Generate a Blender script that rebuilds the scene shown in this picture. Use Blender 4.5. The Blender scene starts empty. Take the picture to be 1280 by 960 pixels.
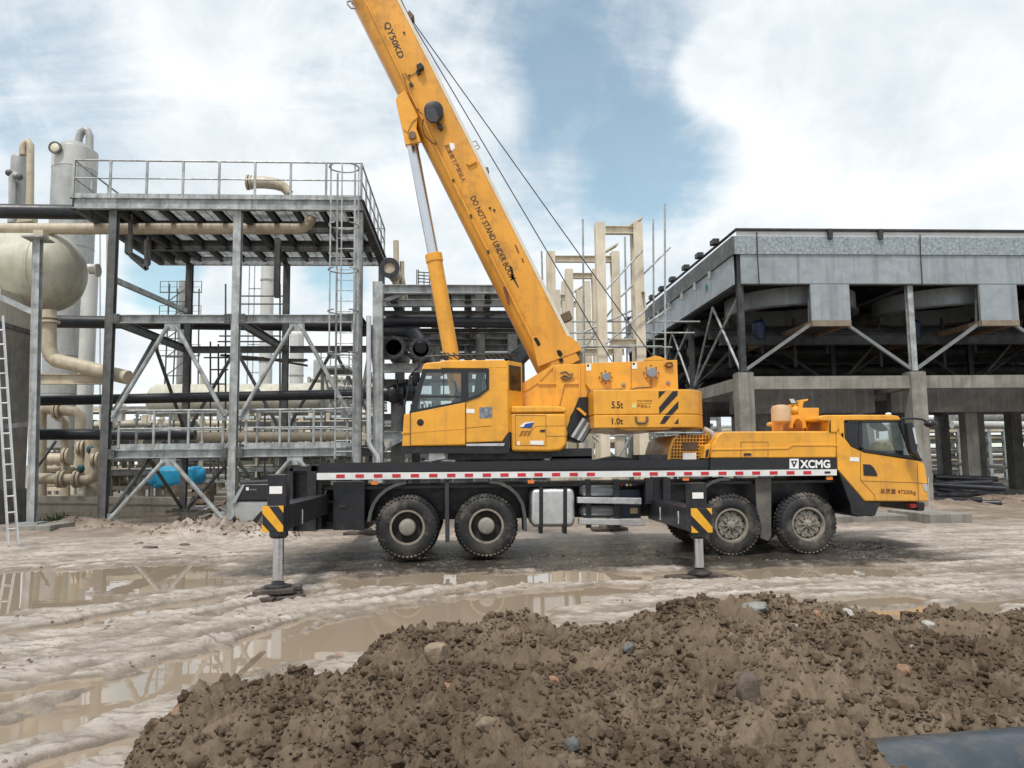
import bpy, bmesh, math, random
import numpy as np
from mathutils import Vector, Matrix, noise as mnoise

# ---------------------------------------------------------------- camera, sky, sun, exposure
SC = bpy.context.scene
COL = SC.collection
F_PX, CAM_H = 960.0, 1.7
YAW, PITCH, ROLL = -3.5, 5.6, -0.7
CAM_R = (Matrix.Rotation(math.radians(YAW), 3, 'Z') @ Matrix.Rotation(math.radians(90 + PITCH), 3, 'X')
         @ Matrix.Rotation(math.radians(ROLL), 3, 'Z'))
cam_d = bpy.data.cameras.new('camera')
cam = bpy.data.objects.new('camera', cam_d)
COL.objects.link(cam)
cam_d.sensor_fit = 'HORIZONTAL'; cam_d.sensor_width = 36.0; cam_d.lens = 36.0 * F_PX / 1280.0
cam_d.clip_start = 0.05; cam_d.clip_end = 6000
cam.matrix_world = Matrix.Translation((0, 0, CAM_H)) @ CAM_R.to_4x4()
SC.camera = cam

SUN_EL, SUN_AZ = 62.0, 205.0           # azimuth clockwise from +Y: the sun stands behind the camera, a little left
SC.view_settings.view_transform = 'Standard'
SC.view_settings.look = 'None'
SC.view_settings.exposure = 0.12
SC.view_settings.gamma = 1.0
SC.view_settings.use_curve_mapping = False

sun_d = bpy.data.lights.new('sun', 'SUN')
sun_d.energy = 3.0; sun_d.angle = math.radians(9); sun_d.color = (1.0, 0.95, 0.88)
sun = bpy.data.objects.new('sun', sun_d); COL.objects.link(sun)
_az, _el = math.radians(SUN_AZ), math.radians(SUN_EL)
sdir = Vector((math.sin(_az) * math.cos(_el), math.cos(_az) * math.cos(_el), math.sin(_el)))
sun.rotation_euler = (-sdir).to_track_quat('-Z', 'Y').to_euler()
sun.location = (0, 0, 60)

def px_dir(px, py):
    return (CAM_R @ Vector(((px - 640) / F_PX, (480 - py) / F_PX, -1.0)))

def build_world():
    w = bpy.data.worlds.new('World'); SC.world = w; w.use_nodes = True
    nt = w.node_tree; N = nt.nodes; L = nt.links
    for n in list(N): N.remove(n)
    out = N.new('ShaderNodeOutputWorld'); bg = N.new('ShaderNodeBackground')
    L.new(bg.outputs[0], out.inputs[0]); bg.inputs['Strength'].default_value = 0.1
    sky = N.new('ShaderNodeTexSky'); sky.sky_type = 'NISHITA'; sky.sun_disc = False
    sky.sun_elevation = math.radians(SUN_EL); sky.sun_rotation = math.radians(SUN_AZ)
    sky.air_density = 1.0; sky.dust_density = 0.8; sky.ozone_density = 1.3
    tc = N.new('ShaderNodeTexCoord')
    nrm = N.new('ShaderNodeVectorMath'); nrm.operation = 'NORMALIZE'; L.new(tc.outputs['Generated'], nrm.inputs[0])
    sep = N.new('ShaderNodeSeparateXYZ'); L.new(nrm.outputs[0], sep.inputs[0])
    def math_(op, a, b=None, c=None):
        m = N.new('ShaderNodeMath'); m.operation = op
        for i, v in enumerate((a, b, c)):
            if v is None: continue
            if isinstance(v, (int, float)): m.inputs[i].default_value = v
            else: L.new(v, m.inputs[i])
        return m.outputs[0]
    # cloud layer seen as a sheet overhead: direction / (height + k)
    den = math_('ADD', math_('MAXIMUM', sep.outputs[2], 0.0), 0.16)
    cx = math_('DIVIDE', sep.outputs[0], den); cy = math_('DIVIDE', sep.outputs[1], den)
    comb = N.new('ShaderNodeCombineXYZ'); L.new(cx, comb.inputs[0]); L.new(cy, comb.inputs[1])
    def noise(vec, scale, detail=8, rough=0.55, dist=0.0, off=(0, 0, 0)):
        mp = N.new('ShaderNodeMapping'); mp.inputs['Location'].default_value = off; L.new(vec, mp.inputs[0])
        n = N.new('ShaderNodeTexNoise'); n.inputs['Scale'].default_value = scale
        n.inputs['Detail'].default_value = detail; n.inputs['Roughness'].default_value = rough
        n.inputs['Distortion'].default_value = dist; L.new(mp.outputs[0], n.inputs['Vector'])
        return n.outputs['Fac']
    n1 = noise(comb.outputs[0], 1.3, 12, 0.66, 0.5, (3.1, 7.7, 0))
    n2 = noise(nrm.outputs[0], 10.0, 12, 0.64, 0.5, (1.3, 0.2, 4.0))
    mpS = N.new('ShaderNodeMapping'); mpS.inputs['Rotation'].default_value = (0, 0, math.radians(22)); mpS.inputs['Scale'].default_value = (.8, 2.2, 1); L.new(comb.outputs[0], mpS.inputs[0])
    n3 = noise(mpS.outputs[0], 1.1, 5, 0.55, 1.6, (2.0, 5.0, 0))
    cov = math_('ADD', math_('ADD', math_('MULTIPLY', n1, 0.42), math_('MULTIPLY', n2, 0.26)), math_('MULTIPLY', n3, 0.32))
    # openings and thicker banks at their own places in the sky
    def blob(px, py, radius_deg, amount, base):
        d = px_dir(px, py).normalized()
        dp = N.new('ShaderNodeVectorMath'); dp.operation = 'DOT_PRODUCT'
        L.new(nrm.outputs[0], dp.inputs[0]); dp.inputs[1].default_value = d
        mr = N.new('ShaderNodeMapRange'); mr.interpolation_type = 'SMOOTHSTEP'
        L.new(dp.outputs['Value'], mr.inputs['Value'])
        mr.inputs['From Min'].default_value = math.cos(math.radians(radius_deg)); mr.inputs['From Max'].default_value = 1.0
        return math_('ADD', base, math_('MULTIPLY', mr.outputs[0], amount))
    for a in SKY_BLOBS: cov = blob(*a, cov)
    cr = N.new('ShaderNodeMapRange'); cr.interpolation_type = 'SMOOTHSTEP'
    L.new(cov, cr.inputs['Value']); cr.inputs['From Min'].default_value = 0.25; cr.inputs['From Max'].default_value = 0.53; cr.inputs['To Min'].default_value = 0.16
    # cloud brightness: whiter tops, slightly blue-grey thick parts
    sh = noise(comb.outputs[0], 1.7, 6, 0.55, 0.3, (9.0, 2.0, 0))
    sh2 = noise(nrm.outputs[0], 8.0, 9, 0.6, 0.3, (5.0, 2.0, 1.0))
    shade = math_('ADD', math_('MULTIPLY', sh, 0.5), math_('MULTIPLY', sh2, 0.5))
    ramp = N.new('ShaderNodeValToRGB'); L.new(shade, ramp.inputs[0])
    ramp.color_ramp.elements[0].position = 0.34; ramp.color_ramp.elements[0].color = (6.4, 7.2, 7.8, 1)
    ramp.color_ramp.elements[1].position = 0.56; ramp.color_ramp.elements[1].color = (9.3, 9.6, 9.8, 1)
    skm = N.new('ShaderNodeVectorMath'); skm.operation = 'MULTIPLY'
    L.new(sky.outputs[0], skm.inputs[0]); skm.inputs[1].default_value = SKY_GAIN
    mix = N.new('ShaderNodeMix'); mix.data_type = 'RGBA'
    L.new(cr.outputs[0], mix.inputs['Factor']); L.new(skm.outputs[0], mix.inputs['A']); L.new(ramp.outputs[0], mix.inputs['B'])
    L.new(mix.outputs['Result'], bg.inputs['Color'])
SKY_GAIN = (1.7, 1.85, 1.52)
SKY_BLOBS = [(770, 150, 12, -0.17), (640, 95, 7, -0.07), (600, 130, 5, 0.14), (905, 90, 4.0, 0.20), (30, 85, 9, -0.08), (60, 150, 7, -0.04), (560, 30, 7, -0.07), (830, 215, 7, -0.10),
             (215, 340, 4.0, -0.28), (425, 345, 3.2, -0.22), (280, 372, 3.2, 0.25), (1150, 150, 22, 0.10), (300, 120, 9, 0.05), (480, 380, 7, 0.10), (690, 20, 5, -0.07), (380, 60, 6, -0.05)]
build_world()

# ---------------------------------------------------------------- helpers
def at(px, py, Y):
    """a pixel of the photograph seen as a point at world depth Y"""
    d = px_dir(px, py)
    return Vector((0, 0, CAM_H)) + d * (Y / d.y)
def gr(px, py, z=0.0):
    d = px_dir(px, py)
    return Vector((0, 0, CAM_H)) + d * ((z - CAM_H) / d.z)
def V(*a): return Vector(a)

class MB:
    def __init__(s): s.v = []; s.f = []
    def add(s, vs, fs):
        o = len(s.v); s.v += [tuple(p) for p in vs]; s.f += [tuple(i + o for i in f) for f in fs]; return s
    def box(s, a, b):
        x0, y0, z0 = a; x1, y1, z1 = b
        return s.add([(x0, y0, z0), (x1, y0, z0), (x1, y1, z0), (x0, y1, z0), (x0, y0, z1), (x1, y0, z1), (x1, y1, z1), (x0, y1, z1)],
                     [(0, 3, 2, 1), (4, 5, 6, 7), (0, 1, 5, 4), (1, 2, 6, 5), (2, 3, 7, 6), (3, 0, 4, 7)])
    def sweep2(s, p, q, prof, up=V(0, 0, 1)):
        """extrude a closed 2-D profile from p to q; profile axes: side, up"""
        p = Vector(p); q = Vector(q); d = (q - p).normalized()
        if abs(d.dot(up)) > 0.99: up = V(0, 1, 0) if abs(d.y) < .9 else V(1, 0, 0)
        side = d.cross(up).normalized(); u = side.cross(d).normalized(); n = len(prof)
        vs = [e + side * a + u * b for e in (p, q) for a, b in prof]
        fs = [(i, (i + 1) % n, n + (i + 1) % n, n + i) for i in range(n)]
        fs += [tuple(range(n - 1, -1, -1)), tuple(range(n, 2 * n))]
        return s.add(vs, fs)
    def beam(s, p, q, w, h, up=V(0, 0, 1)):
        return s.sweep2(p, q, [(-w / 2, -h / 2), (w / 2, -h / 2), (w / 2, h / 2), (-w / 2, h / 2)], up)
    def ibeam(s, p, q, w, h, t=0.02, up=V(0, 0, 1)):
        a, b, c = w / 2, h / 2, t / 2
        return s.sweep2(p, q, [(-a, -b), (a, -b), (a, -b + t), (c, -b + t), (c, b - t), (a, b - t), (a, b), (-a, b), (-a, b - t), (-c, b - t), (-c, -b + t), (-a, -b + t)], up)
    def prism(s, pts, vec):
        n = len(pts); vec = Vector(vec); pts = [Vector(p) for p in pts]
        nn = V(0, 0, 0)
        for i in range(n): nn += pts[i].cross(pts[(i + 1) % n])
        if nn.dot(vec) > 0: pts = pts[::-1]
        return s.add(pts + [p + vec for p in pts], [tuple(range(n))] + [tuple(range(2 * n - 1, n - 1, -1))]
                     + [((i + 1) % n, i, n + i, n + (i + 1) % n) for i in range(n)])
    def tube(s, pts, r, n=10, caps=True):
        pts = [Vector(p) for p in pts]; k = len(pts); rs = r if isinstance(r, (list, tuple)) else [r] * k
        ts = []
        for i in range(k):
            a = pts[max(i - 1, 0)]; b = pts[min(i + 1, k - 1)]; ts.append((b - a).normalized())
        ref = V(0, 0, 1) if abs(ts[0].z) < .9 else V(1, 0, 0)
        x = ts[0].cross(ref).normalized(); vs = []
        for i in range(k):
            if i: x = (x - ts[i] * x.dot(ts[i])).normalized()
            y = ts[i].cross(x)
            vs += [pts[i] + (x * math.cos(j * 2 * math.pi / n) + y * math.sin(j * 2 * math.pi / n)) * rs[i] for j in range(n)]
        fs = [(i * n + j, i * n + (j + 1) % n, (i + 1) * n + (j + 1) % n, (i + 1) * n + j) for i in range(k - 1) for j in range(n)]
        if caps: fs += [tuple(range(n - 1, -1, -1)), tuple(range((k - 1) * n, k * n))]
        return s.add(vs, fs)
    def lathe(s, o, ax, prof, n=32, mod=None, caps=True):
        """prof: list of (radius, distance along ax)"""
        o = Vector(o); ax = Vector(ax).normalized(); ref = V(0, 0, 1) if abs(ax.z) < .9 else V(1, 0, 0)
        x = ax.cross(ref).normalized(); y = ax.cross(x); vs = []; k = len(prof)
        for i, (r, t) in enumerate(prof):
            for j in range(n):
                rr = r + (mod(i, j) if mod else 0)
                vs.append(o + ax * t + (x * math.cos(j * 2 * math.pi / n) + y * math.sin(j * 2 * math.pi / n)) * rr)
        fs = [(i * n + j, (i + 1) * n + j, (i + 1) * n + (j + 1) % n, i * n + (j + 1) % n) for i in range(k - 1) for j in range(n)]
        fs = [f[::-1] for f in fs]
        if caps and prof[0][0] > 1e-6: fs.append(tuple(range(n - 1, -1, -1)))
        if caps and prof[-1][0] > 1e-6: fs.append(tuple(range((k - 1) * n, k * n)))
        return s.add(vs, fs)
    def ring(s, o, ax, r0, r1, h, n=32):
        o = Vector(o); ax = Vector(ax).normalized(); ref = V(0, 0, 1) if abs(ax.z) < .9 else V(1, 0, 0)
        x = ax.cross(ref).normalized(); y = ax.cross(x); vs = []
        for r, t in ((r0, 0), (r1, 0), (r1, h), (r0, h)):
            vs += [o + ax * t + (x * math.cos(j * 2 * math.pi / n) + y * math.sin(j * 2 * math.pi / n)) * r for j in range(n)]
        fs = [((i % 4) * n + j, (i % 4) * n + (j + 1) % n, ((i + 1) % 4) * n + (j + 1) % n, ((i + 1) % 4) * n + j) for i in range(4) for j in range(n)]
        return s.add(vs, fs)
    def ball(s, c, rx, ry=None, rz=None, n=16, m=9):
        ry = ry or rx; rz = rz or rx; c = Vector(c); vs = [c + V(0, 0, -rz)]
        for i in range(1, m):
            a = -math.pi / 2 + math.pi * i / m
            vs += [c + V(rx * math.cos(a) * math.cos(j * 2 * math.pi / n), ry * math.cos(a) * math.sin(j * 2 * math.pi / n), rz * math.sin(a)) for j in range(n)]
        vs.append(c + V(0, 0, rz)); t = len(vs) - 1
        fs = [(0, 1 + (j + 1) % n, 1 + j) for j in range(n)] + [(t, 1 + (m - 2) * n + j, 1 + (m - 2) * n + (j + 1) % n) for j in range(n)]
        fs += [(1 + i * n + j, 1 + i * n + (j + 1) % n, 1 + (i + 1) * n + (j + 1) % n, 1 + (i + 1) * n + j) for i in range(m - 2) for j in range(n)]
        return s.add(vs, fs)

def wloc(o):
    l = Vector(o.location)
    while o.parent: o = o.parent; l = l + Vector(o.location)
    return l

def obj(name, mb, mat, parent=None, bevel=0, smooth=35, loc=None, segs=2):
    """link an MB (world coordinates) as ONE mesh object; loc shifts its origin"""
    me = bpy.data.meshes.new(name)
    base = wloc(parent) if parent else V(0, 0, 0)
    org = Vector(loc) if loc is not None else base
    me.from_pydata([(x - org.x, y - org.y, z - org.z) for x, y, z in mb.v], [], mb.f)
    me.validate(); me.update()
    bm = bmesh.new(); bm.from_mesh(me); bmesh.ops.recalc_face_normals(bm, faces=bm.faces); bm.to_mesh(me); bm.free()
    me.materials.append(mat)
    if smooth:
        me.polygons.foreach_set('use_smooth', [True] * len(me.polygons)); me.set_sharp_from_angle(angle=math.radians(smooth))
    o = bpy.data.objects.new(name, me); COL.objects.link(o)
    if parent: o.parent = parent
    o.location = org - base
    if bevel:
        b = o.modifiers.new('bevel', 'BEVEL'); b.width = bevel; b.segments = segs; b.limit_method = 'ANGLE'; b.angle_limit = math.radians(40)
        b.harden_normals = True
    return o
def dup(o, parent, delta):
    """a copy of a part sharing its mesh, shifted by delta in world space"""
    c = o.copy(); COL.objects.link(c); c.parent = parent
    c.location = wloc(o) + Vector(delta) - (wloc(parent) if parent else V(0, 0, 0))
    return c
def thing(name, label, cat, loc, group=None):
    o = bpy.data.objects.new(name, None); COL.objects.link(o); o.location = loc
    o.empty_display_size = 0.3
    o['label'] = label; o['category'] = cat; o['kind'] = 'thing'
    if group: o['group'] = group
    return o
def tag(o, label, cat, group=None):
    o['label'] = label; o['category'] = cat; o['kind'] = 'thing'
    if group: o['group'] = group
    return o
def kind(o, k): o['kind'] = k; return o
def dup_tree(o, loc, label=None):
    c = o.copy(); COL.objects.link(c); c.location = loc
    if label: c['label'] = label
    def rec(src, dst):
        for ch in list(src.children):
            d = ch.copy(); COL.objects.link(d); d.parent = dst; rec(ch, d)
    rec(o, c); return c

# ---------------------------------------------------------------- materials
def mat(name, col, rough=0.5, metal=0.0, var=0.15, scale=3.0, bump=0.0, bscale=40.0, dirt=None, streak=None, mud=None, spec=0.5, coat=0.0):
    m = bpy.data.materials.new(name); m.use_nodes = True; nt = m.node_tree; N = nt.nodes; L = nt.links
    b = N['Principled BSDF']; b.inputs['Roughness'].default_value = rough; b.inputs['Metallic'].default_value = metal
    b.inputs['Specular IOR Level'].default_value = spec
    if coat: b.inputs['Coat Weight'].default_value = coat; b.inputs['Coat Roughness'].default_value = 0.15
    geo = N.new('ShaderNodeNewGeometry'); pos = geo.outputs['Position']
    def noise(sc, detail=5, vec=None, rgh=.6):
        n = N.new('ShaderNodeTexNoise'); n.inputs['Scale'].default_value = sc; n.inputs['Detail'].default_value = detail
        n.inputs['Roughness'].default_value = rgh; L.new(vec or pos, n.inputs['Vector']); return n.outputs['Fac']
    def mapr(v, a, b_, c=0., d=1.):
        r = N.new('ShaderNodeMapRange'); L.new(v, r.inputs['Value'])
        for k, x in zip(('From Min', 'From Max', 'To Min', 'To Max'), (a, b_, c, d)): r.inputs[k].default_value = x
        return r.outputs[0]
    def mixc(f, a, b_):
        x = N.new('ShaderNodeMix'); x.data_type = 'RGBA'; L.new(f, x.inputs['Factor'])
        for s, v in (('A', a), ('B', b_)):
            if isinstance(v, tuple): x.inputs[s].default_value = (*v, 1)
            else: L.new(v, x.inputs[s])
        return x.outputs['Result']
    c0 = tuple(c * (1 - var) for c in col); c1 = tuple(min(c * (1 + var), 1) for c in col)
    cur = mixc(mapr(noise(scale, 6), .32, .68), c0, c1)
    if streak:
        mp = N.new('ShaderNodeMapping'); mp.inputs['Scale'].default_value = (streak[2], streak[2], streak[2] * .06); L.new(pos, mp.inputs[0])
        f = mapr(noise(1.0, 5, mp.outputs[0]), .5, .75, 0, streak[1]); cur = mixc(f, cur, streak[0])
    if dirt:
        f = mapr(noise(dirt[2], 8, None, .68), dirt[3] if len(dirt) > 3 else .5, .72, 0, dirt[1]); cur = mixc(f, cur, dirt[0])
    if mud:
        s = N.new('ShaderNodeSeparateXYZ'); L.new(pos, s.inputs[0])
        hz = mapr(s.outputs[2], mud[1], 0.0, 0, 1.0); nn = mapr(noise(5, 8, None, .7), .35, .65, 0, 1)
        mu = N.new('ShaderNodeMath'); mu.operation = 'MULTIPLY'; L.new(hz, mu.inputs[0]); L.new(nn, mu.inputs[1])
        mu2 = N.new('ShaderNodeMath'); mu2.operation = 'MULTIPLY'; L.new(mu.outputs[0], mu2.inputs[0]); mu2.inputs[1].default_value = mud[2]
        cur = mixc(mu2.outputs[0], cur, mud[0])
    L.new(cur, b.inputs['Base Color'])
    rr = mapr(noise(scale * 3.1, 4), .3, .7, max(rough - .1, .03), min(rough + .12, 1)); L.new(rr, b.inputs['Roughness'])
    if bump:
        bp = N.new('ShaderNodeBump'); bp.inputs['Strength'].default_value = bump; bp.inputs['Distance'].default_value = .02
        L.new(noise(bscale, 6), bp.inputs['Height']); L.new(bp.outputs[0], b.inputs['Normal'])
    return m
MUDC = (0.23, 0.18, 0.13)
YEL = mat('yellow_paint', (0.74, 0.345, 0.03), .36, var=.10, scale=1.3, dirt=((.34, .17, .045), .5, 4, .50), streak=((.36, .19, .06), .4, 7), mud=(MUDC, 1.5, .75), coat=.1, bump=.06, bscale=3)
YELB = mat('boom_paint', (0.70, 0.32, 0.032), .42, var=.12, scale=.9, dirt=((.25, .12, .035), .7, 2.6, .52), streak=((.40, .19, .04), .5, 5), coat=.1)
BLK = mat('black_paint', (0.011, 0.0125, 0.017), .36, var=.3, scale=4, dirt=((.10, .085, .07), .28, 5, .52), mud=(MUDC, .7, .22))
BLKC = mat('black_clean', (0.012, 0.013, 0.016), .35, var=.2)
DKGREY = mat('dark_grey_plastic', (0.03, 0.033, 0.038), .5, var=.2)
RUB = mat('tyre_rubber', (0.012, 0.0125, 0.014), .62, var=.3, scale=6, bump=.4, bscale=60, dirt=((.19, .16, .13), .8, 2.8, .51), mud=(MUDC, .3, .6))
HUB = mat('muddy_rim', (0.20, 0.18, 0.145), .6, var=.3, scale=9, dirt=((.34, .29, .22), .7, 7, .45))
HUBL = mat('pale_hub', (.235, .22, .19), .55, var=.2, scale=12, dirt=((.2, .17, .13), .6, 9, .5))
RIMD = mat('rim_recess', (0.022, 0.019, 0.016), .8, var=.3, dirt=((.12, .095, .07), .5, 6, .5))
STRUTM = mat('strut_steel', (0.19, 0.205, 0.21), .5, .2, var=.3, scale=3, dirt=((.08, .085, .09), .6, 3, .5))
CHR = mat('chrome_rod', (0.62, 0.64, 0.68), .22, 1.0, var=.04)
ALU = mat('aluminium', (0.62, 0.63, 0.64), .34, .85, var=.10, scale=5, dirt=((.22, .2, .17), .4, 4, .52))
WHT = mat('white_strip', (0.68, 0.69, 0.69), .4, var=.08, dirt=((.35, .32, .28), .4, 5, .52))
RED = mat('red_reflector', (0.50, 0.02, 0.03), .3, var=.12)
STICK = mat('white_sticker', (0.75, 0.74, 0.72), .5, var=.1)
INK = mat('black_ink', (0.012, 0.011, 0.012), .5, var=.1)
INKB = mat('brown_ink', (0.12, 0.03, 0.012), .5, var=.1)
INKW = mat('white_ink', (0.78, 0.79, 0.8), .4, var=.05)
BLUE = mat('blue_decal', (0.015, 0.055, 0.26), .35, var=.1)
AMBER = mat('amber_lens', (0.75, 0.20, 0.03), .25, var=.1)
HAZY = mat('hazard_yellow', (0.72, 0.36, 0.02), .4, var=.1, dirt=((.2, .13, .05), .4, 6, .52))
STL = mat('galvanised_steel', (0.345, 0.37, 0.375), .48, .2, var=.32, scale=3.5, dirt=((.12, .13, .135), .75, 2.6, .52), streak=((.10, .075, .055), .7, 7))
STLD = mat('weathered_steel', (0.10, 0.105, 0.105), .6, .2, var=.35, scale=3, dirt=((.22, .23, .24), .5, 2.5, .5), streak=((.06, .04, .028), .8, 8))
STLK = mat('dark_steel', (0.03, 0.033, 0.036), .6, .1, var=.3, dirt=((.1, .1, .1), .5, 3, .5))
BEI = mat('beige_paint', (0.46, 0.40, 0.30), .5, var=.12, scale=2.5, dirt=((.20, .16, .10), .55, 3, .52), streak=((.22, .17, .11), .5, 6))
CRM = mat('cream_steel', (0.60, 0.54, 0.43), .5, var=.12, scale=2, dirt=((.30, .22, .14), .5, 1.8, .54), streak=((.34, .24, .15), .5, 6))
TNK = mat('tank_shell', (0.47, 0.455, 0.385), .5, var=.1, scale=1.6, dirt=((.26, .26, .16), .6, 1.1, .48), streak=((.24, .24, .15), .75, 5))
TWR = mat('tower_cladding', (0.34, 0.35, 0.345), .5, .15, var=.15, scale=2, streak=((.20, .20, .185), .7, 5), dirt=((.24, .24, .22), .5, 1.5, .5))
TWRW = mat('tower_white', (0.50, 0.50, 0.485), .5, var=.1, streak=((.32, .31, .28), .6, 5), dirt=((.36, .35, .32), .5, 1.5, .5))
PBLK = mat('black_pipe_coating', (0.014, 0.017, 0.023), .38, var=.3, scale=2, dirt=((.06, .06, .065), .5, 2.5, .5))
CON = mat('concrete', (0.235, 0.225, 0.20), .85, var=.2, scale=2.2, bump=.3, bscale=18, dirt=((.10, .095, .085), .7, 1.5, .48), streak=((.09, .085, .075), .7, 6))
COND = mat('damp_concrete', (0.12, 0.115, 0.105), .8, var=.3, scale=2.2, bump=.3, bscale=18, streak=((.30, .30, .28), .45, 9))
GALP = mat('galvanised_panel', (0.29, 0.325, 0.35), .45, .2, var=.12, scale=1.2, streak=((.13, .14, .145), .7, 3.5), dirt=((.17, .19, .20), .6, 3, .48), bump=.25, bscale=1.5)
GALS = mat('spangled_panel', (0.27, 0.31, 0.335), .45, .25, var=.4, scale=11, dirt=((.13, .15, .16), .75, 9, .48))
RUST = mat('rusty_brown', (0.15, 0.10, 0.065), .8, var=.3, scale=4)
TIMB = mat('old_timber', (0.17, 0.135, 0.095), .85, var=.3, scale=6, bump=.4, bscale=40, streak=((.08, .06, .045), .5, 5))
TIMD = mat('wet_timber', (0.055, 0.045, 0.038), .7, var=.35, scale=6, bump=.4, bscale=40, dirt=((.2, .16, .12), .5, 5, .5))
TARP = mat('blue_tarpaulin', (0.02, 0.34, 0.60), .38, var=.2, scale=5, bump=.6, bscale=9)
MBLUE = mat('motor_blue', (0.006, 0.022, 0.065), .45, var=.2)
HELM = mat('yellow_hard_hat', (0.62, 0.50, 0.10), .35, var=.06)
SEATM = mat('seat_fabric', (0.03, 0.03, 0.034), .8, var=.2)
MACH = mat('grey_machine_body', (0.33, 0.35, 0.35), .4, var=.12, dirt=((.22, .18, .14), .5, 4, .5), mud=(MUDC, .5, .7))
ROPE = mat('wire_rope', (0.05, 0.052, 0.055), .55, .4, var=.3)
HVEG = mat('grass_blade', (0.06, 0.11, 0.025), .7, var=.35, scale=8)
def glass(name, tint=(.88, .91, .91), amount=.5):
    m = bpy.data.materials.new(name); m.use_nodes = True; nt = m.node_tree; N = nt.nodes; L = nt.links
    N.remove(N['Principled BSDF']); out = N['Material Output']
    tr = N.new('ShaderNodeBsdfTransparent'); tr.inputs[0].default_value = (*tint, 1)
    gl = N.new('ShaderNodeBsdfGlossy'); gl.inputs['Roughness'].default_value = .03; gl.inputs['Color'].default_value = (.9, .95, .95, 1)
    fr = N.new('ShaderNodeFresnel'); fr.inputs['IOR'].default_value = 1.5
    mu = N.new('ShaderNodeMath'); mu.operation = 'MULTIPLY_ADD'; L.new(fr.outputs[0], mu.inputs[0]); mu.inputs[1].default_value = 1.0; mu.inputs[2].default_value = .015
    df = N.new('ShaderNodeBsdfDiffuse'); df.inputs['Color'].default_value = (.30, .33, .33, 1)
    m0 = N.new('ShaderNodeMixShader'); m0.inputs[0].default_value = .025; L.new(tr.outputs[0], m0.inputs[1]); L.new(df.outputs[0], m0.inputs[2])
    mx = N.new('ShaderNodeMixShader'); L.new(mu.outputs[0], mx.inputs[0]); L.new(m0.outputs[0], mx.inputs[1]); L.new(gl.outputs[0], mx.inputs[2])
    L.new(mx.outputs[0], out.inputs[0]); return m
GLS = glass('cab_glass')

# ---------------------------------------------------------------- ground, water, dirt mound
def pnoise(x, y, seed=0):
    xi = np.floor(x).astype(np.int64); yi = np.floor(y).astype(np.int64); xf = x - xi; yf = y - yi
    def g(ix, iy):
        h = (ix * 374761393 + iy * 668265263 + seed * 1442695041) & 0xffffffff
        h = ((h ^ (h >> 13)) * 1274126177) & 0xffffffff
        h = h ^ (h >> 16)
        a = (h & 0xffff) / 65536.0 * 2 * math.pi
        return np.cos(a), np.sin(a)
    u = xf * xf * xf * (xf * (xf * 6 - 15) + 10); v = yf * yf * yf * (yf * (yf * 6 - 15) + 10)
    def d(ix, iy, dx, dy):
        a, b = g(ix, iy); return a * dx + b * dy
    n00 = d(xi, yi, xf, yf); n10 = d(xi + 1, yi, xf - 1, yf); n01 = d(xi, yi + 1, xf, yf - 1); n11 = d(xi + 1, yi + 1, xf - 1, yf - 1)
    a = n00 + (n10 - n00) * u; b = n01 + (n11 - n01) * u
    return (a + (b - a) * v) * 1.5
def fbm(x, y, o=5, seed=0, lac=2.03, gain=.5):
    s = 0; a = 1; t = 0
    for i in range(o):
        s = s + a * pnoise(x, y, seed + i * 17); t += a; a *= gain; x = x * lac + 3.7; y = y * lac + 1.3
    return s / t
def billow(x, y, o=4, seed=0, gain=.5):
    s = 0; a = 1; t = 0
    for i in range(o):
        s = s + a * np.abs(pnoise(x, y, seed + i * 31)); t += a; a *= gain; x = x * 2.07 + 5.1; y = y * 2.07 + 2.2
    return s / t
def sstep(a, b, x):
    t = np.clip((x - a) / (b - a), 0, 1); return t * t * (3 - 2 * t)
_RI = np.array(CAM_R.transposed())
def to_px(x, y, z):
    p = np.stack([x, y, z - CAM_H], -1) @ _RI.T
    d = np.maximum(-p[..., 2], 1e-3)
    return 640 + F_PX * p[..., 0] / d, 480 - F_PX * p[..., 1] / d, -p[..., 2]
WATER_Z = -0.034
# puddles: capsules traced on the photograph, laid on the ground (x0,y0,x1,y1,half thickness seen)
PUDDLES = [(-60, 735, 120, 724, 24), (110, 722, 215, 722, 10), (-40, 755, 60, 748, 16), (150, 862, 280, 828, 13), (270, 828, 440, 792, 15), (430, 792, 610, 762, 19),
           (600, 754, 750, 738, 9), (330, 800, 470, 775, 8), (0, 872, 90, 852, 9), (-40, 925, 60, 905, 14), (50, 900, 160, 872, 9), (60, 950, 160, 925, 10),
           (440, 724, 740, 718, 7), (760, 719, 880, 717, 5), (890, 716, 1080, 711, 7), (1030, 753, 1130, 746, 6), (1080, 768, 1210, 758, 8), (1230, 752, 1330, 748, 6),
           (160, 652, 270, 650, 5), (280, 815, 360, 800, 6), (-20, 795, 110, 778, 5), (130, 770, 260, 752, 4)]
def puddle_mask(x, y, z0=0.0):
    px, py, d = to_px(x, y, np.full_like(x, z0))
    wob = fbm(x * .9, y * .9, 4, 71) * 1.1 + fbm(x * 3.2, y * 3.2, 3, 72) * .5
    m = np.full_like(x, -1.0)
    for x0, y0, x1, y1, r in PUDDLES:
        a, b = np.array(gr(x0, y0))[:2], np.array(gr(x1, y1))[:2]
        # real radius on the ground for this seen thickness
        ym = (y0 + y1) / 2; xm = (x0 + x1) / 2
        R = abs(gr(xm, ym - r).y - gr(xm, ym + r).y) / 2
        ab = b - a; t = np.clip(((x - a[0]) * ab[0] + (y - a[1]) * ab[1]) / (ab @ ab), 0, 1)
        dist = np.hypot(x - a[0] - t * ab[0], y - a[1] - t * ab[1]) / R
        m = np.maximum(m, 1 - dist)
    return sstep(-.42, .45, m + wob * .6)
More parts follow.
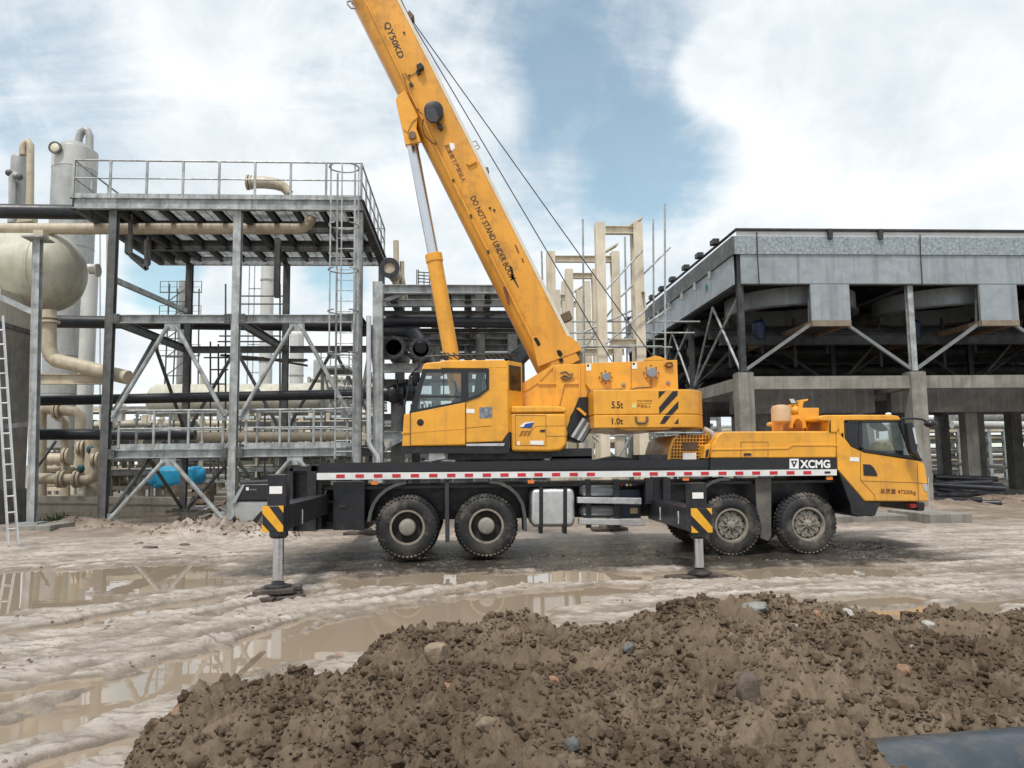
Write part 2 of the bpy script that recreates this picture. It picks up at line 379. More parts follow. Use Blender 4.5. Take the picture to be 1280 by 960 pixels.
def terrain(x, y):
    c, s = math.cos(math.radians(33)), math.sin(math.radians(33))       # wheel ruts run towards the crane
    u = x * c + y * s; w = -x * s + y * c
    c2, s2 = math.cos(math.radians(8)), math.sin(math.radians(8))
    u2 = x * c2 + y * s2; w2 = -x * s2 + y * c2
    left = sstep(1.5, -2.5, x - (y - 8) * .35)
    h = .012 + .018 * fbm(x / 3.0, y / 3.0, 4, 5)
    rut = (.044 * fbm(u / 2.8, w * 2.0, 3, 11) + .026 * fbm(u / 1.5, w * 6.5, 3, 12)) * left + (.036 * fbm(u2 / 3.4, w2 * 1.8, 3, 13) + .022 * fbm(u2 / 1.8, w2 * 6.0, 3, 14)) * (1 - left)
    cr = billow(x * 2.6, y * 2.6, 4, 23)
    churn = sstep(-.30, .22, fbm(u / 2.2, w * 1.3, 3, 61)) * sstep(17.5, 14.0, y)
    h = h + churn * (.046 * (billow(u * 2.6, w * 7.0, 4, 63, .62) - .25) + .034 * (billow(x * 11, y * 11, 4, 65, .7) - .25))
    h = h + rut + .030 * (cr - .3) * (.4 + .6 * sstep(-.2, .3, fbm(x / 2, y / 2, 3, 29))) + .012 * fbm(x * 9, y * 9, 3, 31)
    h = np.maximum(h, -.018 + .55 * (h + .018))
    h = h + rut_relief(x, y)
    # low wet strip beneath the crane
    under = sstep(11.9, 12.9, y) * sstep(17.0, 15.6, y) * sstep(-4.5, -3.0, x) * sstep(8.5, 7.2, x)
    h = h * (1 - .6 * under) - under * .022
    h = h - puddle_mask(x, y) * .082
    # heaps pushed up towards the steelwork
    back = sstep(17.3, 20.5, y + fbm(x / 1.5, y / 1.5, 3, 41)) * sstep(-3.2, -6.0, x)
    h = h + back * (.04 + .05 * fbm(x, y, 4, 43))
    for hx, hy, rx, ry, hz in ((-6.0, 18.4, 2.1, 1.1, .40), (-4.3, 17.2, 1.2, .75, .32), (-10.6, 22.4, 1.6, .9, .24), (-9.0, 20.5, 1.4, .8, .10), (14.5, 24.5, 3.5, 1.6, .25), (19, 25.5, 4, 2, .28)):
        r = np.hypot((x - hx) / rx, (y - hy) / ry)
        h = h + sstep(1.0, 0.1, r) * hz * (.45 + 1.5 * billow(x * 2.4, y * 2.4, 5, 47, .65))
    rough = sstep(17.0, 19.5, y) * sstep(60, 30, y)
    h = h + rough * .05 * (billow(x * 1.6, y * 1.6, 4, 51) - .3)
    chan = sstep(23.4, 24.4, y) * sstep(29.9, 29.2, y) * sstep(-16.5, -15.5, x) * sstep(-6.6, -7.4, x)
    return h * (1 - chan) + chan * -.45
RUTS = [[(-60, 912), (200, 832), (420, 762), (640, 729)], [(-60, 838), (180, 788), (400, 737), (600, 713)], [(60, 958), (260, 893), (380, 832), (520, 778)], [(-40, 800), (200, 757), (420, 723)],
        [(-60, 880), (150, 820), (330, 772), (520, 737)], [(760, 762), (950, 743), (1290, 722)], [(900, 737), (1290, 706)], [(1000, 778), (1310, 745)], [(1050, 700), (1300, 684)], [(-40, 720), (150, 700), (330, 694)]]
def rut_relief(x, y):
    out = np.zeros_like(x); near = (y > 3) & (y < 22) & (np.abs(x) < 16); xs, ys = x[near], y[near]; acc = np.zeros_like(xs)
    wx = xs + .16 * fbm(xs * .8, ys * .8, 3, 501); wy = ys + .16 * fbm(xs * .8, ys * .8, 3, 502)
    for k, pts in enumerate(RUTS):
        P = [np.array(gr(*p))[:2] for p in pts]; best = np.full_like(xs, 9.0); along = np.zeros_like(xs); L0_ = 0
        for a, b in zip(P, P[1:]):
            ab = b - a; t = np.clip(((wx - a[0]) * ab[0] + (wy - a[1]) * ab[1]) / (ab @ ab), 0, 1)
            d = np.hypot(wx - a[0] - t * ab[0], wy - a[1] - t * ab[1]); L_ = np.hypot(*ab)
            along = np.where(d < best, L0_ + t * L_, along); best = np.minimum(best, d); L0_ += L_
        fade = .35 + .65 * sstep(-.25, .15, fbm(along * .5, best * 0 + k * 3.1, 2, 510))
        lug = .014 * np.sign(np.sin(along * 26 + 6 * best)) * sstep(.20, .14, best)
        prof = -.050 * sstep(.20, .13, best) + .042 * np.exp(-((best - .26) / .06) ** 2) * np.maximum(-.2 + 2.4 * billow(xs * 6, ys * 6, 4, 521 + k, .65), 0)
        acc = acc + fade * (prof + lug) * (.55 if P[0][0] > 1 else 1.0)
    out[near] = acc; return out
def axis(lo, hi, a, b, step, grow=1.12):
    mid = list(np.arange(a, b + 1e-6, step)); L = [mid[0]]; s = step
    while L[-1] > lo: s *= grow; L.append(L[-1] - s)
    Rr = [mid[-1]]; s = step
    while Rr[-1] < hi: s *= grow; Rr.append(Rr[-1] + s)
    return np.array(L[:0:-1] + mid + Rr[1:])
def grid_mesh(name, X, Y, Z, m, smooth=True):
    ny, nx = X.shape
    co = np.stack([X, Y, Z], -1).reshape(-1, 3).astype(np.float32)
    i = np.arange(nx * ny).reshape(ny, nx)
    q = np.stack([i[:-1, :-1], i[:-1, 1:], i[1:, 1:], i[1:, :-1]], -1).reshape(-1, 4).astype(np.int32)
    me = bpy.data.meshes.new(name); me.vertices.add(len(co)); me.vertices.foreach_set('co', co.ravel())
    me.loops.add(q.size); me.loops.foreach_set('vertex_index', q.ravel())
    me.polygons.add(len(q)); me.polygons.foreach_set('loop_start', np.arange(0, q.size, 4, dtype=np.int32))
    me.polygons.foreach_set('loop_total', np.full(len(q), 4, np.int32))
    me.update(calc_edges=True); me.materials.append(m)
    if smooth: me.polygons.foreach_set('use_smooth', [True] * len(me.polygons))
    o = bpy.data.objects.new(name, me); COL.objects.link(o); return o

def mud_material():
    m = bpy.data.materials.new('wet_sandy_mud'); m.use_nodes = True; nt = m.node_tree; N = nt.nodes; L = nt.links; b = N['Principled BSDF']
    geo = N.new('ShaderNodeNewGeometry'); pos = geo.outputs['Position']; sep = N.new('ShaderNodeSeparateXYZ'); L.new(pos, sep.inputs[0])
    def noise(sc, det=6, r=.6):
        n = N.new('ShaderNodeTexNoise'); n.inputs['Scale'].default_value = sc; n.inputs['Detail'].default_value = det; n.inputs['Roughness'].default_value = r; L.new(pos, n.inputs['Vector']); return n.outputs['Fac']
    def mr(v, a, b_, c=0., d=1.):
        r = N.new('ShaderNodeMapRange'); L.new(v, r.inputs['Value']); r.interpolation_type = 'SMOOTHSTEP'
        for k, x in zip(('From Min', 'From Max', 'To Min', 'To Max'), (a, b_, c, d)): r.inputs[k].default_value = x
        return r.outputs[0]
    def mix(f, a, b_):
        x = N.new('ShaderNodeMix'); x.data_type = 'RGBA'
        L.new(f, x.inputs['Factor'])
        for s, v in (('A', a), ('B', b_)):
            if isinstance(v, tuple): x.inputs[s].default_value = (*v, 1)
            else: L.new(v, x.inputs[s])
        return x.outputs['Result']
    zz = N.new('ShaderNodeMath'); zz.operation = 'MULTIPLY_ADD'; L.new(noise(2.2, 8, .65), zz.inputs[0]); zz.inputs[1].default_value = .06; L.new(sep.outputs[2], zz.inputs[2])
    wet = mr(zz.outputs[0], .012, .048, 1, 0)
    dry = mix(mr(noise(1.3, 9, .65), .35, .65), (.345, .300, .262), (.50, .447, .40))
    mp = N.new('ShaderNodeMapping'); mp.inputs['Rotation'].default_value = (0, 0, math.radians(-24)); mp.inputs['Scale'].default_value = (.45, 4.2, 1); L.new(pos, mp.inputs[0])
    ns = N.new('ShaderNodeTexNoise'); ns.inputs['Scale'].default_value = 1.0; ns.inputs['Detail'].default_value = 9; ns.inputs['Roughness'].default_value = .7; L.new(mp.outputs[0], ns.inputs['Vector'])
    dry = mix(mr(ns.outputs['Fac'], .49, .60, 0, .8), dry, (.27, .225, .185))
    dry = mix(mr(noise(14, 6, .7), .55, .72, 0, .6), dry, (.22, .178, .14))
    mp2 = N.new('ShaderNodeMapping'); mp2.inputs['Rotation'].default_value = (0, 0, math.radians(-30)); mp2.inputs['Scale'].default_value = (3.0, 9.0, 1); L.new(pos, mp2.inputs[0])
    ns2 = N.new('ShaderNodeTexNoise'); ns2.inputs['Scale'].default_value = 1.0; ns2.inputs['Detail'].default_value = 10; ns2.inputs['Roughness'].default_value = .78; L.new(mp2.outputs[0], ns2.inputs['Vector'])
    dry = mix(mr(ns2.outputs['Fac'], .51, .57, 0, .8), dry, (.20, .165, .132))
    far = mr(sep.outputs[1], 16.5, 20.0)
    dry = mix(far, dry, mix(mr(noise(1.1, 9, .65), .38, .62), (.19, .145, .115), (.33, .265, .215)))
    farther = mr(sep.outputs[1], 26, 40)
    dry = mix(farther, dry, mix(mr(noise(.5, 9, .65), .38, .62), (.10, .088, .07), (.22, .19, .155)))
    col = mix(wet, dry, mix(mr(noise(3, 6), .4, .6), (.185, .15, .118), (.26, .215, .172)))
    L.new(col, b.inputs['Base Color'])
    wet_shade = N.new('ShaderNodeMath'); wet_shade.operation = 'MULTIPLY'
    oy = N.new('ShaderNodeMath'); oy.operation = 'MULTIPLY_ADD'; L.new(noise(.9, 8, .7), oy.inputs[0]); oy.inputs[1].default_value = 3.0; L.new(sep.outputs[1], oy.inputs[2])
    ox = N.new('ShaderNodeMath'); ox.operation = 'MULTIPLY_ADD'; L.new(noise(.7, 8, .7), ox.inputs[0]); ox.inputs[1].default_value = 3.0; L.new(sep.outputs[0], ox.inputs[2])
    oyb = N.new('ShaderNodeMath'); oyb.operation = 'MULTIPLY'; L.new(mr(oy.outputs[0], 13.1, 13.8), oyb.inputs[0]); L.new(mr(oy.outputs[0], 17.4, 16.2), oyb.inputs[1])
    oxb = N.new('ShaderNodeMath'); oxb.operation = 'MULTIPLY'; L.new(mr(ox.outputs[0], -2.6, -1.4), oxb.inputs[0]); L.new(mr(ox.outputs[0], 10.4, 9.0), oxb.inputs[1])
    L.new(oyb.outputs[0], wet_shade.inputs[0]); L.new(oxb.outputs[0], wet_shade.inputs[1])
    ob = N.new('ShaderNodeMath'); ob.operation = 'MULTIPLY'; L.new(wet_shade.outputs[0], ob.inputs[0]); L.new(mr(noise(2.6, 8, .7), .34, .5, .65, 1.0), ob.inputs[1])
    col = mix(ob.outputs[0], col, (.045, .038, .032)); L.new(col, b.inputs['Base Color'])  # dark patch beneath the crane: wet mud and the crane's shade painted together
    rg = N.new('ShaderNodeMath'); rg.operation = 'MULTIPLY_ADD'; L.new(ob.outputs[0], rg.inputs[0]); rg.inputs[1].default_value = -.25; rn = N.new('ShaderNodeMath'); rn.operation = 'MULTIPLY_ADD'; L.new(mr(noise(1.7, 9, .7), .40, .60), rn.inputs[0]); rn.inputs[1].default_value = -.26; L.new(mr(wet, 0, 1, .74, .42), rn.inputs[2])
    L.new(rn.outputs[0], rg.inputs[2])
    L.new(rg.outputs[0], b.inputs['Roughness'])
    bp = N.new('ShaderNodeBump'); bp.inputs['Strength'].default_value = .9; bp.inputs['Distance'].default_value = .025
    L.new(noise(26, 9, .75), bp.inputs['Height']); L.new(bp.outputs[0], b.inputs['Normal'])
    return m
def water_material():
    m = bpy.data.materials.new('muddy_water'); m.use_nodes = True; nt = m.node_tree; N = nt.nodes; L = nt.links; b = N['Principled BSDF']
    b.inputs['Base Color'].default_value = (.27, .215, .158, 1); b.inputs['Roughness'].default_value = .015; b.inputs['IOR'].default_value = 1.33
    geo = N.new('ShaderNodeNewGeometry'); n = N.new('ShaderNodeTexNoise'); n.inputs['Scale'].default_value = 2.2; n.inputs['Detail'].default_value = 3; L.new(geo.outputs['Position'], n.inputs['Vector'])
    bp = N.new('ShaderNodeBump'); bp.inputs['Strength'].default_value = .05; bp.inputs['Distance'].default_value = .02; L.new(n.outputs['Fac'], bp.inputs['Height']); L.new(bp.outputs[0], b.inputs['Normal'])
    return m
def build_ground():
    xs = axis(-2500, 2500, -8.5, 10.5, .032, 1.08); ya = [1.0]
    while ya[-1] < 32: ya.append(ya[-1] + max(.035, .0011 * ya[-1] ** 1.55))
    s = ya[-1] - ya[-2]
    while ya[-1] < 3500: s *= 1.12; ya.append(ya[-1] + s)
    yb = [1.0]; s = .1
    while yb[-1] > -300: s *= 1.25; yb.append(yb[-1] - s)
    ys = np.array(yb[:0:-1] + ya)
    X, Y = np.meshgrid(xs, ys); Z = terrain(X, Y)
    near = sstep(90, 45, np.hypot(X, Y)); Z = Z * near + (1 - near) * .03
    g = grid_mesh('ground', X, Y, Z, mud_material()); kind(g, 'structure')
    wv = MB().add([(-40, -4, WATER_Z), (40, -4, WATER_Z), (40, 40, WATER_Z), (-40, 40, WATER_Z)], [(0, 1, 2, 3)])
    kind(obj('water', wv, water_material(), smooth=0), 'structure')
build_ground()

# foreground heap of dug earth
RIDGE = [(120, 962, 4.3), (160, 945, 4.35), (185, 900, 4.55), (215, 866, 4.8), (300, 860, 4.85), (380, 856, 4.9), (430, 848, 5.0), (465, 812, 5.3), (500, 795, 5.45), (560, 783, 5.55), (640, 780, 5.6), (700, 792, 5.55), (760, 788, 5.6),
         (800, 772, 5.7), (850, 754, 5.9), (900, 750, 6.0), (960, 752, 6.0), (1030, 762, 5.95), (1080, 772, 5.85), (1130, 776, 5.8), (1190, 772, 5.8), (1280, 768, 5.8), (1420, 765, 5.8)]
_rp = [at(*r) for r in RIDGE]
RX = np.array([p.x for p in _rp]); RY = np.array([p.y for p in _rp]); RZ = np.array([p.z for p in _rp])
def mound_base(x, y):
    ry = np.interp(x, RX, RY); rz = np.interp(x, RX, RZ); d = ry - y
    # slope: level shoulder in front of the crest, falling away behind it
    front = rz - .02 * d - .05 * sstep(0.2, 2.4, d) * (rz > .3)
    back = rz - sstep(0, 1.25, -d) * (rz + .12)
    h = np.where(d >= 0, front, back)
    lx = np.interp(y, [1.0, 3.5, 4.4, 4.8, 7], [-1.35, -1.72, -1.98, -1.95, -1.95])
    h = h * sstep(-.05, .42, x - lx) - .12 * sstep(.1, -.1, x - lx)
    return h
PIPE_A, PIPE_B, PIPE_R = V(1.42, 2.95, .302), V(4.6, 3.22, .33), .30
def mound_h(x, y):
    b = mound_base(x, y)
    wx = x + .10 * fbm(x * 2.2, y * 2.2, 3, 301); wy = y + .10 * fbm(x * 2.2, y * 2.2, 3, 302)
    amp = sstep(-.05, .25, b)
    n = .15 * (billow(wx * 1.5, wy * 1.5, 2, 311) - .27)
    n = n + .17 * (billow(wx * 4.2, wy * 4.2, 3, 321) - .27)
    sm = .6 + .4 * sstep(-.25, .15, fbm(x * 1.3, y * 1.3, 3, 331))
    n = n + sm * (.10 * (billow(wx * 9.5, wy * 9.5, 3, 341, .6) - .27) + .062 * (billow(wx * 22, wy * 22, 3, 345, .65) - .27) + .02 * fbm(x * 40, y * 40, 2, 351))
    h = b + n * amp
    h = h + .26 * np.exp(-((x - 1.36) / .24) ** 2 - ((y - 2.9) / .30) ** 2)
    t = (x - PIPE_A.x) / (PIPE_B.x - PIPE_A.x); yc = PIPE_A.y + t * (PIPE_B.y - PIPE_A.y)
    carve = sstep(1.46, 1.9, x + .15 * fbm(x * 3, y * 3, 3, 361)) * sstep(.12, -.02, y - yc + .10 * fbm(x * 3, y * 5, 3, 362))
    return h * (1 - carve) + carve * np.minimum(h, .40)
def dirt_material(name, a, b_, c, bs=.6):
    m = bpy.data.materials.new(name); m.use_nodes = True; nt = m.node_tree; N = nt.nodes; L = nt.links; b = N['Principled BSDF']
    geo = N.new('ShaderNodeNewGeometry'); pos = geo.outputs['Position']
    def noise(sc, det=8, r=.65):
        n = N.new('ShaderNodeTexNoise'); n.inputs['Scale'].default_value = sc; n.inputs['Detail'].default_value = det; n.inputs['Roughness'].default_value = r; L.new(pos, n.inputs['Vector']); return n.outputs['Fac']
    def mr(v, lo, hi):
        r = N.new('ShaderNodeMapRange'); L.new(v, r.inputs['Value']); r.inputs['From Min'].default_value = lo; r.inputs['From Max'].default_value = hi; return r.outputs[0]
    def mix(f, p, q):
        x = N.new('ShaderNodeMix'); x.data_type = 'RGBA'; L.new(f, x.inputs['Factor'])
        for s, v in (('A', p), ('B', q)):
            if isinstance(v, tuple): x.inputs[s].default_value = (*v, 1)
            else: L.new(v, x.inputs[s])
        return x.outputs['Result']
    c1 = mix(mr(noise(2.6), .36, .62), a, b_)
    c1 = mix(mr(noise(11), .56, .70), c1, c); big = mix(mr(noise(.85, 6, .6), .42, .6), a, b_); hb = N.new('ShaderNodeValue'); hb.outputs[0].default_value = .45; c1 = mix(hb.outputs[0], c1, big)
    L.new(c1, b.inputs['Base Color']); b.inputs['Roughness'].default_value = .92; b.inputs['Specular IOR Level'].default_value = .25
    bp = N.new('ShaderNodeBump'); bp.inputs['Strength'].default_value = bs; bp.inputs['Distance'].default_value = .015
    L.new(noise(75, 8, .75), bp.inputs['Height']); L.new(bp.outputs[0], b.inputs['Normal']); return m
DIRT = dirt_material('crumbly_dirt', (.098, .068, .045), (.25, .19, .134), (.07, .047, .03), 1.0)
CLOD = dirt_material('clod_dirt', (.078, .053, .034), (.20, .15, .105), (.06, .04, .026), 1.0)
CLOD2 = dirt_material('dark_clod_dirt', (.070, .046, .030), (.155, .112, .075), (.05, .033, .022), 1.0)
def ico_dirs(sub):
    bm = bmesh.new(); bmesh.ops.create_icosphere(bm, subdivisions=sub, radius=1)
    v = np.array([p.co[:] for p in bm.verts]); f = np.array([[q.index for q in p.verts] for p in bm.faces]); bm.free(); return v, f
def tri_mesh(name, co, fa, m, smooth=False):
    me = bpy.data.meshes.new(name); co = co.astype(np.float32); fa = fa.astype(np.int32)
    me.vertices.add(len(co)); me.vertices.foreach_set('co', co.ravel()); me.loops.add(fa.size); me.loops.foreach_set('vertex_index', fa.ravel())
    me.polygons.add(len(fa)); me.polygons.foreach_set('loop_start', np.arange(0, fa.size, 3, dtype=np.int32)); me.polygons.foreach_set('loop_total', np.full(len(fa), 3, np.int32))
    me.update(calc_edges=True); me.materials.append(m)
    if smooth: me.polygons.foreach_set('use_smooth', [True] * len(fa)); me.set_sharp_from_angle(angle=math.radians(50))
    o = bpy.data.objects.new(name, me); COL.objects.link(o); return o
def clods(name, xy, z, r, m, rng, sub=1, sink=.25):
    """many lumps joined in one mesh"""
    dv, df = ico_dirs(sub); n = len(xy); k = len(dv)
    sc = r[:, None] * rng.uniform(.6, 1.3, (n, 3)); sc[:, 2] *= .8
    rad = rng.uniform(.62, 1.22, (n, k, 1))
    P = dv[None] * rad * sc[:, None, :]
    an = rng.uniform(0, 6.28, n); c, s = np.cos(an)[:, None], np.sin(an)[:, None]
    x = P[..., 0] * c - P[..., 1] * s; y = P[..., 0] * s + P[..., 1] * c
    co = np.stack([x + xy[:, :1], y + xy[:, 1:], P[..., 2] + (z - sink * r * 0 + r * (.5 - sink))[:, None]], -1).reshape(-1, 3)
    fa = (df[None] + (np.arange(n) * k)[:, None, None]).reshape(-1, 3)
    return tri_mesh(name, co, fa, m, smooth=True)
def build_mound():
    xs = np.arange(-2.35, 5.6, .0125); ys = np.arange(1.2, 7.4, .0135)
    X, Y = np.meshgrid(xs, ys); Z = mound_h(X, Y)
    o = grid_mesh('dirt_mound', X, Y, Z, DIRT); tag(o, 'long heap of crumbly dark brown earth in the foreground', 'dirt mound')
    rng = np.random.default_rng(5)
    def scatter(n, lo, hi, pw, bias):
        xy = np.stack([rng.uniform(-2.1, 5.2, n), rng.uniform(2.3, 7.0, n)], -1)
        dn = fbm(xy[:, 0] * 2.4, xy[:, 1] * 2.4, 4, 401); keep = (mound_base(xy[:, 0], xy[:, 1]) > .05) & (rng.uniform(-.22, .42, n) < dn * 1.2 + bias) & (xy[:, 0] < .74 * xy[:, 1] + .35) & (xy[:, 1] < np.interp(xy[:, 0], RX, RY) + .3)
        t = (xy[:, 0] - PIPE_A.x) / (PIPE_B.x - PIPE_A.x); yc = PIPE_A.y + t * (PIPE_B.y - PIPE_A.y)
        keep &= ~((xy[:, 0] > 1.62) & (xy[:, 1] < yc + .10))
        xy = xy[keep]; r = lo + (hi - lo) * rng.uniform(0, 1, len(xy)) ** pw
        return xy, mound_h(xy[:, 0], xy[:, 1]), r
    xy, z, r = scatter(70000, .006, .017, 1.3, .20); kind(clods('dirt_crumbs', xy, z, r, CLOD, rng, 1), 'stuff')
    xy, z, r = scatter(20000, .011, .038, 3.0, .05); kind(clods('dirt_clods', xy, z, r, CLOD2, rng, 2), 'stuff')
    n = 9000; xy = np.stack([rng.uniform(-8, 8, n), 3.8 + 11 * rng.uniform(0, 1, n) ** 1.2], -1)
    z = terrain(xy[:, 0], xy[:, 1]); dn = fbm(xy[:, 0] * 1.1, xy[:, 1] * 2.2, 3, 411); k = (z > WATER_Z - .005) & (dn > .08); xy, z = xy[k], z[k]
    kind(clods('mud_crumbs', xy, z - .004, .005 + .022 * rng.uniform(0, 1, len(xy)) ** 4, dirt_material('mud_crumb', (.15, .118, .09), (.27, .225, .18), (.10, .08, .06)), rng, 1, .35), 'stuff')
    # crumbs on the mud flat along the foot of the heap and at the pushed-up heaps
    n = 2600; xy = np.concatenate([np.stack([rng.uniform(-9, -3.4, n), rng.uniform(16.6, 20.3, n)], -1), np.stack([rng.uniform(-12, -8, n // 2), rng.uniform(19, 22.5, n // 2)], -1),
                              np.stack([rng.uniform(10, 22, n), rng.uniform(22.5, 27.5, n)], -1)])
    z = terrain(xy[:, 0], xy[:, 1]); k = z > .1; xy, z = xy[k], z[k]
    kind(clods('rubble', xy, z, .010 + .045 * rng.uniform(0, 1, len(xy)) ** 4, dirt_material('heap_dirt', (.15, .11, .085), (.28, .215, .17), (.10, .076, .06)), rng, 1), 'stuff')
build_mound()

# single stones lying on the heap
def mound_hit(px, py):
    d = px_dir(px, py); t = 1.8; o = V(0, 0, CAM_H)
    while t < 9:
        p = o + d * t
        if p.z < float(mound_h(np.array([p.x]), np.array([p.y]))[0]): return p
        t += .01
    return o + d * 5
def stone(name, label, p, size, m, seed, group=None, flat=.7, sub=3, tilt=0.0):
    rng = np.random.default_rng(seed); dv, df = ico_dirs(sub); P = dv.copy()
    for i in range(9):
        n = rng.normal(size=3); n /= np.linalg.norm(n); d = P @ n; c = rng.uniform(.55, .85); P = P - np.maximum(d - c, 0)[:, None] * n
    P = P * (1 + .05 * rng.normal(size=(len(P), 1)))
    P = P * np.array(size) * .54
    a = rng.uniform(0, 6.28); c, s = math.cos(a), math.sin(a)
    P = P @ np.array([[c, s, 0], [-s, c, 0], [0, 0, 1]])
    ct, st = math.cos(tilt), math.sin(tilt); P = P @ np.array([[ct, 0, -st], [0, 1, 0], [st, 0, ct]])
    o = tri_mesh(name, P, df, m, smooth=True); o.location = p - V(0, 0, size[2] * .04)
    tag(o, label, 'stone', group); return o
def stone_mat(n, c, rough=.7): return mat(n, c, rough, var=.25, scale=14, bump=.5, bscale=45, dirt=((.15, .11, .08), .85, 9, .42))
S_PALE = stone_mat('pale_stone', (.42, .41, .38)); S_GREY = stone_mat('grey_stone', (.22, .225, .215)); S_SLATE = stone_mat('slate_stone', (.09, .098, .10), .6)
S_ORNG = stone_mat('orange_stone', (.26, .135, .07)); S_TAN = stone_mat('tan_stone', (.24, .185, .125)); S_DARK = stone_mat('dark_block', (.075, .06, .05))
STONES = [((1060, 770), (.11, .10, .12), S_PALE, 'pale_stone', 'rounded pale grey stone near the crest of the dirt heap'),
          ((1163, 784), (.20, .10, .10), S_PALE, 'pale_stone', 'angular pale slab of stone tilted at the right end of the heap crest'),
          ((994, 785), (.19, .12, .07), S_GREY, 'grey_stone', 'flat grey stone lying below the crest beside an orange lump'),
          ((946, 760), (.22, .16, .09), S_GREY, 'grey_stone', 'broad flat grey slab on the highest part of the heap crest'),
          ((1022, 768), (.10, .09, .08), S_ORNG, 'orange_stone', 'orange lump just left of the rounded pale stone'),
          ((1130, 838), (.11, .09, .07), S_ORNG, 'orange_stone', 'orange stone beside a dark clod halfway down the right slope'),
          ((689, 853), (.10, .08, .07), S_ORNG, 'orange_stone', 'rusty orange lump in the middle of the heap'),
          ((548, 816), (.18, .15, .15), S_TAN, 'tan_block', 'big tan block with pale top at the left shoulder of the heap'),
          ((608, 906), (.10, .08, .08), S_TAN, 'tan_stone', 'tan stone low in the heap below the orange lumps'),
          ((716, 933), (.05, .07, .085), S_SLATE, 'slate_stone', 'blue grey slate standing on edge at the bottom of the heap'),
          ((785, 809), (.075, .07, .07), S_SLATE, 'slate_stone', 'blue grey pebble in a hollow beneath the crest'),
          ((935, 872), (.15, .12, .26), S_DARK, 'dark_block', 'tall dark brown block standing up in the middle right of the heap'),
          ((1139, 808), (.05, .04, .03), S_PALE, 'white_pebble', 'small white pebble on the right slope'),
          ((226, 888), (.09, .08, .07), S_ORNG, 'orange_stone', 'orange stone at the far left end of the heap'),
          ((559, 857), (.06, .05, .05), S_ORNG, 'orange_stone', 'little orange pebble below the big tan block')]
for i, (p, s, m_, nm, lb) in enumerate(STONES): stone(nm, lb, mound_hit(*p), s, m_, 40 + i)

# big coated pipe half buried at the front of the heap
t = thing('buried_pipe', 'large dark blue grey pipe half buried in the dirt at the front right', 'pipe', (PIPE_A + PIPE_B) / 2 * 1.0)
PIPEM = mat('blue_black_coating', (.022, .033, .045), .35, var=.3, scale=3, dirt=((.13, .11, .09), .55, 9, .48), spec=.6)
obj('pipe_shell', MB().tube([PIPE_A, PIPE_B], PIPE_R, 40), PIPEM, t)

# ---------------------------------------------------------------- the mobile crane
YN = 13.3                     # plane of its near side; it is 2.6 m wide
def pxs(pts, sx=1.0, ox=0, oy=0): return [(ox + x / sx, oy + y / sx) for x, y in pts]
def z7(*p): return pxs(p, 4.571, 480, 420)
def z8(*p): return pxs(p, 4.571, 680, 430)
def zc(*p): return pxs(p, 3.765, 860, 480)
def z5(*p): return pxs(p, 4.364, 430, 0)
def slab(pts, Y, depth, mb=None):
    mb = mb or MB(); return mb.prism([at(x, y, Y) for x, y in pts], (0, depth, 0))
def pbox(x0, y0, x1, y1, Y, depth, mb=None):
    a = at(x0, y1, Y); b = at(x1, y0, Y); mb = mb or MB()
    return mb.box((min(a.x, b.x), Y, min(a.z, b.z)), (max(a.x, b.x), Y + depth, max(a.z, b.z)))
_u = 0
def lettering(name, s, p0, p1, Y, m, parent, bold=.0, depth=.003, sub=None, normal_y=True, hscale=None):
    """words as flat letters on the plane Y, reading from pixel p0 to pixel p1 along their base line middle"""
    a, b = at(*p0, Y), at(*p1, Y)
    cu = bpy.data.curves.new(name, 'FONT'); cu.body = s; cu.offset = bold; cu.extrude = 0; cu.resolution_u = 3
    to = bpy.data.objects.new(name + '_tmp', cu); COL.objects.link(to); bpy.context.view_layer.update()
    me = bpy.data.meshes.new_from_object(to.evaluated_get(bpy.context.evaluated_depsgraph_get()))
    bpy.data.objects.remove(to); bpy.data.curves.remove(cu)
    co = np.array([v.co[:] for v in me.vertices])
    if len(co) == 0: return None
    x0, x1 = co[:, 0].min(), co[:, 0].max(); y0, y1 = co[:, 1].min(), co[:, 1].max()
    ux = (b - a); Lw = ux.length; ux = ux / Lw; uz = V(-ux.z, 0, ux.x)
    k = Lw / (x1 - x0); kz = k if hscale is None else hscale / (y1 - y0)
    base = wloc(parent)
    for v in me.vertices:
        q = a + ux * ((v.co.x - x0) * k) + uz * ((v.co.y - (y0 + y1) / 2) * kz); q.y = Y
        v.co = q - base
    me.materials.clear(); me.materials.append(m)
    o = bpy.data.objects.new(name, me); COL.objects.link(o); o.parent = parent
    return o

crane = thing('mobile_crane', 'yellow mobile truck crane with raised boom standing on outriggers in the mud', 'crane', at(700, 697, 14.6) * 1.0)
crane.location.z = 0.0
C = crane
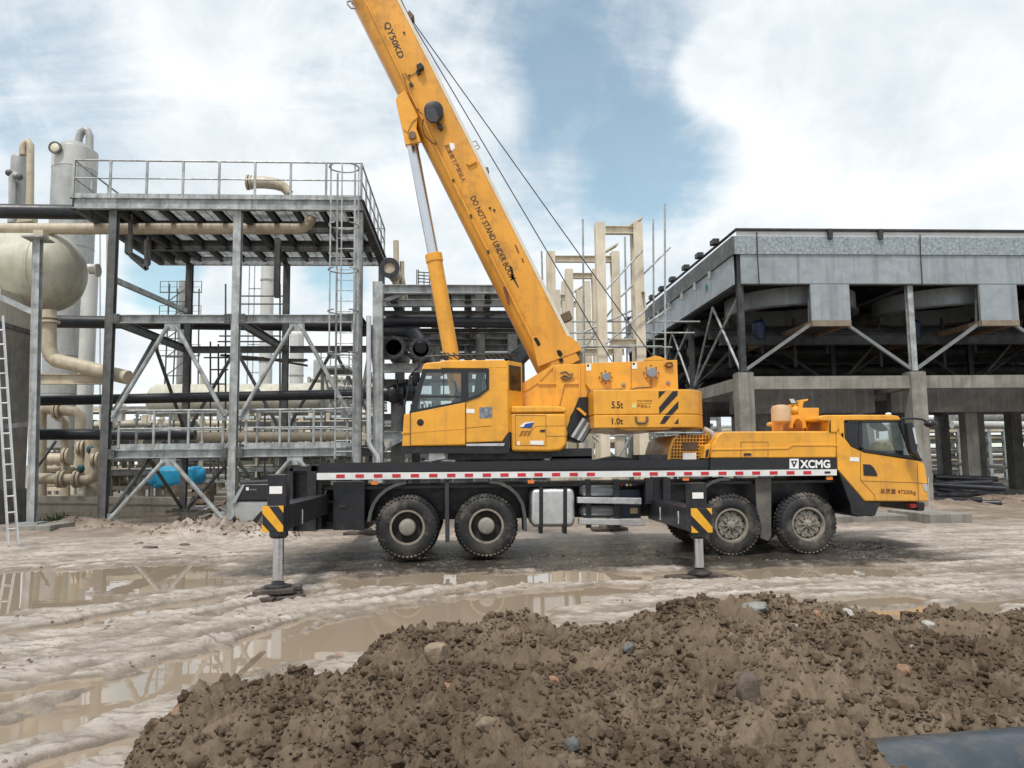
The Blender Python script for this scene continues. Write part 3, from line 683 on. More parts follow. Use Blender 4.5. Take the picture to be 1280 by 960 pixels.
# --- chassis
mb = MB(); pbox(400, 603, 1046, 652, 14.05, 1.1, mb); pbox(398, 603, 1046, 609, 13.55, 2.1, mb); obj('chassis_frame', mb, BLKC, C)
mb = MB(); pbox(361, 582, 1040, 590, 13.36, 2.5, mb); pbox(398, 577, 880, 583, 13.75, 1.7, mb); pbox(660, 573, 880, 579, 13.7, .5, mb)
pbox(690, 570, 740, 576, 13.75, .35, mb); pbox(799, 568, 834, 577, 13.6, .6, mb); slab([(735, 577), (768, 570), (800, 574), (800, 578)], 13.7, .5, mb)
obj('deck', mb, BLK, C, bevel=.008)
mb = MB(); slab([(398, 578.5), (560, 577.5), (700, 575.5), (888, 574), (888, 590), (398, 592)], 13.38, .05, mb); obj('deck_coaming', mb, BLKC, C)
for far in (0, 1):
    Yr = YN if not far else 15.87
    mb = MB(); a = at(396, 600, YN); b = at(747, 588.5, YN); c = at(1046, 596.5, YN)
    z0 = (a.z + c.z) / 2
    sl = [(396, 591.2), (747, 589), (1046, 586.6), (1046, 594.2), (747, 596.4), (396, 599.8)]
    rail = obj('side_rail', MB().prism([V(at(x, y, YN).x, Yr, at(x, y, YN).z) for x, y in sl], (0, .035, 0)), WHT, C)
RX_ = [425.5, 449.5, 472.5, 495.5, 518.5, 541.5, 564, 586, 608.5, 630.5, 652, 673, 695, 717, 738.5, 796, 817, 838.5, 860, 881, 903, 924, 945, 967, 988, 1009]
def raily(x): return 595.4 - (x - 396) / 650.0 * 4.9
r0 = None
for i, x in enumerate(RX_):
    y = raily(x)
    r = obj('reflector_patch', pbox(x - 5.3, y - 2.2, x + 5.3, y + 2.2, YN - .006, .008), RED, C, loc=at(x, y, YN)) if r0 is None else dup(r0, C, at(x, y, YN) - wloc(r0))
    r0 = r0 or r
obj('marker_plate', pbox(1031, 589.2, 1038, 591.8, YN - .006, .008), BLKC, C)
m0 = None
for x, y in ((468, 603), (664, 601.5), (858, 598), (1038, 597)):
    if m0 is None:
        m0 = obj('side_marker_lamp', pbox(x - 4, y - 1.5, x + 4, y + 2.8, YN + .02, .05), AMBER, C, loc=at(x, y, YN))
    else: dup(m0, C, at(x, y, YN) - wloc(m0))
# --- rear cabinets
obj('rear_locker', pbox(416, 601, 456, 663, 13.42, .5), BLK, C, bevel=.01)
obj('locker_handle', pbox(424, 632, 433, 634, 13.40, .02), DKGREY, C)
mb = MB(); slab([(359, 584), (395, 582), (395, 664), (359, 664)], 13.55, .05, mb); slab([(359, 584), (366, 584), (366, 664), (359, 664)], 13.3, .3, mb); slab([(384, 583), (395, 582), (395, 664), (384, 664)], 13.3, .3, mb)
slab([(359, 584), (395, 582), (395, 589), (359, 589)], 13.3, .3, mb); obj('rear_outrigger_housing', mb, BLK, C)
mb = MB(); slab([(807, 597.5), (838, 597), (838, 630), (807, 630)], 13.42, .06, mb); slab([(807, 597.5), (816, 597.5), (816, 630), (807, 630)], 13.3, .12, mb); slab([(829, 597), (838, 597), (838, 630), (829, 630)], 13.3, .12, mb); obj('front_outrigger_housing', mb, BLK, C)
mb = MB(); pbox(395, 600, 402, 662, 13.4, .9, mb); pbox(395, 626, 418, 629, 13.5, .05, mb); pbox(395, 651, 460, 662, 13.9, 1.4, mb); obj('rear_bracket', mb, BLKC, C)
h0 = None
for x in (398.5, 402.5, 406.5):
    h = obj('hydraulic_hose', MB().tube([at(x, 624, 13.6), at(x - 1, 618, 13.55), at(x + 1, 614, 13.55), at(x + 2, 613, 13.7)], .018, 8), HUB, C)
# --- wheels
def tyre_mod(i, j): return (-.012 if (j % 2) else .006) if i in (4, 5, 6, 7) else 0
def make_wheel(px, py, steer, Yf, seed):
    c = at(px, py, 13.32); c.y = Yf; R, w = .535, .31
    prof = [(.275, .03), (.30, .005), (.40, -.005), (.475, .02), (.517, .05), (R, .09), (R, w - .09), (.517, w - .05), (.475, w - .02), (.40, w + .005), (.30, w - .005), (.275, w - .03)]
    wh = obj('wheel', MB().lathe(c, (0, 1, 0), [(.0, .16), (.10, .16), (.27, .16), (.282, .02), (.262, .02), (.25, .12)] if not steer else [(.0, .12), (.2, .12), (.262, .14), (.285, .02), (.262, .02), (.25, .1)], 40), RIMD if not steer else HUB, C, loc=c)
    obj('tyre', MB().lathe(c, (0, 1, 0), prof, 120, tyre_mod, False), RUB, wh, loc=c, smooth=40)
    lug = MB()
    for j in range(44):
        for sgn, t in ((0, -.0), (1, w)):
            a = (j + .5 * sgn) * 2 * math.pi / 44; q = V(math.cos(a), 0, math.sin(a)); tg = V(-math.sin(a), 0, math.cos(a))
            p0 = c + q * .49 + V(0, .02 if not sgn else w - .02, 0); p1 = c + q * .538 + V(0, .10 if not sgn else w - .10, 0)
            lug.beam(p0, p1, .042, .030, up=q)
    obj('tread_block', lug, RUB, wh, loc=c)['kind'] = 'stuff'
    obj('rim_flange', MB().ring(c + V(0, .005, 0), (0, 1, 0), .262, .302, .05, 48), HUB, wh, loc=c, bevel=.006)
    if not steer:
        obj('hub', MB().lathe(c, (0, 1, 0), [(0, -.035), (.10, -.035), (.13, -.02), (.145, .02), (.145, .15)], 32), HUBL, wh, loc=c, bevel=.004)
        hb = MB()
        for k in range(10):
            a = k * math.pi / 5; hb.lathe(c + V(math.cos(a) * .19, .142, math.sin(a) * .19), (0, 1, 0), [(0, 0), (.02, 0), (.022, .03)], 8)
        obj('bolt_ring', hb, HUB, wh, loc=c)['kind'] = 'stuff'
    else:
        obj('hub', MB().lathe(c, (0, 1, 0), [(0, -.01), (.035, -.01), (.045, .01), (.07, .02), (.085, .05), (.085, .12)], 24), HUBL, wh, loc=c)
        sp = MB()
        for k in range(10):
            a = k * math.pi / 5; q = V(math.cos(a), 0, math.sin(a)); sp.beam(c + q * .06 + V(0, .045, 0), c + q * .15 + V(0, .055, 0), .028, .03, up=V(0, 1, 0))
            sp.lathe(c + q * .165 + V(0, .035, 0), (0, 1, 0), [(0, 0), (.017, 0), (.019, .06)], 8)
        obj('bolt_ring', sp, HUB, wh, loc=c)['kind'] = 'stuff'
        obj('rim_disc', MB().ring(c + V(0, .065, 0), (0, 1, 0), .10, .232, .03, 40), HUBL, wh, loc=c, bevel=.008)
        hl = MB()
        for k in range(10):
            a = (k + .5) * math.pi / 5; q = V(math.cos(a), 0, math.sin(a)); hl.ball(c + q * .222 + V(0, .066, 0), .022, .010, .022, 10, 5)
        obj('rim_hole', hl, BLKC, wh, loc=c)['kind'] = 'stuff'
    return wh
def dup_wheel(src, dx, dy):
    c = src.copy(); COL.objects.link(c); c.location = Vector(src.location) + V(dx, dy, 0)
    for ch in src.children:
        d = ch.copy(); COL.objects.link(d); d.parent = c
    return c
WHX = [at(509, 660, 13.32), at(608, 658, 13.32), at(915, 657, 13.32), at(1011, 655, 13.32)]
wr = make_wheel(509, 659.5, False, 13.32, 1); wf = make_wheel(915, 657, True, 13.32, 2)
for dx in (0, WHX[1].x - WHX[0].x):
    for dy in (0, .36, 1.88, 2.24):
        if dx or dy: dup_wheel(wr, dx, dy)
for dx in (0, WHX[3].x - WHX[2].x):
    for dy in (0, 2.24):
        if dx or dy: dup_wheel(wf, dx, dy)
for k, x in enumerate(WHX):
    obj('axle', MB().tube([V(x.x, 13.5, .535), V(x.x, 15.7, .535)], .11, 12).ball(V(x.x, 14.6, .54), .26, .3, .26), BLKC, C)
    obj('leaf_spring', MB().beam(V(x.x - .6, 13.95, .85), V(x.x + .6, 13.95, .85), .09, .12), BLKC, C)
# --- mudguards, flaps
def arc_strip(pts, Y, depth, th, m, name='mudguard'):
    p = [at(x, y, Y) for x, y in pts]; mb = MB()
    out = []
    for i in range(len(p)):
        t = (p[min(i + 1, len(p) - 1)] - p[max(i - 1, 0)]).normalized(); n = V(-t.z, 0, t.x); out.append(p[i] + n * th)
    for i in range(len(p) - 1): mb.prism([p[i], p[i + 1], out[i + 1], out[i]], (0, depth, 0))
    return obj(name, mb, m, C, smooth=50)
MG = mat('mudguard_grey', (.055, .058, .062), .45, var=.25, dirt=((.16, .14, .11), .5, 5, .5))
arc_strip([(459, 652), (461, 640), (465, 629), (472, 619), (481, 611), (492, 605), (507, 601)], 13.32, .5, -.055, MG)
arc_strip([(612, 600), (626, 602), (638, 608), (648, 617), (655, 629), (658, 645), (659, 664)], 13.32, .5, -.055, MG)
arc_strip([(876, 613), (882, 606), (890, 601), (900, 597.5), (912, 597)], 13.32, .5, -.05, MG)
obj('mud_flap', pbox(556.5, 602, 561, 678, 13.34, .45), DKGREY, C)
FLAP = mat('muddy_flap', (.085, .08, .075), .7, var=.25, dirt=((.17, .15, .12), .6, 3, .45))
obj('mud_flap', slab([(944, 597), (964, 596), (964, 670), (960, 676), (950, 672), (946, 640)], 13.45, .03), FLAP, C)
obj('mud_flap', slab([(1078, 626), (1082, 626), (1072, 645), (1068, 645)], 13.5, .4), DKGREY, C)
# --- fuel tank, air tanks, steps
ft = obj('fuel_tank', slab([(665, 611), (717, 610), (718.5, 620), (719, 650), (717, 658.5), (665.5, 659), (663, 650), (663.5, 620)], 13.36, .62), ALU, C, bevel=.07, segs=4)
for x in (676.5, 706.5): obj('tank_strap', slab([(x - 2.5, 609.5), (x + 2.5, 609.5), (x + 2.5, 660), (x - 2.5, 660)], 13.345, .65), BLKC, ft, bevel=.01)
obj('tank_cap', MB().lathe(at(690, 613, 13.45), (0, 0, 1), [(.06, -.03), (.07, .0), (.07, .03), (0, .035)], 16), CHR, ft)
for x in (676.5, 706.5): obj('tank_bracket', pbox(x - 2, 659, x + 2, 667, 13.6, .3), BLKC, ft)
ATK = mat('air_tank_grey', (.16, .165, .17), .4, .5, var=.2, dirt=((.08, .075, .07), .6, 4, .5))
for y in (613.5, 638.5): obj('air_tank', MB().tube([at(724, y, 13.55), at(729, y, 13.55), at(766, y, 13.55), at(771, y, 13.55)], [.06, .12, .12, .06], 20), ATK, C, smooth=60)
mb = MB(); pbox(733, 599, 738, 660, 13.42, .06, mb); pbox(768, 599, 774, 660, 13.42, .06, mb); obj('tank_frame', mb, BLKC, C)
st = obj('step_bar', slab([(722, 621.5), (802, 622.5), (802, 630.5), (722, 629)], 13.31, .16), ALU, C, bevel=.01)
obj('step_bar', slab([(724, 648), (807, 649.5), (807, 657.5), (724, 655.5)], 13.31, .16), ALU, C, bevel=.01)
for i, (x, c) in enumerate(((776, RED), (783, INKW), (787.5, HAZY), (792, BLUE))): obj('air_coupling', MB().lathe(at(x, 606, 13.6), (0, -1, 0), [(.018, 0), (.022, .05), (.012, .06), (0, .06)], 10), c, C)
obj('battery_box', pbox(775, 612, 800, 648, 13.65, .4), mat('navy_box', (.012, .018, .04), .4), C)
obj('label_plate', pbox(788, 635, 797, 642, 13.63, .02), mat('tan_plate', (.36, .27, .14), .5), C)
# --- outriggers: (end plate px), beam root, jack, foot
def outrigger(ex0, ey0, ex1, ey1, Ye, Yroot, jx, jtop, jy0, foot_y, hz, group):
    a = at(ex0, ey1, Ye); b = at(ex1, ey0, Ye); w0, w1, z0, z1 = a.x, b.x, a.z, b.z
    mb = MB().prism([V(w0, Ye, z0), V(w1, Ye, z0), V(w1, Ye, z1), V(w0, Ye, z1)], (0, Yroot - Ye, 0))
    ob = obj('outrigger_beam', mb, BLK, C, bevel=.012)
    # hazard plate: yellow bars on black
    for pts in hz:
        obj('hazard_stripe', MB().prism([V(w0 + (w1 - w0) * u, Ye - .006, z0 + (z1 - z0) * v) for u, v in pts], (0, .008, 0)), HAZY, ob)
    jm = MB(); c = V((w0 + w1) / 2 + jx, Ye + .12, 0)
    zt = z1 + jtop
    obj('jack_housing', MB().box((c.x - .13, Ye + .01, z1 - .02), (c.x + .11, Ye + .24, zt)), BLK, ob, bevel=.01)
    obj('sticker', MB().box((c.x - .10, Ye + .002, z1 + jtop * .38), (c.x + .06, Ye + .012, z1 + jtop * .62)), STICK, ob)
    obj('jack_collar', MB().lathe(V(c.x, c.y, z0 - .09), (0, 0, 1), [(.095, 0), (.12, .03), (.12, .1)], 20), BLKC, ob)
    obj('jack_rod', MB().tube([V(c.x, c.y, z0 - .05), V(c.x, c.y, foot_y + .05)], .068, 24), CHR, ob)
    obj('jack_foot', MB().lathe(V(c.x, c.y, foot_y - .045), (0, 0, 1), [(.0, 0), (.17, 0), (.17, .022), (.12, .035), (.085, .04), (.08, .07), (0, .07)], 28), BLK, ob)
    return ob, c
HZ1 = [[(.0, 1.0), (.28, 1.0), (1.0, .22), (1.0, .0), (.78, .0), (.0, .72)], [(.0, .30), (.34, .0), (.0, .0)], [(.74, 1.0), (1.0, 1.0), (1.0, .72)]]
tz_r = float(terrain(np.array([-2.5]), np.array([10.27]))[0]); tz_f = float(terrain(np.array([3.2]), np.array([11.07]))[0])
rb, rc = outrigger(327.5, 632, 354.5, 665, 10.15, 13.6, .05, .40, 600, max(at(338, 741, 10.25).z + .08, tz_r + .115), HZ1, 'r')
HZ2 = HZ1
fb, fc = outrigger(864.5, 635, 889.5, 666, 10.95, 13.6, -.02, .36, 605, max(at(877, 726, 11.05).z + .10, tz_f + .14), HZ2, 'f')
for o_, c_, zz in ((rb, rc, .0), (fb, fc, .0)):
    for k in range(2):
        pass
for x0, y0, x1, y1 in ((843, 639, 843.5, 655), (845.5, 644, 845.7, 654), (814, 634, 814.4, 650), (816.5, 640, 816.7, 648)):
    Yc = 11.6 if x0 > 830 else 12.7; xs_ = at(866, 640, 10.95).x - .0
    k = fb.data.vertices; xl = min(v.co.x for v in k) + wloc(fb).x
    q0 = V(xl - .003, (Yc), at(x0, y0, Yc).z); q1 = V(xl - .003, Yc + .02, at(x1, y1, Yc).z)
    obj('chalk_mark', MB().beam(q0, q1, .012, .02), INKW, fb)
for Yc in (11.3,):
    xr = max(v.co.x for v in rb.data.vertices) + wloc(rb).x
    obj('chalk_mark', MB().beam(V(xr + .003, Yc, .82), V(xr + .003, Yc, 1.02), .012, .02), INKW, rb)
# far side legs
def far_leg(x, Ye):
    z0, z1 = .52, .88
    ob = obj('outrigger_beam', MB().box((x - .17, 15.6, z0), (x + .17, Ye, z1)), BLK, C)
    obj('jack_rod', MB().tube([V(x, Ye - .12, z0), V(x, Ye - .12, .14)], .068, 20), CHR, ob)
    obj('jack_foot', MB().lathe(V(x, Ye - .12, .09), (0, 0, 1), [(0, 0), (.22, 0), (.22, .05), (.1, .11), (0, .12)], 24), HUB, ob)
far_leg(rc.x + .05, 18.3); far_leg(fc.x, 18.3)
# --- engine hood
hood = obj('engine_hood', slab([(889, 573), (890.5, 556), (896, 546), (900, 541.5), (906, 539.3), (1046, 538.8), (1046, 572.5)], 13.33, 2.45), YEL, C, bevel=.03)
obj('hood_band', slab([(888, 573), (1046, 572.2), (1046, 586), (888, 587.5)], 13.325, 2.46), BLKC, C)
obj('hood_crease', slab([(984, 559), (990, 555), (1046, 555), (1046, 557.5), (991, 557.5), (985, 561.5), (890, 563), (890, 561)], 13.318, .02), YEL, hood, bevel=.006)
def outline(name, pts, Y, parent, w=.007, m=BLKC, closed=True):
    mb = MB(); p = [at(x, y, Y) for x, y in pts]
    if closed: p = p + [p[0]]
    for a, b in zip(p, p[1:]): mb.beam(a, b, .008, w, up=V(0, 0, 1) if abs((b - a).normalized().z) < .9 else V(1, 0, 0))
    return obj(name, mb, m, parent, smooth=0)
PANL = mat('panel_gap', (.10, .045, .01), .7, var=.1)
outline('hood_hatch', [(926, 552.5), (960, 552.5), (960, 572), (926, 572)], 13.33, hood, m=PANL)
obj('hatch_latch', pbox(930, 566.5, 939, 569.5, 13.32, .02), BLKC, hood)
obj('hood_vent', slab([(881, 557), (887, 555), (889, 556), (886, 573), (880, 573)], 13.4, .3), YEL, hood, bevel=.01)
obj('vent_grille', slab([(882.5, 563), (886.5, 561), (885, 571), (881.5, 572)], 13.39, .02), BLKC, hood)
# emblem and brand letters on the band
lettering('brand_lettering', 'XCMG', zc((527, 377))[0], zc((669, 376))[0], 13.32, INKW, C, bold=.035, hscale=.145)
eb = MB(); q = zc((478, 352), (521, 352), (521, 398), (478, 398)); mbp = slab(q, 13.321, .004); obj('brand_emblem', mbp, INKW, C)
mb = MB(); slab(zc((484, 360), (515, 360), (501, 391), (497, 391)), 13.317, .004, mb); obj('emblem_triangle', mb, BLKC, C)
obj('emblem_core', slab(zc((494, 366), (505, 366), (500, 378), (499, 378)), 13.314, .004), INKW, C)
# --- driver's cab
dc = obj('driver_cab', slab(zc((700, 222), (738, 222), (738, 250), (770, 292), (830, 320), (1085, 360), (1106, 370), (1116, 384), (1124, 430), (1131, 480), (1135, 553), (833, 553), (706, 405)), 13.31, 2.45), YEL, C, bevel=.025)
obj('cab_roof', slab(zc((618, 160), (626, 150), (645, 146), (955, 145), (990, 150), (1001, 160), (1001, 172), (735, 172), (665, 176), (620, 172)), 13.31, 2.45), YEL, dc, bevel=.03)
mb = MB()
for Yp in (13.31, 15.68):
    slab(zc((665, 170), (738, 170), (738, 260), (700, 225), (665, 225)), Yp, .08, mb)
slab(zc((700, 170), (712, 170), (712, 225), (700, 225)), 13.31, 2.45, mb)
slab(zc((664, 170), (672, 170), (672, 225), (664, 225)), 13.31, .3, mb)
obj('rear_pillar', mb, YEL, dc)
for Yp in (13.30, 15.70):
    fr = MB()
    slab(zc((735, 173), (752, 175), (752, 248), (776, 285), (838, 308), (1068, 340), (1085, 356), (830, 320), (770, 292), (738, 250)), Yp, .05, fr)
    slab(zc((735, 173), (1001, 172), (1004, 182), (735, 184)), Yp, .05, fr)
    slab(zc((990, 172), (1003, 172), (1087, 357), (1055, 345)), Yp, .06, fr)
    slab(zc((803, 176), (820, 176), (823, 312), (805, 308)), Yp, .05, fr)
    slab(zc((752, 175), (805, 176), (805, 308), (776, 288), (752, 250)), Yp + .01, .03, fr)
    obj('window_frame', fr, BLKC, dc)
gl = MB(); slab(zc((820, 184), (990, 182), (1055, 345), (823, 310)), 13.325, .008, gl); obj('side_window', gl, GLS, dc)
gl = MB(); slab(zc((820, 184), (990, 182), (1055, 345), (823, 310)), 15.7, .008, gl); obj('side_window', gl, GLS, dc)
a, b = at(*zc((1000, 170))[0], 13.36), at(*zc((1087, 357))[0], 13.36)
obj('windscreen', MB().add([a, b, V(b.x, 15.7, b.z), V(a.x, 15.7, a.z)], [(0, 1, 2, 3)]), GLS, dc)
obj('windscreen_frame', MB().beam(a, b, .06, .05).beam(V(a.x, 15.7, a.z), V(b.x, 15.7, b.z), .06, .05).beam(V(b.x, 13.3, b.z), V(b.x, 15.7, b.z), .05, .05), BLKC, dc)
for yy in (13.75, 15.1):
    s = at(*zc((850, 330))[0], yy)
    obj('driver_seat', MB().box((s.x - .1, yy, s.z - .3), (s.x + .4, yy + .5, s.z + .12)).prism([V(s.x - .12, yy, s.z), V(s.x + .06, yy, s.z), V(s.x - .02, yy, s.z + .75), V(s.x - .16, yy, s.z + .75)], (0, .5, 0)), SEATM, dc, bevel=.03)
s = at(*zc((1000, 330))[0], 14)
obj('dashboard', MB().box((s.x - .22, 13.42, s.z - .4), (s.x + .02, 15.5, s.z - .02)), DKGREY, dc, bevel=.03)
obj('steering_wheel', MB().tube([V(s.x - .25 + .12 * math.cos(t) * .5, 15.1 + .23 * math.sin(t), s.z + .1 + .2 * math.cos(t)) for t in np.linspace(0, 6.283, 25)], .016, 8, caps=False), BLKC, dc)
mb = MB(); slab(zc((705, 405), (720, 405), (833, 553), (905, 556), (905, 570), (872, 625), (850, 620), (800, 625), (770, 612), (760, 560)), 13.33, 2.3, mb)
obj('wheel_arch_trim', mb, BLK, dc, bevel=.02)
outline('cab_door', zc((812, 322), (812, 452), (878, 523), (882, 553)), 13.31, dc, m=PANL, closed=False)
outline('door_seam', zc((812, 456), (1082, 465), (1128, 470)), 13.31, dc, m=PANL, closed=False)
outline('door_seam', zc((1078, 368), (1082, 465), (1085, 553)), 13.31, dc, m=PANL, closed=False)
obj('door_handle', slab(zc((825, 377), (858, 379), (874, 392), (890, 420), (892, 434), (827, 430)), 13.30, .02), BLKC, dc, bevel=.004)
obj('sticker', slab(zc((762, 344), (805, 346), (805, 365), (762, 363)), 13.306, .01), STICK, dc)
obj('headlamp', slab(zc((1104, 468), (1124, 472), (1128, 508), (1118, 506), (1110, 494)), 13.30, .35), CHR, dc)
lettering('weight_lettering', '总质量 47200kg', zc((905, 505))[0], zc((1072, 511))[0], 13.306, INKB, dc, bold=.01)
mb = MB(); slab(zc((1075, 556), (1118, 556), (1116, 598), (1078, 598)), 13.6, 2.0, mb); obj('front_bumper', mb, BLK, dc, bevel=.03)
obj('fog_lamp', slab(zc((1042, 563), (1080, 563), (1076, 582), (1050, 584)), 13.5, .1), RED, dc, bevel=.01)
obj('cab_step', slab(zc((860, 556), (905, 556), (880, 620), (840, 622)), 13.5, .25), DKGREY, dc)
obj('antenna_rod', MB().tube([at(*zc((1132, 440))[0], 13.35), at(*zc((1134, 600))[0], 13.35)], .008, 6), ALU, dc)
# mirrors
mr_ = MB(); mr_.tube([at(*p, 13.3) for p in zc((1003, 163), (1060, 162), (1100, 166), (1125, 178))], .02, 8); obj('mirror_arm', mr_, BLKC, dc)
obj('wide_mirror', MB().ball(at(*zc((1142, 187))[0], 13.25), .115, .1, .075), BLKC, dc, smooth=60)
obj('side_mirror', slab(zc((1030, 178), (1058, 176), (1066, 200), (1083, 290), (1082, 345), (1056, 330), (1042, 290)), 13.05, .14), BLKC, dc, bevel=.03)
obj('mirror_glass', slab(zc((1056, 206), (1068, 206), (1080, 280), (1072, 282)), 13.04, .02), CHR, dc)
obj('sun_visor', slab(zc((875, 180), (905, 175), (940, 205), (945, 220), (925, 222), (880, 200)), 13.5, .2), DKGREY, dc, bevel=.02)
obj('roof_beacon', MB().ball(at(*zc((943, 142))[0], 13.8), .055, .055, .03, 14, 7), STICK, dc, smooth=60)
# boom rest, lamp and air filter behind the cab
br = obj('boom_rest', slab(zc((516, 132), (527, 75), (567, 70), (566, 78), (545, 84), (540, 112), (617, 112), (617, 166), (540, 168), (530, 160)), 13.9, .5), YEL, C, bevel=.01)
slp = MB()
ang = [math.radians(a) for a in np.linspace(-10, 190, 15)]
o_ = [(517 + 40 * math.cos(t), 198 - 55 * math.sin(t)) for t in ang]; i_ = [(517 + 24 * math.cos(t), 200 - 36 * math.sin(t)) for t in ang]
slab(zc(*(o_ + i_[::-1])), 13.85, .3, slp); obj('rest_arch', slp, YEL, br)
obj('rest_post', slab(zc((425, 180), (448, 180), (448, 222), (425, 222)), 13.9, .3).add([], []), YEL, br)
obj('rest_brace', MB().beam(at(*zc((545, 172))[0], 13.95), at(*zc((585, 172))[0], 13.95), .05, .05).beam(at(*zc((548, 222))[0], 13.95), at(*zc((580, 172))[0], 13.95), .05, .05).beam(at(*zc((548, 222))[0], 13.95), at(*zc((541, 168))[0], 13.95), .05, .05), YEL, br)
obj('air_filter', MB().lathe(at(*zc((439, 182))[0], 13.85), (0, 0, 1), [(.13, 0), (.175, .03), (.175, .25), (.15, .31), (.06, .33), (0, .33)], 24), mat('tan_filter', (.50, .34, .2), .6), br, smooth=50)
wl = obj('work_lamp', slab(zc((470, 66), (502, 66), (515, 92), (485, 95)), 13.95, .12), BLKC, br, bevel=.008)
obj('lamp_lens', slab(zc((476, 70), (498, 70), (509, 89), (487, 91)), 13.94, .012), ALU, wl)
obj('lamp_bracket', MB().tube([at(*zc((500, 95))[0], 14.0), at(*zc((505, 130))[0], 14.0)], .05, 10).ball(at(*zc((505, 125))[0], 14.0), .09), YEL, br, smooth=60)
# radiator guard
rg = obj('radiator_guard', slab(z8((708, 664), (716, 610), (735, 550), (760, 525), (790, 520), (955, 520), (950, 600), (925, 664)), 13.75, 1.7), mat('dark_core', (.17, .065, .008), .5, var=.3), C)
sb = None
for k in range(13):
    x = 722 + k * 18
    obj('guard_bar', MB().beam(at(*z8((x, 662))[0], 13.73), at(*z8((x + 4, max(522, 560 - k * 20)))[0], 13.73), .02, .02), YEL, rg)
for k in range(7):
    y = 540 + k * 19; obj('guard_bar', MB().beam(at(*z8((735 - k * 4, y))[0], 13.715), at(*z8((948 - k * 3, y))[0], 13.715), .02, .02), YEL, rg)
obj('guard_frame', slab(z8((704, 664), (712, 608), (732, 548), (760, 521), (768, 526), (742, 556), (724, 612), (718, 664)), 13.68, 1.8), YEL, rg)
obj('guard_recess', slab(z8((792, 560), (876, 560), (876, 606), (792, 606)), 13.70, .02), RUST, rg)
obj('coolant_bottle', slab(z8((795, 622), (872, 622), (872, 664), (795, 664)), 13.66, .2), STICK, rg, bevel=.01)
obj('exhaust_stack', MB().tube([at(*p, 13.6) for p in z8((912, 488), (930, 495), (955, 508), (966, 525), (968, 562))], .055, 16), mat('exhaust_pipe', (.50, .44, .36), .35, .6), C, smooth=60)

# --- slewing superstructure
obj('slew_ring', MB().lathe(at(625, 577, 14.7), (0, 0, 1), [(.0, -.05), (.85, -.05), (.85, .10), (.72, .13), (.72, .26), (0, .26)], 48), BLKC, C)
obj('turntable_base', MB().box((at(560, 560, 14.0).x, 13.75, at(600, 576, 14.0).z + .02), (at(737, 560, 14).x, 15.6, at(600, 562, 14.0).z)), BLKC, C)
oc = obj('operator_cab', slab([(502.5, 558), (504.8, 518), (513, 515.5), (582, 502), (598, 494.5), (611, 486), (634.5, 486), (636, 540), (628, 552), (582, 553.5), (582, 557)], 13.45, .95), YEL, C, bevel=.02)
obj('cab_roof', slab([(527, 462.5), (529, 456), (533, 453.5), (549, 452), (553, 450.5), (630, 449.8), (634.5, 452), (634.5, 461), (552, 460.5), (551, 463)], 13.45, .95), YEL, oc, bevel=.02)
for dy_ in (0, .89): obj('rear_pillar', MB().prism([at(x, y, 13.45) + V(0, dy_, 0) for x, y in [(611, 459), (634.5, 459), (634.5, 487), (611, 487)]], (0, .06, 0)), YEL, oc)
# chamfered back corner
xa = at(634.5, 500, 13.45).x; xb = at(653, 500, 13.85).x; zt = at(640, 451.5, 13.6).z; zb = at(640, 541, 13.6).z
mb = MB().prism([V(xa, 13.452, zb), V(xb, 13.85, zb), V(xb, 14.39, zb), V(xa - .02, 14.39, zb)], (0, 0, zt - zb)); obj('rear_corner', mb, YEL, oc, bevel=.02)
def onrear(u, z): return V(xa + (xb - xa) * u, 13.452 + .398 * u, z)
nrm_ = V(.398, -(xb - xa), 0).normalized() * .012
zz1 = at(640, 457, 13.6).z; zz0 = at(640, 488, 13.6).z
obj('rear_window', MB().prism([onrear(.12, zz0) + nrm_, onrear(.88, zz0) + nrm_, onrear(.88, zz1) + nrm_, onrear(.12, zz1) + nrm_], -nrm_ * 1.6), mat('dark_rear_glass', (.035, .022, .012), .12), oc)
for Yp in (13.435, 14.37):
    fr = MB()
    slab(z7((145, 440), (222, 188), (245, 190), (205, 345), (188, 418), (440, 372), (440, 368), (466, 364), (540, 332), (580, 304), (582, 190), (600, 190), (600, 302), (545, 348), (466, 376)), Yp, .05, fr)
    slab(z7((222, 188), (600, 188), (600, 206), (232, 208)), Yp + .003, .05, fr)
    slab(z7((440, 190), (482, 190), (482, 366), (440, 372)), Yp + .002, .05, fr)
    slab(z7((200, 341), (441, 341), (441, 351), (198, 351)), Yp + .004, .04, fr)
    slab(z7((338, 206), (344, 206), (344, 342), (338, 342)), Yp + .006, .03, fr)
    obj('window_frame', fr, BLKC, oc)
for Yp in (13.46, 14.36):
    gl = MB(); slab(z7((238, 205), (441, 205), (441, 372), (186, 420)), Yp, .006, gl); obj('door_window', gl, GLS, oc)
    gl = MB(); slab(z7((482, 205), (582, 205), (582, 303), (540, 332), (482, 356)), Yp, .006, gl); obj('rear_side_window', gl, GLS, oc)
a, b = at(*z7((228, 190))[0], 13.47), at(*z7((143, 440))[0], 13.47)
obj('windscreen', MB().add([a, b, V(b.x, 14.38, b.z), V(a.x, 14.38, a.z)], [(0, 1, 2, 3)]), GLS, oc)
s = at(*z7((500, 400))[0], 13.9)
obj('operator_seat', MB().box((s.x - .35, 13.65, s.z - .1), (s.x + .12, 14.15, s.z + .1)).prism([V(s.x + .02, 13.65, s.z), V(s.x + .16, 13.65, s.z), V(s.x + .24, 13.65, s.z + .85), V(s.x + .12, 13.65, s.z + .85)], (0, .5, 0)), SEATM, oc, bevel=.03)
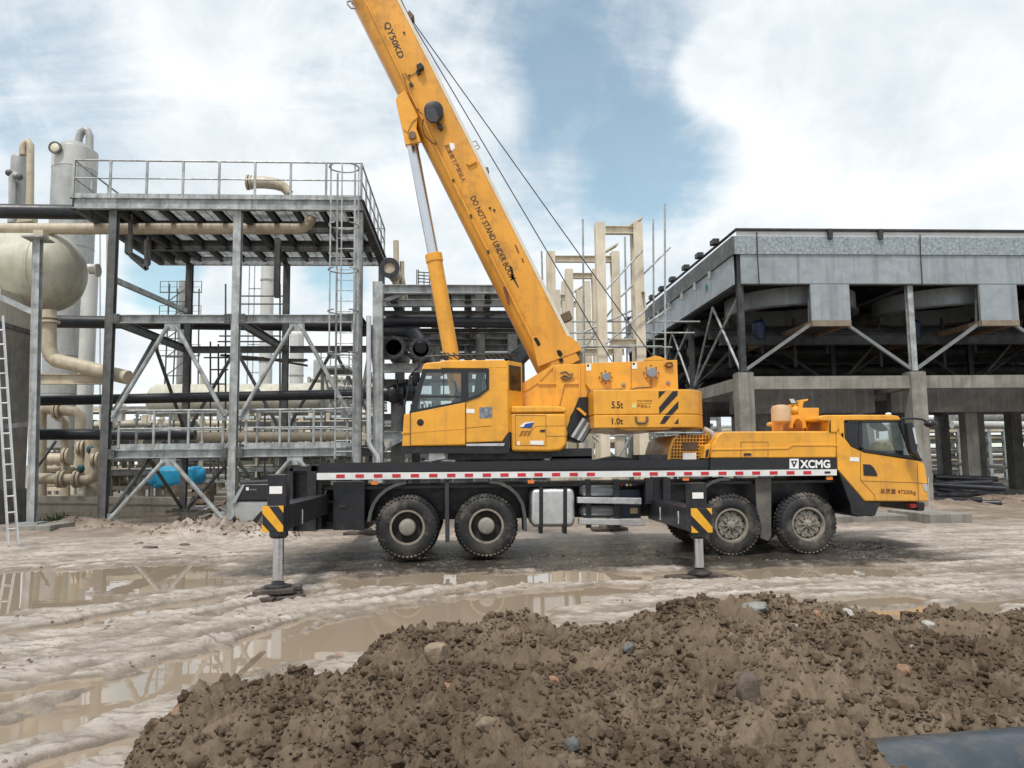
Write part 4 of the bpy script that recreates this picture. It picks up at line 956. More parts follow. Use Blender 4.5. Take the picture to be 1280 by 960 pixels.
obj('control_console', MB().box((s.x - .3, 13.52, s.z), (s.x + .05, 13.62, s.z + .22)).tube([V(s.x - .25, 13.57, s.z + .2), V(s.x - .3, 13.57, s.z + .42)], .02, 8), DKGREY, oc)
obj('grab_handle', MB().tube([at(*p, 13.52) for p in z7((205, 360), (225, 372), (238, 395), (240, 408))], .012, 8), HAZY, oc)
obj('cab_door', slab([(513.5, 516.5), (581.5, 503), (581.5, 555.5), (513, 556.5)], 13.437, .02), YEL, oc, bevel=.006)
obj('door_skirt', slab([(502, 540), (582, 534.5), (582, 536), (502, 542)], 13.432, .02), YEL, oc)
obj('door_handle', MB().lathe(at(525.5, 528, 13.45), (0, -1, 0), [(.06, 0), (.06, .02), (.045, .024), (0, .02)], 20), BLKC, oc)
oc.children[-1].scale = (1, 1, 1)
outline('door_seam', [(582, 502), (582, 556.5)], 13.432, oc, m=PANL, closed=False, w=.009)
outline('door_seam', [(513, 516), (513, 557)], 13.432, oc, m=PANL, closed=False, w=.012)
outline('body_crease', z7((470, 526), (612, 513)), 13.45, oc, m=PANL, closed=False)
obj('rating_plate', slab(z7((545, 408), (618, 404), (618, 468), (545, 470)), 13.445, .008), mat('grey_plate', (.20, .22, .25), .3, .4, var=.7, scale=22), oc)
obj('sticker', slab(z7((470, 416), (517, 418), (517, 442), (470, 440)), 13.445, .008), STICK, oc)
mb = MB(); slab(z7((100, 634), (468, 632), (470, 612), (665, 610), (714, 545), (720, 560), (716, 668), (660, 672), (100, 668)), 13.47, .9, mb); obj('cab_base', mb, BLK, oc)
obj('step_plate', slab(z7((470, 616), (690, 612), (685, 628), (470, 628)), 13.455, .02), ALU, oc)
obj('wheel_chock', slab([(536, 566), (555, 566), (557, 573), (536, 577)], 13.7, .3), ALU, oc)
# roof guard lattice
rgd = MB(); y0_, y1_ = 13.5, 14.3
for Y_ in (y0_, y1_):
    p = [at(x, y, Y_) for x, y in z7((190, 190), (205, 150), (240, 118), (330, 112), (480, 108), (690, 102), (760, 112), (775, 130))]
    rgd.tube(p, .016, 8)
p0, p1 = at(*z7((330, 130))[0], 13.9), at(*z7((700, 122))[0], 13.9)
for k in range(12):
    x = p0.x + (p1.x - p0.x) * k / 11; rgd.tube([V(x, y0_, p0.z + .05), V(x + .18, y1_, p0.z + .05)], .012, 6)
obj('roof_guard', rgd, BLKC, oc)
for k, (x, y) in enumerate(z7((330, 128), (430, 126), (530, 122), (620, 118), (690, 115))): obj('guard_stay', MB().tube([at(x, y - 3, 13.5), at(x, y + 3, 13.5)], .013, 6), BLKC, oc)
mm = MB(); mm.tube([at(*p, 13.55) for p in z7((205, 165), (175, 195), (150, 225), (140, 290), (118, 400), (95, 500))], .014, 8); mm.tube([at(*p, 13.7) for p in z7((215, 170), (165, 205), (140, 260))], .012, 8)
obj('hand_rail', mm, BLKC, oc)
obj('cab_mirror', slab(z7((140, 228), (160, 232), (165, 280), (145, 285)), 13.5, .06), BLKC, oc, bevel=.01)

# hydraulic locker
hl = obj('hydraulic_cabinet', slab(z7((727, 440), (1040, 440), (1045, 480), (1045, 620), (1015, 655), (940, 662), (730, 660)), 13.5, .62), YEL, C, bevel=.05, segs=3)
obj('cabinet_lid', slab(z7((730, 400), (1000, 400), (1040, 412), (1045, 436), (727, 440)), 13.485, .65), YEL, hl, bevel=.03)
outline('cabinet_door', z7((750, 452), (925, 455), (926, 628), (750, 624)), 13.5, hl, m=PANL)
outline('cabinet_crease', z7((800, 545), (835, 545), (868, 515), (1043, 512)), 13.5, hl, m=PANL, closed=False, w=.005)
outline('cabinet_crease', z7((928, 572), (1043, 572)), 13.5, hl, m=PANL, closed=False)
obj('cabinet_latch', slab(z7((892, 536), (920, 534), (920, 548), (892, 548)), 13.49, .02), BLKC, hl)
obj('emblem_flash', slab(z7((800, 497), (858, 490), (842, 525), (784, 524)), 13.493, .006), BLUE, hl)
obj('emblem_edge', slab(z7((786, 508), (800, 495), (860, 489), (858, 493), (808, 502), (796, 520), (772, 516)), 13.491, .004), INKW, hl)
FL = mat('brown_flash', (.30, .10, .015), .5)
for k in range(3): obj('emblem_stripe', slab(z7((786 + k * 22, 542), (802 + k * 20, 540), (786 + k * 22, 570), (772 + k * 22, 570)), 13.493, .006), FL, hl)
obj('sticker', slab(z7((835, 598), (912, 598), (912, 622), (835, 620)), 13.492, .006), STICK, hl)
obj('sticker', slab(z7((762, 602), (776, 602), (776, 624), (762, 624)), 13.492, .006), STICK, hl)

# turret plates and winch frame
tur = [(640, 478), (653, 479.5), (691, 456.5), (727, 454.5), (742, 454.2), (742, 496), (727, 497), (713, 521), (709, 548), (707, 572), (640, 572)]
tp = obj('turret', slab(tur, 14.02, .10), YEL, C, bevel=.01)
obj('turret_far_plate', MB().prism([at(x, y, 14.02) + V(0, 1.3, 0) for x, y in tur], (0, .10, 0)), YEL, tp)
obj('turret_web', slab([(655, 500), (705, 500), (705, 570), (655, 570)], 14.2, 1.1), YEL, tp)
obj('turret_rib', slab(z7((790, 270), (965, 163), (968, 178), (880, 268), (795, 322)), 14.0, .03), YEL, tp)
obj('turret_rib', slab(z7((985, 275), (1030, 275), (1000, 400), (965, 400)), 13.985, .05), YEL, tp)
obj('turret_rib', slab(z7((880, 262), (1115, 260), (1115, 275), (880, 277)), 13.99, .04), YEL, tp)
obj('turret_rib', slab(z7((966, 165), (975, 165), (975, 262), (966, 262)), 13.99, .04), YEL, tp)
obj('turret_rib', slab(z7((1112, 160), (1122, 160), (1122, 350), (1112, 350)), 13.99, .04), YEL, tp)
hk = MB(); hk.tube([at(*p, 13.97) for p in z7((1008, 212), (1040, 205), (1060, 222), (1078, 215), (1070, 235), (1040, 248), (1010, 238), (1030, 225), (1060, 238))], .02, 8); obj('towing_shackle', hk, RUST, tp)
wf_ = [(732, 454), (786, 452), (846.5, 449.8), (848, 492), (742, 492), (732, 480)]
wp = obj('winch_frame', slab(wf_, 13.93, .08), YEL, C, bevel=.008)
obj('winch_frame_far', MB().prism([at(x, y, 13.93) + V(0, 1.4, 0) for x, y in wf_], (0, .08, 0)), YEL, wp)
obj('winch_floor', slab([(734, 480), (846, 480), (846, 490), (734, 490)], 14.01, 1.32), YEL, wp)
obj('frame_peak', slab(z8((570, 95), (590, 80), (635, 66), (665, 72), (705, 90)), 13.94, .06), YEL, wp)
outline('frame_seam', z8((498, 102), (498, 262)), 13.93, wp, m=PANL, closed=False)
for (x, y), r in (((351, 190), .082), ((611, 165), .098)):
    c = at(*z8((x, y))[0], 13.93)
    f = obj('winch_flange', MB().lathe(c, (0, -1, 0), [(r * 1.55, 0), (r * 1.55, .012), (0, .012)], 28), YEL, wp)
    obj('winch_hub', MB().lathe(c, (0, -1, 0), [(r, .012), (r, .07), (r * .85, .09), (0, .09)], 24), mat('grey_hub', (.22, .24, .27), .4, .3), f, bevel=.004)
    mbb = MB()
    for k in range(8): mbb.lathe(c + V(math.cos(k * .785) * r * 1.38, -.012, math.sin(k * .785) * r * 1.38), (0, -1, 0), [(.014, 0), (.014, .02), (0, .02)], 6)
    obj('bolt_ring', mbb, RUST, f)['kind'] = 'stuff'
    obj('winch_drum', MB().tube([V(c.x, 14.02, c.z), V(c.x, 15.3, c.z)], .22, 28), ROPE, wp, smooth=50)
for x, y in ((453, 233), (708, 223)): obj('grease_cap', MB().lathe(at(*z8((x, y))[0], 13.93), (0, -1, 0), [(.04, 0), (.04, .02), (0, .03)], 14), HUB, wp)
obj('hose_run', MB().tube([at(*p, 13.90) for p in z8((245, 300), (255, 272), (300, 265), (400, 262), (440, 258), (478, 268))], .014, 8), RUST, wp)
obj('hose_run', MB().tube([at(*p, 13.90) for p in z8((490, 262), (540, 250), (612, 247), (612, 210))], .014, 8), RUST, wp)
obj('lifting_hook', MB().tube([at(*p, 13.89) for p in z8((690, 125), (705, 108), (730, 108), (735, 125), (712, 132), (690, 122))], .02, 8), INKB, wp)
for x, y in ((256, 132), (517, 122)):
    q = slab(z8((x - 14, y - 18), (x + 14, y - 18), (x + 14, y + 20), (x - 14, y + 20)), 13.924, .006); sk = obj('sticker', q, STICK, wp)
    obj('sticker_mark', slab(z8((x - 10, y - 15), (x + 2, y - 15), (x + 2, y - 3), (x - 10, y - 3)), 13.921, .004), INK, sk)
# cavity with the hydraulic motor
cv = obj('motor_bay', slab(z8((130, 480), (200, 305), (283, 305), (283, 400), (283, 470), (225, 562), (150, 545)), 14.0, .9), BLKC, C)
obj('oil_cooler', slab(z8((150, 530), (222, 425), (283, 420), (283, 465), (225, 560)), 13.9, .2), DKGREY, cv)
for k in range(4): obj('cooler_tube', MB().beam(at(*z8((160 + k * 17, 533 + k * 8))[0], 13.88), at(*z8((228 + k * 13, 425 + k * 12))[0], 13.88), .03, .05), ALU if k % 2 == 0 else ATK, cv)
obj('motor_cover', slab(z8((185, 368), (200, 362), (245, 400), (235, 412)), 13.88, .1), YEL, cv)
# counterweight: two blocks, plan shape with rounded tail
def plan_block(zb, zt, Yf, Yb):
    x0 = at(742, 500, Yf).x; x1 = at(846, 500, Yf).x
    yc = (Yf + Yb) / 2; pts = [V(x0, Yf, zb), V(x1, Yf, zb)]
    for k in range(1, 18):
        a = -math.pi / 2 + math.pi * k / 18; pts.append(V(x1 + .72 * math.cos(a) ** .8, yc + (Yb - Yf) / 2 * math.sin(a), zb))
    pts += [V(x1, Yb, zb), V(x0, Yb, zb)]
    return MB().prism(pts, (0, 0, zt - zb))
CWY = 13.42
ztop = at(790, 487, CWY).z; zmid = at(790, 518.5, CWY).z; zbot = at(790, 535, CWY).z
cw = obj('counterweight', plan_block(zmid + .004, ztop, CWY, 15.8), YEL, C, bevel=.02)
cl = obj('counterweight_slab', plan_block(zbot, zmid, CWY - .006, 15.806), YEL, C, bevel=.02)
obj('slab_belly', slab([(748, 532), (786, 538), (835, 537), (846, 533)], CWY + .05, 2.2), YELB, cl)
lettering('mass_lettering', '5.5t', z8((386, 348))[0], z8((452, 348))[0], CWY - .004, INK, cw, bold=.02, hscale=.125)
lettering('mass_lettering', '1.0t', z8((388, 441))[0], z8((452, 441))[0], CWY - .010, INK, cl, bold=.02, hscale=.115)
lettering('warning_lettering', '作业半径区域', z8((532, 325))[0], z8((616, 325))[0], CWY - .004, INKB, cw, bold=.005)
lettering('warning_lettering', '严禁站人', z8((532, 356))[0], z8((612, 356))[0], CWY - .004, INKB, cw, bold=.005)
obj('warning_rule', slab(z8((532, 339), (616, 339), (616, 341), (532, 341)), CWY - .003, .004), INKB, cw)
obj('sticker', slab(z8((503, 340), (527, 340), (527, 364), (503, 364)), CWY - .004, .006), mat('pale_yellow_sign', (.7, .6, .25), .5), cw)
for pts in (((655, 270), (696, 269), (655, 312)), ((736, 269), (764, 268), (764, 292), (660, 402), (657, 362)),):
    obj('hazard_bar', slab(z8(*pts), CWY - .004, .006), INK, cw)
for pts in (((768, 325), (768, 366), (725, 410), (690, 410)),): obj('hazard_bar', slab(z8(*pts), CWY - .004, .006), INK, cw)
for pts in (((688, 411), (725, 411), (690, 456), (662, 456)), ((768, 424), (768, 456), (744, 456))): obj('hazard_bar', slab(z8(*pts), CWY - .010, .006), INK, cl)
obj('lifting_eye', MB().tube([at(*p, CWY - .02) for p in z8((525, 414), (527, 440), (540, 452), (575, 452), (588, 440), (590, 414))], .022, 8), RUST, cl)

# --- boom
BY = 14.37; BW = .36; BC = BY + BW
L0, L1, R0, R1 = at(672, 458.5, BY), at(442.6, 0, BY), at(708.5, 418, BY), at(496.5, 0, BY)
bu = ((L1 - L0).normalized() + (R1 - R0).normalized()).normalized()
bv = V(bu.z, 0, -bu.x); bv = -bv if bv.dot(L0 - R0) < 0 else bv      # towards the underside
BH = (L0 - R0).dot(bv)
BO = V(R0.x, BC, R0.z)
def bp(t, v, y): return BO + bu * t + bv * v + V(0, y, 0)
def boom_sec(name, t0, t1, v0, v1, hw, m, parent, flange=True):
    H = v1 - v0
    pr = [(v0, -hw), (v0, hw), (v0 + H * .66, hw), (v0 + H * .90, hw * .74), (v1, hw * .42), (v1, -hw * .42), (v0 + H * .90, -hw * .74), (v0 + H * .66, -hw)]
    n = len(pr); vs = [bp(t, a, b) for t in (t0, t1) for a, b in pr]
    mb = MB().add(vs, [(i, (i + 1) % n, n + (i + 1) % n, n + i) for i in range(n)] + [tuple(range(n)), tuple(range(2 * n - 1, n - 1, -1))])
    return obj(name, mb, m, parent, bevel=.01)
boom = boom_sec('boom', -.55, 10.6, 0, BH, BW, YELB, C)
BT = mat('boom_lit_flange', (.62, .58, .5), .4, var=.1, dirt=((.35, .25, .12), .5, 3, .5))  # pale tone puts the daylight on the boom's top flange into its colour
mb = MB(); vs = [bp(t, a, b) for t in (-.1, 10.6) for a, b in ((-.05, -BW - .012), (-.05, BW + .012), (.012, BW + .012), (.012, -BW - .012))]
mb.add(vs, [(0, 1, 5, 4), (1, 2, 6, 5), (2, 3, 7, 6), (3, 0, 4, 7), (0, 1, 2, 3), (7, 6, 5, 4)]); obj('top_flange', mb, BT, boom)
boom_sec('second_section', 10.6, 11.6, .05, BH - .07, BW - .05, YELB, C); boom_sec('third_section', 11.6, 12.2, .09, BH - .12, BW - .09, YELB, C)
hd = boom_sec('boom_head', 12.2, 12.9, .05, BH + .1, BW - .08, YEL, C)
for k in (-.15, 0, .15): obj('head_sheave', MB().tube([bp(12.9, -.05, k - .03), bp(12.9, -.05, k + .03)], .26, 24), DKGREY, hd)
for (tt, v0) in ((10.4, 0), (11.5, .05), (12.1, .09)): obj('section_collar', MB().add([], []).prism([bp(tt, -.06, -BW - .03), bp(tt, -.06, BW + .03), bp(tt, BH + .03, BW + .03), bp(tt, BH + .03, -BW - .03)], bu * .16), YELB, boom)
# base reinforcement plates and holes
def onboom(pts, name, m, parent=boom, d=.02, proud=.0):
    return obj(name, slab(pts, BY - d - proud, d + .002), m, parent)
onboom(z7((840, 0), (880, 175), (1045, 110), (1130, 80), (1110, 40), (1060, 0)), 'base_plate', YELB, d=.015)
onboom(z5((113, 0), (119, 0), (556, 905), (550, 908)), 'lower_crease', YELB, d=.006)
onboom([(556, 208), (557.4, 207.5), (676, 441), (674.5, 442)], 'lower_crease', YELB, d=.006)
SLOT = mat('slot_shadow', (.01, .008, .006), .9)
for pts in (z7((855, 15), (862, 8), (875, 10), (895, 45), (888, 58), (878, 58)), z7((986, 85), (998, 78), (1012, 85), (1022, 105), (1010, 122), (995, 112))): onboom(pts, 'slot', SLOT, d=.018)
onboom(z7((1000, 132), (1012, 126), (1024, 132), (1024, 146), (1012, 152), (1001, 146)), 'slot', SLOT, d=.018)
obj('boom_foot', slab(z7((1085, 150), (1055, 30), (1100, 50), (1135, 105), (1135, 158)), BY + .02, .66), RUST, boom)
# luffing cylinder bracket under the boom
bk = z5((333, 492), (292, 520), (282, 548), (322, 715), (335, 790), (420, 772), (408, 735), (395, 700), (402, 630))
mb = MB(); slab(bk, BC - .34, .06, mb); slab(bk, BC + .28, .06, mb); cbk = obj('cylinder_bracket', mb, YEL, boom, bevel=.006)
obj('bracket_web', slab(z5((292, 520), (282, 548), (322, 715), (333, 715), (300, 550)), BC - .3, .6), YEL, cbk)
obj('bracket_fairing', slab(z5((325, 705), (350, 660), (400, 628), (402, 640), (372, 665), (345, 720)), BC - .36, .7), YEL, cbk)
obj('bracket_pin', MB().tube([at(*z5((372, 735))[0], BC - .4), at(*z5((372, 735))[0], BC - .4) + V(0, .8, 0)], .075, 20), RUST, cbk)
# luffing cylinder
def cyl_pt(x, y): return at(x, y, BC)
p_top, p_mid, p_bot = cyl_pt(514.5, 176), cyl_pt(542, 319), cyl_pt(566, 455)
dcy = (p_bot - p_mid).normalized(); p_low = p_bot + dcy * 1.6
lc = obj('luffing_cylinder', MB().tube([p_mid, p_low], .152, 28), YEL, C, smooth=50)
obj('cylinder_gland', MB().tube([p_mid - dcy * .02, p_mid + dcy * .14], .168, 28), YEL, lc, bevel=.008)
obj('cylinder_rod', MB().tube([p_top, p_mid], .108, 28), CHR, lc, smooth=60)
obj('cylinder_eye', MB().tube([p_top + V(0, -.13, 0), p_top + V(0, .13, 0)], .14, 24), YEL, lc)
obj('cylinder_valve', slab([(549, 445), (556, 440), (561, 446), (560, 452)], 14.3, .2), BLKC, lc)
# things on the boom side
c = at(*z5((491, 622))[0], BY)
rl = obj('cable_reel', MB().lathe(c, (0, -1, 0), [(.175, 0), (.185, .02), (.185, .05), (.15, .07), (.15, .13), (.185, .15), (.185, .17), (.10, .19), (0, .19)], 36), BLKC, boom, smooth=40)
obj('reel_box', slab(z5((448, 600), (495, 590), (520, 640), (505, 665), (470, 665), (445, 640)), BY - .24, .06), DKGREY, rl, bevel=.01)
obj('reel_bracket', slab(z5((505, 660), (530, 675), (540, 695), (525, 705), (512, 690)), BY - .1, .1), BLKC, rl)
cm = obj('boom_camera', slab(z5((393, 352), (418, 338), (437, 362), (410, 380)), BY - .13, .13), BLKC, boom, bevel=.01)
obj('camera_bracket', slab(z5((392, 385), (408, 378), (418, 398), (400, 405)), BY - .06, .06), BLKC, cm)
obj('boom_cable', MB().tube([at(*p, BY - .015) for p in z5((432, 650), (425, 690), (440, 740), (480, 780), (500, 788), (500, 770))], .010, 6), INK, boom)
obj('boom_cable', MB().tube([at(*p, BY - .015) for p in z5((430, 625), (400, 600), (360, 520), (325, 425), (318, 405), (335, 402), (380, 470))], .006, 6), INK, boom)
obj('boom_cable', MB().tube([at(*p, BY - .015) for p in z5((358, 415), (400, 392))], .006, 6), INK, boom)
obj('cable_clip', slab(z5((352, 455), (372, 450), (378, 465), (362, 472)), BY - .03, .03), INK, boom)
for p in ((402, 600), (356, 414), (328, 180)): obj('cable_clip', MB().lathe(at(*z5(p)[0], BY), (0, -1, 0), [(.02, 0), (.02, .025), (0, .025)], 10), INK, boom)
def z6(*p): return pxs(p, 3.429, 500, 180)
for p in ((385, 275), (404, 284)): obj('bolt', MB().lathe(at(*z6(p)[0], BY), (0, -1, 0), [(.022, 0), (.022, .02), (0, .02)], 10), INK, boom)
for pts in (z6((222, 150), (232, 150), (234, 162), (226, 162)), z6((372, 455), (382, 455), (384, 470), (375, 470)), z6((298, 300), (308, 302), (310, 318), (302, 318))): onboom(pts, 'cable_clip', INK, d=.02)
onboom(z6((285, 82), (322, 66), (330, 74), (296, 92)), 'hose_guide', YELB, d=.05)
onboom(z6((440, 612), (462, 610), (470, 690), (462, 688)), 'worn_patch', INKB, d=.004)
for pts in (z6((490, 430), (498, 434), (512, 468), (506, 468)), z6((520, 490), (526, 490), (532, 508), (526, 508))): onboom(pts, 'scuff_mark', INKB, d=.004)
onboom(z6((470, 520), (482, 530), (488, 568), (510, 614), (506, 616), (478, 570)), 'scuff_mark', INK, d=.004)
onboom(z5((575, 778), (600, 782), (606, 806), (588, 824), (580, 808)), 'sticker', STICK, d=.005)
# top brackets and rope guides
for pts in (z5((338, 72), (358, 56), (382, 84), (352, 108)), z5((762, 915), (785, 910), (792, 935), (772, 945)),): obj('rope_guide', slab(pts, BC - .1, .25), RUST, boom)
obj('rope_guide', slab([(701, 393), (712, 388), (716, 398), (706, 402)], BC - .15, .3), RUST, boom)
obj('top_step', MB().tube([at(*p, BC - .2) for p in z5((697, 775), (718, 768), (740, 805), (715, 822))], .014, 6).tube([at(*z5((708, 800))[0], BC - .2), at(*z5((730, 790))[0], BC - .2)], .012, 6), STL, boom)
obj('end_loop', MB().tube([at(*p, BC - .2) for p in z5((62, 45), (40, 45), (20, 25), (18, 8), (40, 5), (45, 20))], .02, 8), STL, boom)
ra, rb2 = at(511.5, 22, BC - .12), at(510.5, 19, BC + .05)
ua = (at(765, 452, BC - .12) - ra); ub = (at(820, 452, BC + .05) - rb2)
obj('hoist_rope', MB().tube([bp(12.9, -.3, -.1), ra, ra + ua], .011, 6), ROPE, C)
obj('hoist_rope', MB().tube([bp(12.9, -.3, .1), rb2, rb2 + ub], .011, 6), ROPE, C)
# lettering on the boom
lettering('model_lettering', 'QY50KD', z5((228, 122))[0], z5((311, 316))[0], BY - .004, INK, boom, bold=.02, hscale=.15)
lettering('warning_lettering', 'DO NOT STAND UNDER BOOM', z6((311, 226))[0], z6((486, 580))[0], BY - .004, INK, boom, bold=.012, hscale=.115)
lettering('warning_lettering', '起重臂下严禁站人', (558, 181), (580.5, 227), BY - .004, INKB, boom, bold=.008)
# pads under the near feet
def pad_group(c, zf, planks, who):
    t = thing('outrigger_pad', who, 'crane pad', V(c.x, c.y, zf - .2))
    r_ = random.Random(len(who))
    for x0, y0, x1, y1, z0, z1 in planks:
        ym, a_ = (y0 + y1) / 2, r_.uniform(-.07, .07); dz = r_.uniform(-.018, .012)
        obj('timber', MB().beam(V(c.x + x0, c.y + ym - a_, zf + (z0 + z1) / 2 + dz), V(c.x + x1, c.y + ym + a_, zf + (z0 + z1) / 2 - dz), y1 - y0 - .02, z1 - z0), TIMD, t, bevel=.014)
zf = max(at(338, 741, 10.25).z + .035, tz_r + .07)
pad_group(rc, zf, [(-.27, -.22, .24, -.02, -.07, -.002), (-.24, .01, .27, .22, -.07, -.004), (-.33, -.36, .02, -.12, -.20, -.075), (.08, -.33, .34, -.06, -.19, -.078), (-.24, -.05, .28, .28, -.2, -.08)], 'stack of wet timbers under the rear outrigger foot')
zf = max(at(877, 726, 11.05).z + .05, tz_f + .09)
pad_group(fc, zf, [(-.48, -.14, .22, .16, -.12, -.005), (-.30, -.34, .30, -.15, -.13, -.03), (.06, -.38, .48, -.16, -.19, -.10), (.23, -.13, .46, .2, -.15, -.04)], 'low muddy timbers under the front outrigger foot')
for x, who in ((rc.x + .05, 'dark timber pad under the far rear outrigger seen behind the locker'), (fc.x, 'dark timber pad under the far front outrigger seen below the step bars')):
    pad_group(V(x, 18.18, 0), .09, [(-.4, -.35, .4, -.02, -.14, -.005), (-.38, .0, .38, .35, -.14, -.007)], who)
# two helmets on the dashboard
for px_, lb in ((zc((893, 312))[0], 'yellow hard hat nearer the seat on the cab dashboard'), (zc((933, 314))[0], 'yellow hard hat nearer the windscreen on the cab dashboard')):
    p = at(*px_, 13.62) + V(0, 0, .045)
    h = obj('hard_hat', MB().lathe(p + V(0, 0, -.04), (0, 0, 1), [(.155, 0), (.16, .012), (.125, .02), (.12, .07), (.095, .12), (.05, .145), (0, .15)], 24), HELM, None, smooth=60, loc=p); tag(h, lb, 'hard hat')
    tr_ = MB().box((p.x - .2, 13.5, p.z - .12), (p.x + .25, 14.0, p.z - .045)); obj('dash_tray', tr_, DKGREY, dc)

# ---------------------------------------------------------------- steel platform on the left
def hcol(p, q, w, h, t=.02): return MB().ibeam(p, q, w, h, t, up=V(0, 1, 0))
YF, YB = 22.6, 28.8
pl = thing('steel_platform', 'tall galvanised steel platform with railings, cross bracing and caged ladder left of the crane', 'platform', V(-7.0, 25.7, 0))
P_ = pl
XC = [at(138, 400, YF).x, at(295, 400, YF).x, at(448, 400, YF).x]
XL, XR = at(95, 250, YF).x, at(451, 250, YF).x + .04
ZD = 9.44                                                     # deck level
for i, x in enumerate(XC):
    for Y in (YF, YB):
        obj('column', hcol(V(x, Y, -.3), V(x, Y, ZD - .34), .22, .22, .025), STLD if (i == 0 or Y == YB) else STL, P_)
        obj('base_plate', MB().box((x - .28, Y - .28, .0), (x + .28, Y + .28, .10)), STLD, P_)
        fz = float(terrain(np.array([x]), np.array([Y]))[0])
        obj('footing', MB().box((x - .45, Y - .45, -.5), (x + .45, Y + .45, .04)), COND, P_)
# deck frame
obj('edge_beam', MB().ibeam(V(XL, YF - .14, ZD - .17), V(XR, YF - .14, ZD - .17), .16, .33, .02), STL, P_)
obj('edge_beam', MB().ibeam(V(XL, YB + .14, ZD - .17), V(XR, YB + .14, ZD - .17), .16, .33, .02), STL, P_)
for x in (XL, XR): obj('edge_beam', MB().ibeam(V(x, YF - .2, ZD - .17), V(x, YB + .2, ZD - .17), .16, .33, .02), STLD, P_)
for Y in (24.5, 26.7): obj('cross_beam', MB().ibeam(V(XL + .1, Y, ZD - .22), V(XR - .1, Y, ZD - .22), .2, .36, .02), STLD, P_)
for x in XC + [XL + .55]: obj('cross_beam', MB().ibeam(V(x, YF, ZD - .2), V(x, YB, ZD - .2), .2, .30, .02), STLK, P_)
for k in range(9):
    x = XC[0] + (XC[2] - XC[0]) * (k + .5) / 9.0
    obj('joist', MB().ibeam(V(x, YF, ZD - .14), V(x, YB, ZD - .14), .13, .2, .015), STLK, P_)
gb = MB()
n = int((YB - YF) / .085)
for k in range(n):
    y = YF + .02 + k * .085; gb.box((XL + .05, y, ZD - .03), (XR - .05, y + .018, ZD + .0))
for k in range(28):
    x = XL + .1 + (XR - XL - .2) * k / 27; gb.box((x, YF, ZD - .034), (x + .02, YB, ZD - .012))
kind(obj('grating', gb, STL, P_, smooth=0), 'stuff')
# railing: front, back, left, right
RH = 1.12
def railing(p, q, n, zb, rh=RH, par=P_, m=STL, toe=True):
    p = Vector(p); q = Vector(q)
    r = None
    for k in range(n + 1):
        c = p.lerp(q, k / n)
        if r is None: r = obj('railing_post', MB().box((c.x - .03, c.y - .03, zb), (c.x + .03, c.y + .03, zb + rh)), m, par, loc=c)
        else: dup(r, par, c - wloc(r))
    for z, rad in ((zb + rh, .03), (zb + rh * .52, .024)): obj('hand_rail', MB().tube([V(p.x, p.y, z), V(q.x, q.y, z)], rad, 8), m, par)
    if toe: obj('toe_board', MB().beam(V(p.x, p.y, zb + .06), V(q.x, q.y, zb + .06), .012, .13), m, par)
railing(V(XL, YF - .18, 0), V(XR, YF - .18, 0), 8, ZD)
railing(V(XR, YF - .18, 0), V(XR, YB + .1, 0), 6, ZD)
railing(V(XL, YB + .1, 0), V(XR, YB + .1, 0), 8, ZD)
railing(V(XL, YF - .18, 0), V(XL, YB + .1, 0), 6, ZD)
# mid and low beams
ZM, ZL = at(300, 399, YF).z, at(215, 567, YF).z
for Y in (YF, YB):
    for i in (0, 1):
        a, b = XC[i] + .16, XC[i + 1] - .16
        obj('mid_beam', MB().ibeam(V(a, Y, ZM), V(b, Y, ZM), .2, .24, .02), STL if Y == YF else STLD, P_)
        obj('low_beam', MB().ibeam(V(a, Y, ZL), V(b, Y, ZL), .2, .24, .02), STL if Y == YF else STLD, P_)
        xm = (a + b) / 2
        for z, zlow in ((ZM, ZL + 1.05), (ZL, .12 if Y == YF else .1)):
            obj('gusset_plate', MB().box((xm - .22, Y - .08, z - .36), (xm + .22, Y - .06, z - .10)), STL, P_)
            for e, sg in ((a, 1), (b, -1)):
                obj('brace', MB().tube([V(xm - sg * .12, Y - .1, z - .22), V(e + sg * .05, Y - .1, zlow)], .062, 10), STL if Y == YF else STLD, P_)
                obj('gusset_plate', MB().box((min(e, e + sg * .3), Y - .08, zlow - .12), (max(e, e + sg * .3), Y - .06, zlow + .2)), STL, P_)
for x in XC:
    obj('mid_beam', MB().ibeam(V(x, YF + .16, ZM), V(x, YB - .16, ZM), .18, .24, .02), STLD, P_)
    obj('low_beam', MB().ibeam(V(x, YF + .16, ZL), V(x, YB - .16, ZL), .18, .24, .02), STLD, P_)
    ym = (YF + YB) / 2
    if x == XC[1]: continue
    for z, zlow in ((ZM, ZL + 1.0), (ZL, .12)):
        for e in (YF + .16, YB - .16): obj('brace', MB().tube([V(x, ym, z - .15), V(x, e, zlow)], .06, 10), STLD, P_)
obj('side_brace', MB().beam(V(XC[0] - .02, YF + .2, ZD - 2.35), V(XC[0] - .02, YB - .2, ZD - .55 - 1.6), .12, .16), STL, P_)
# lower walkway with rail on the front row
for i in (0, 1):
    a, b = XC[i] + .2, XC[i + 1] - .2
    obj('walkway_plate', MB().box((a, YF, ZL + .125), (b, YF + 1.2, ZL + .16)), STL, P_)
    railing(V(a + .15, YF + .02, 0), V(b - .1, YF + .02, 0), 3, ZL + .16, 1.08)
    railing(V(a + .15, YF + 1.2, 0), V(b - .1, YF + 1.2, 0), 3, ZL + .16, 1.08)
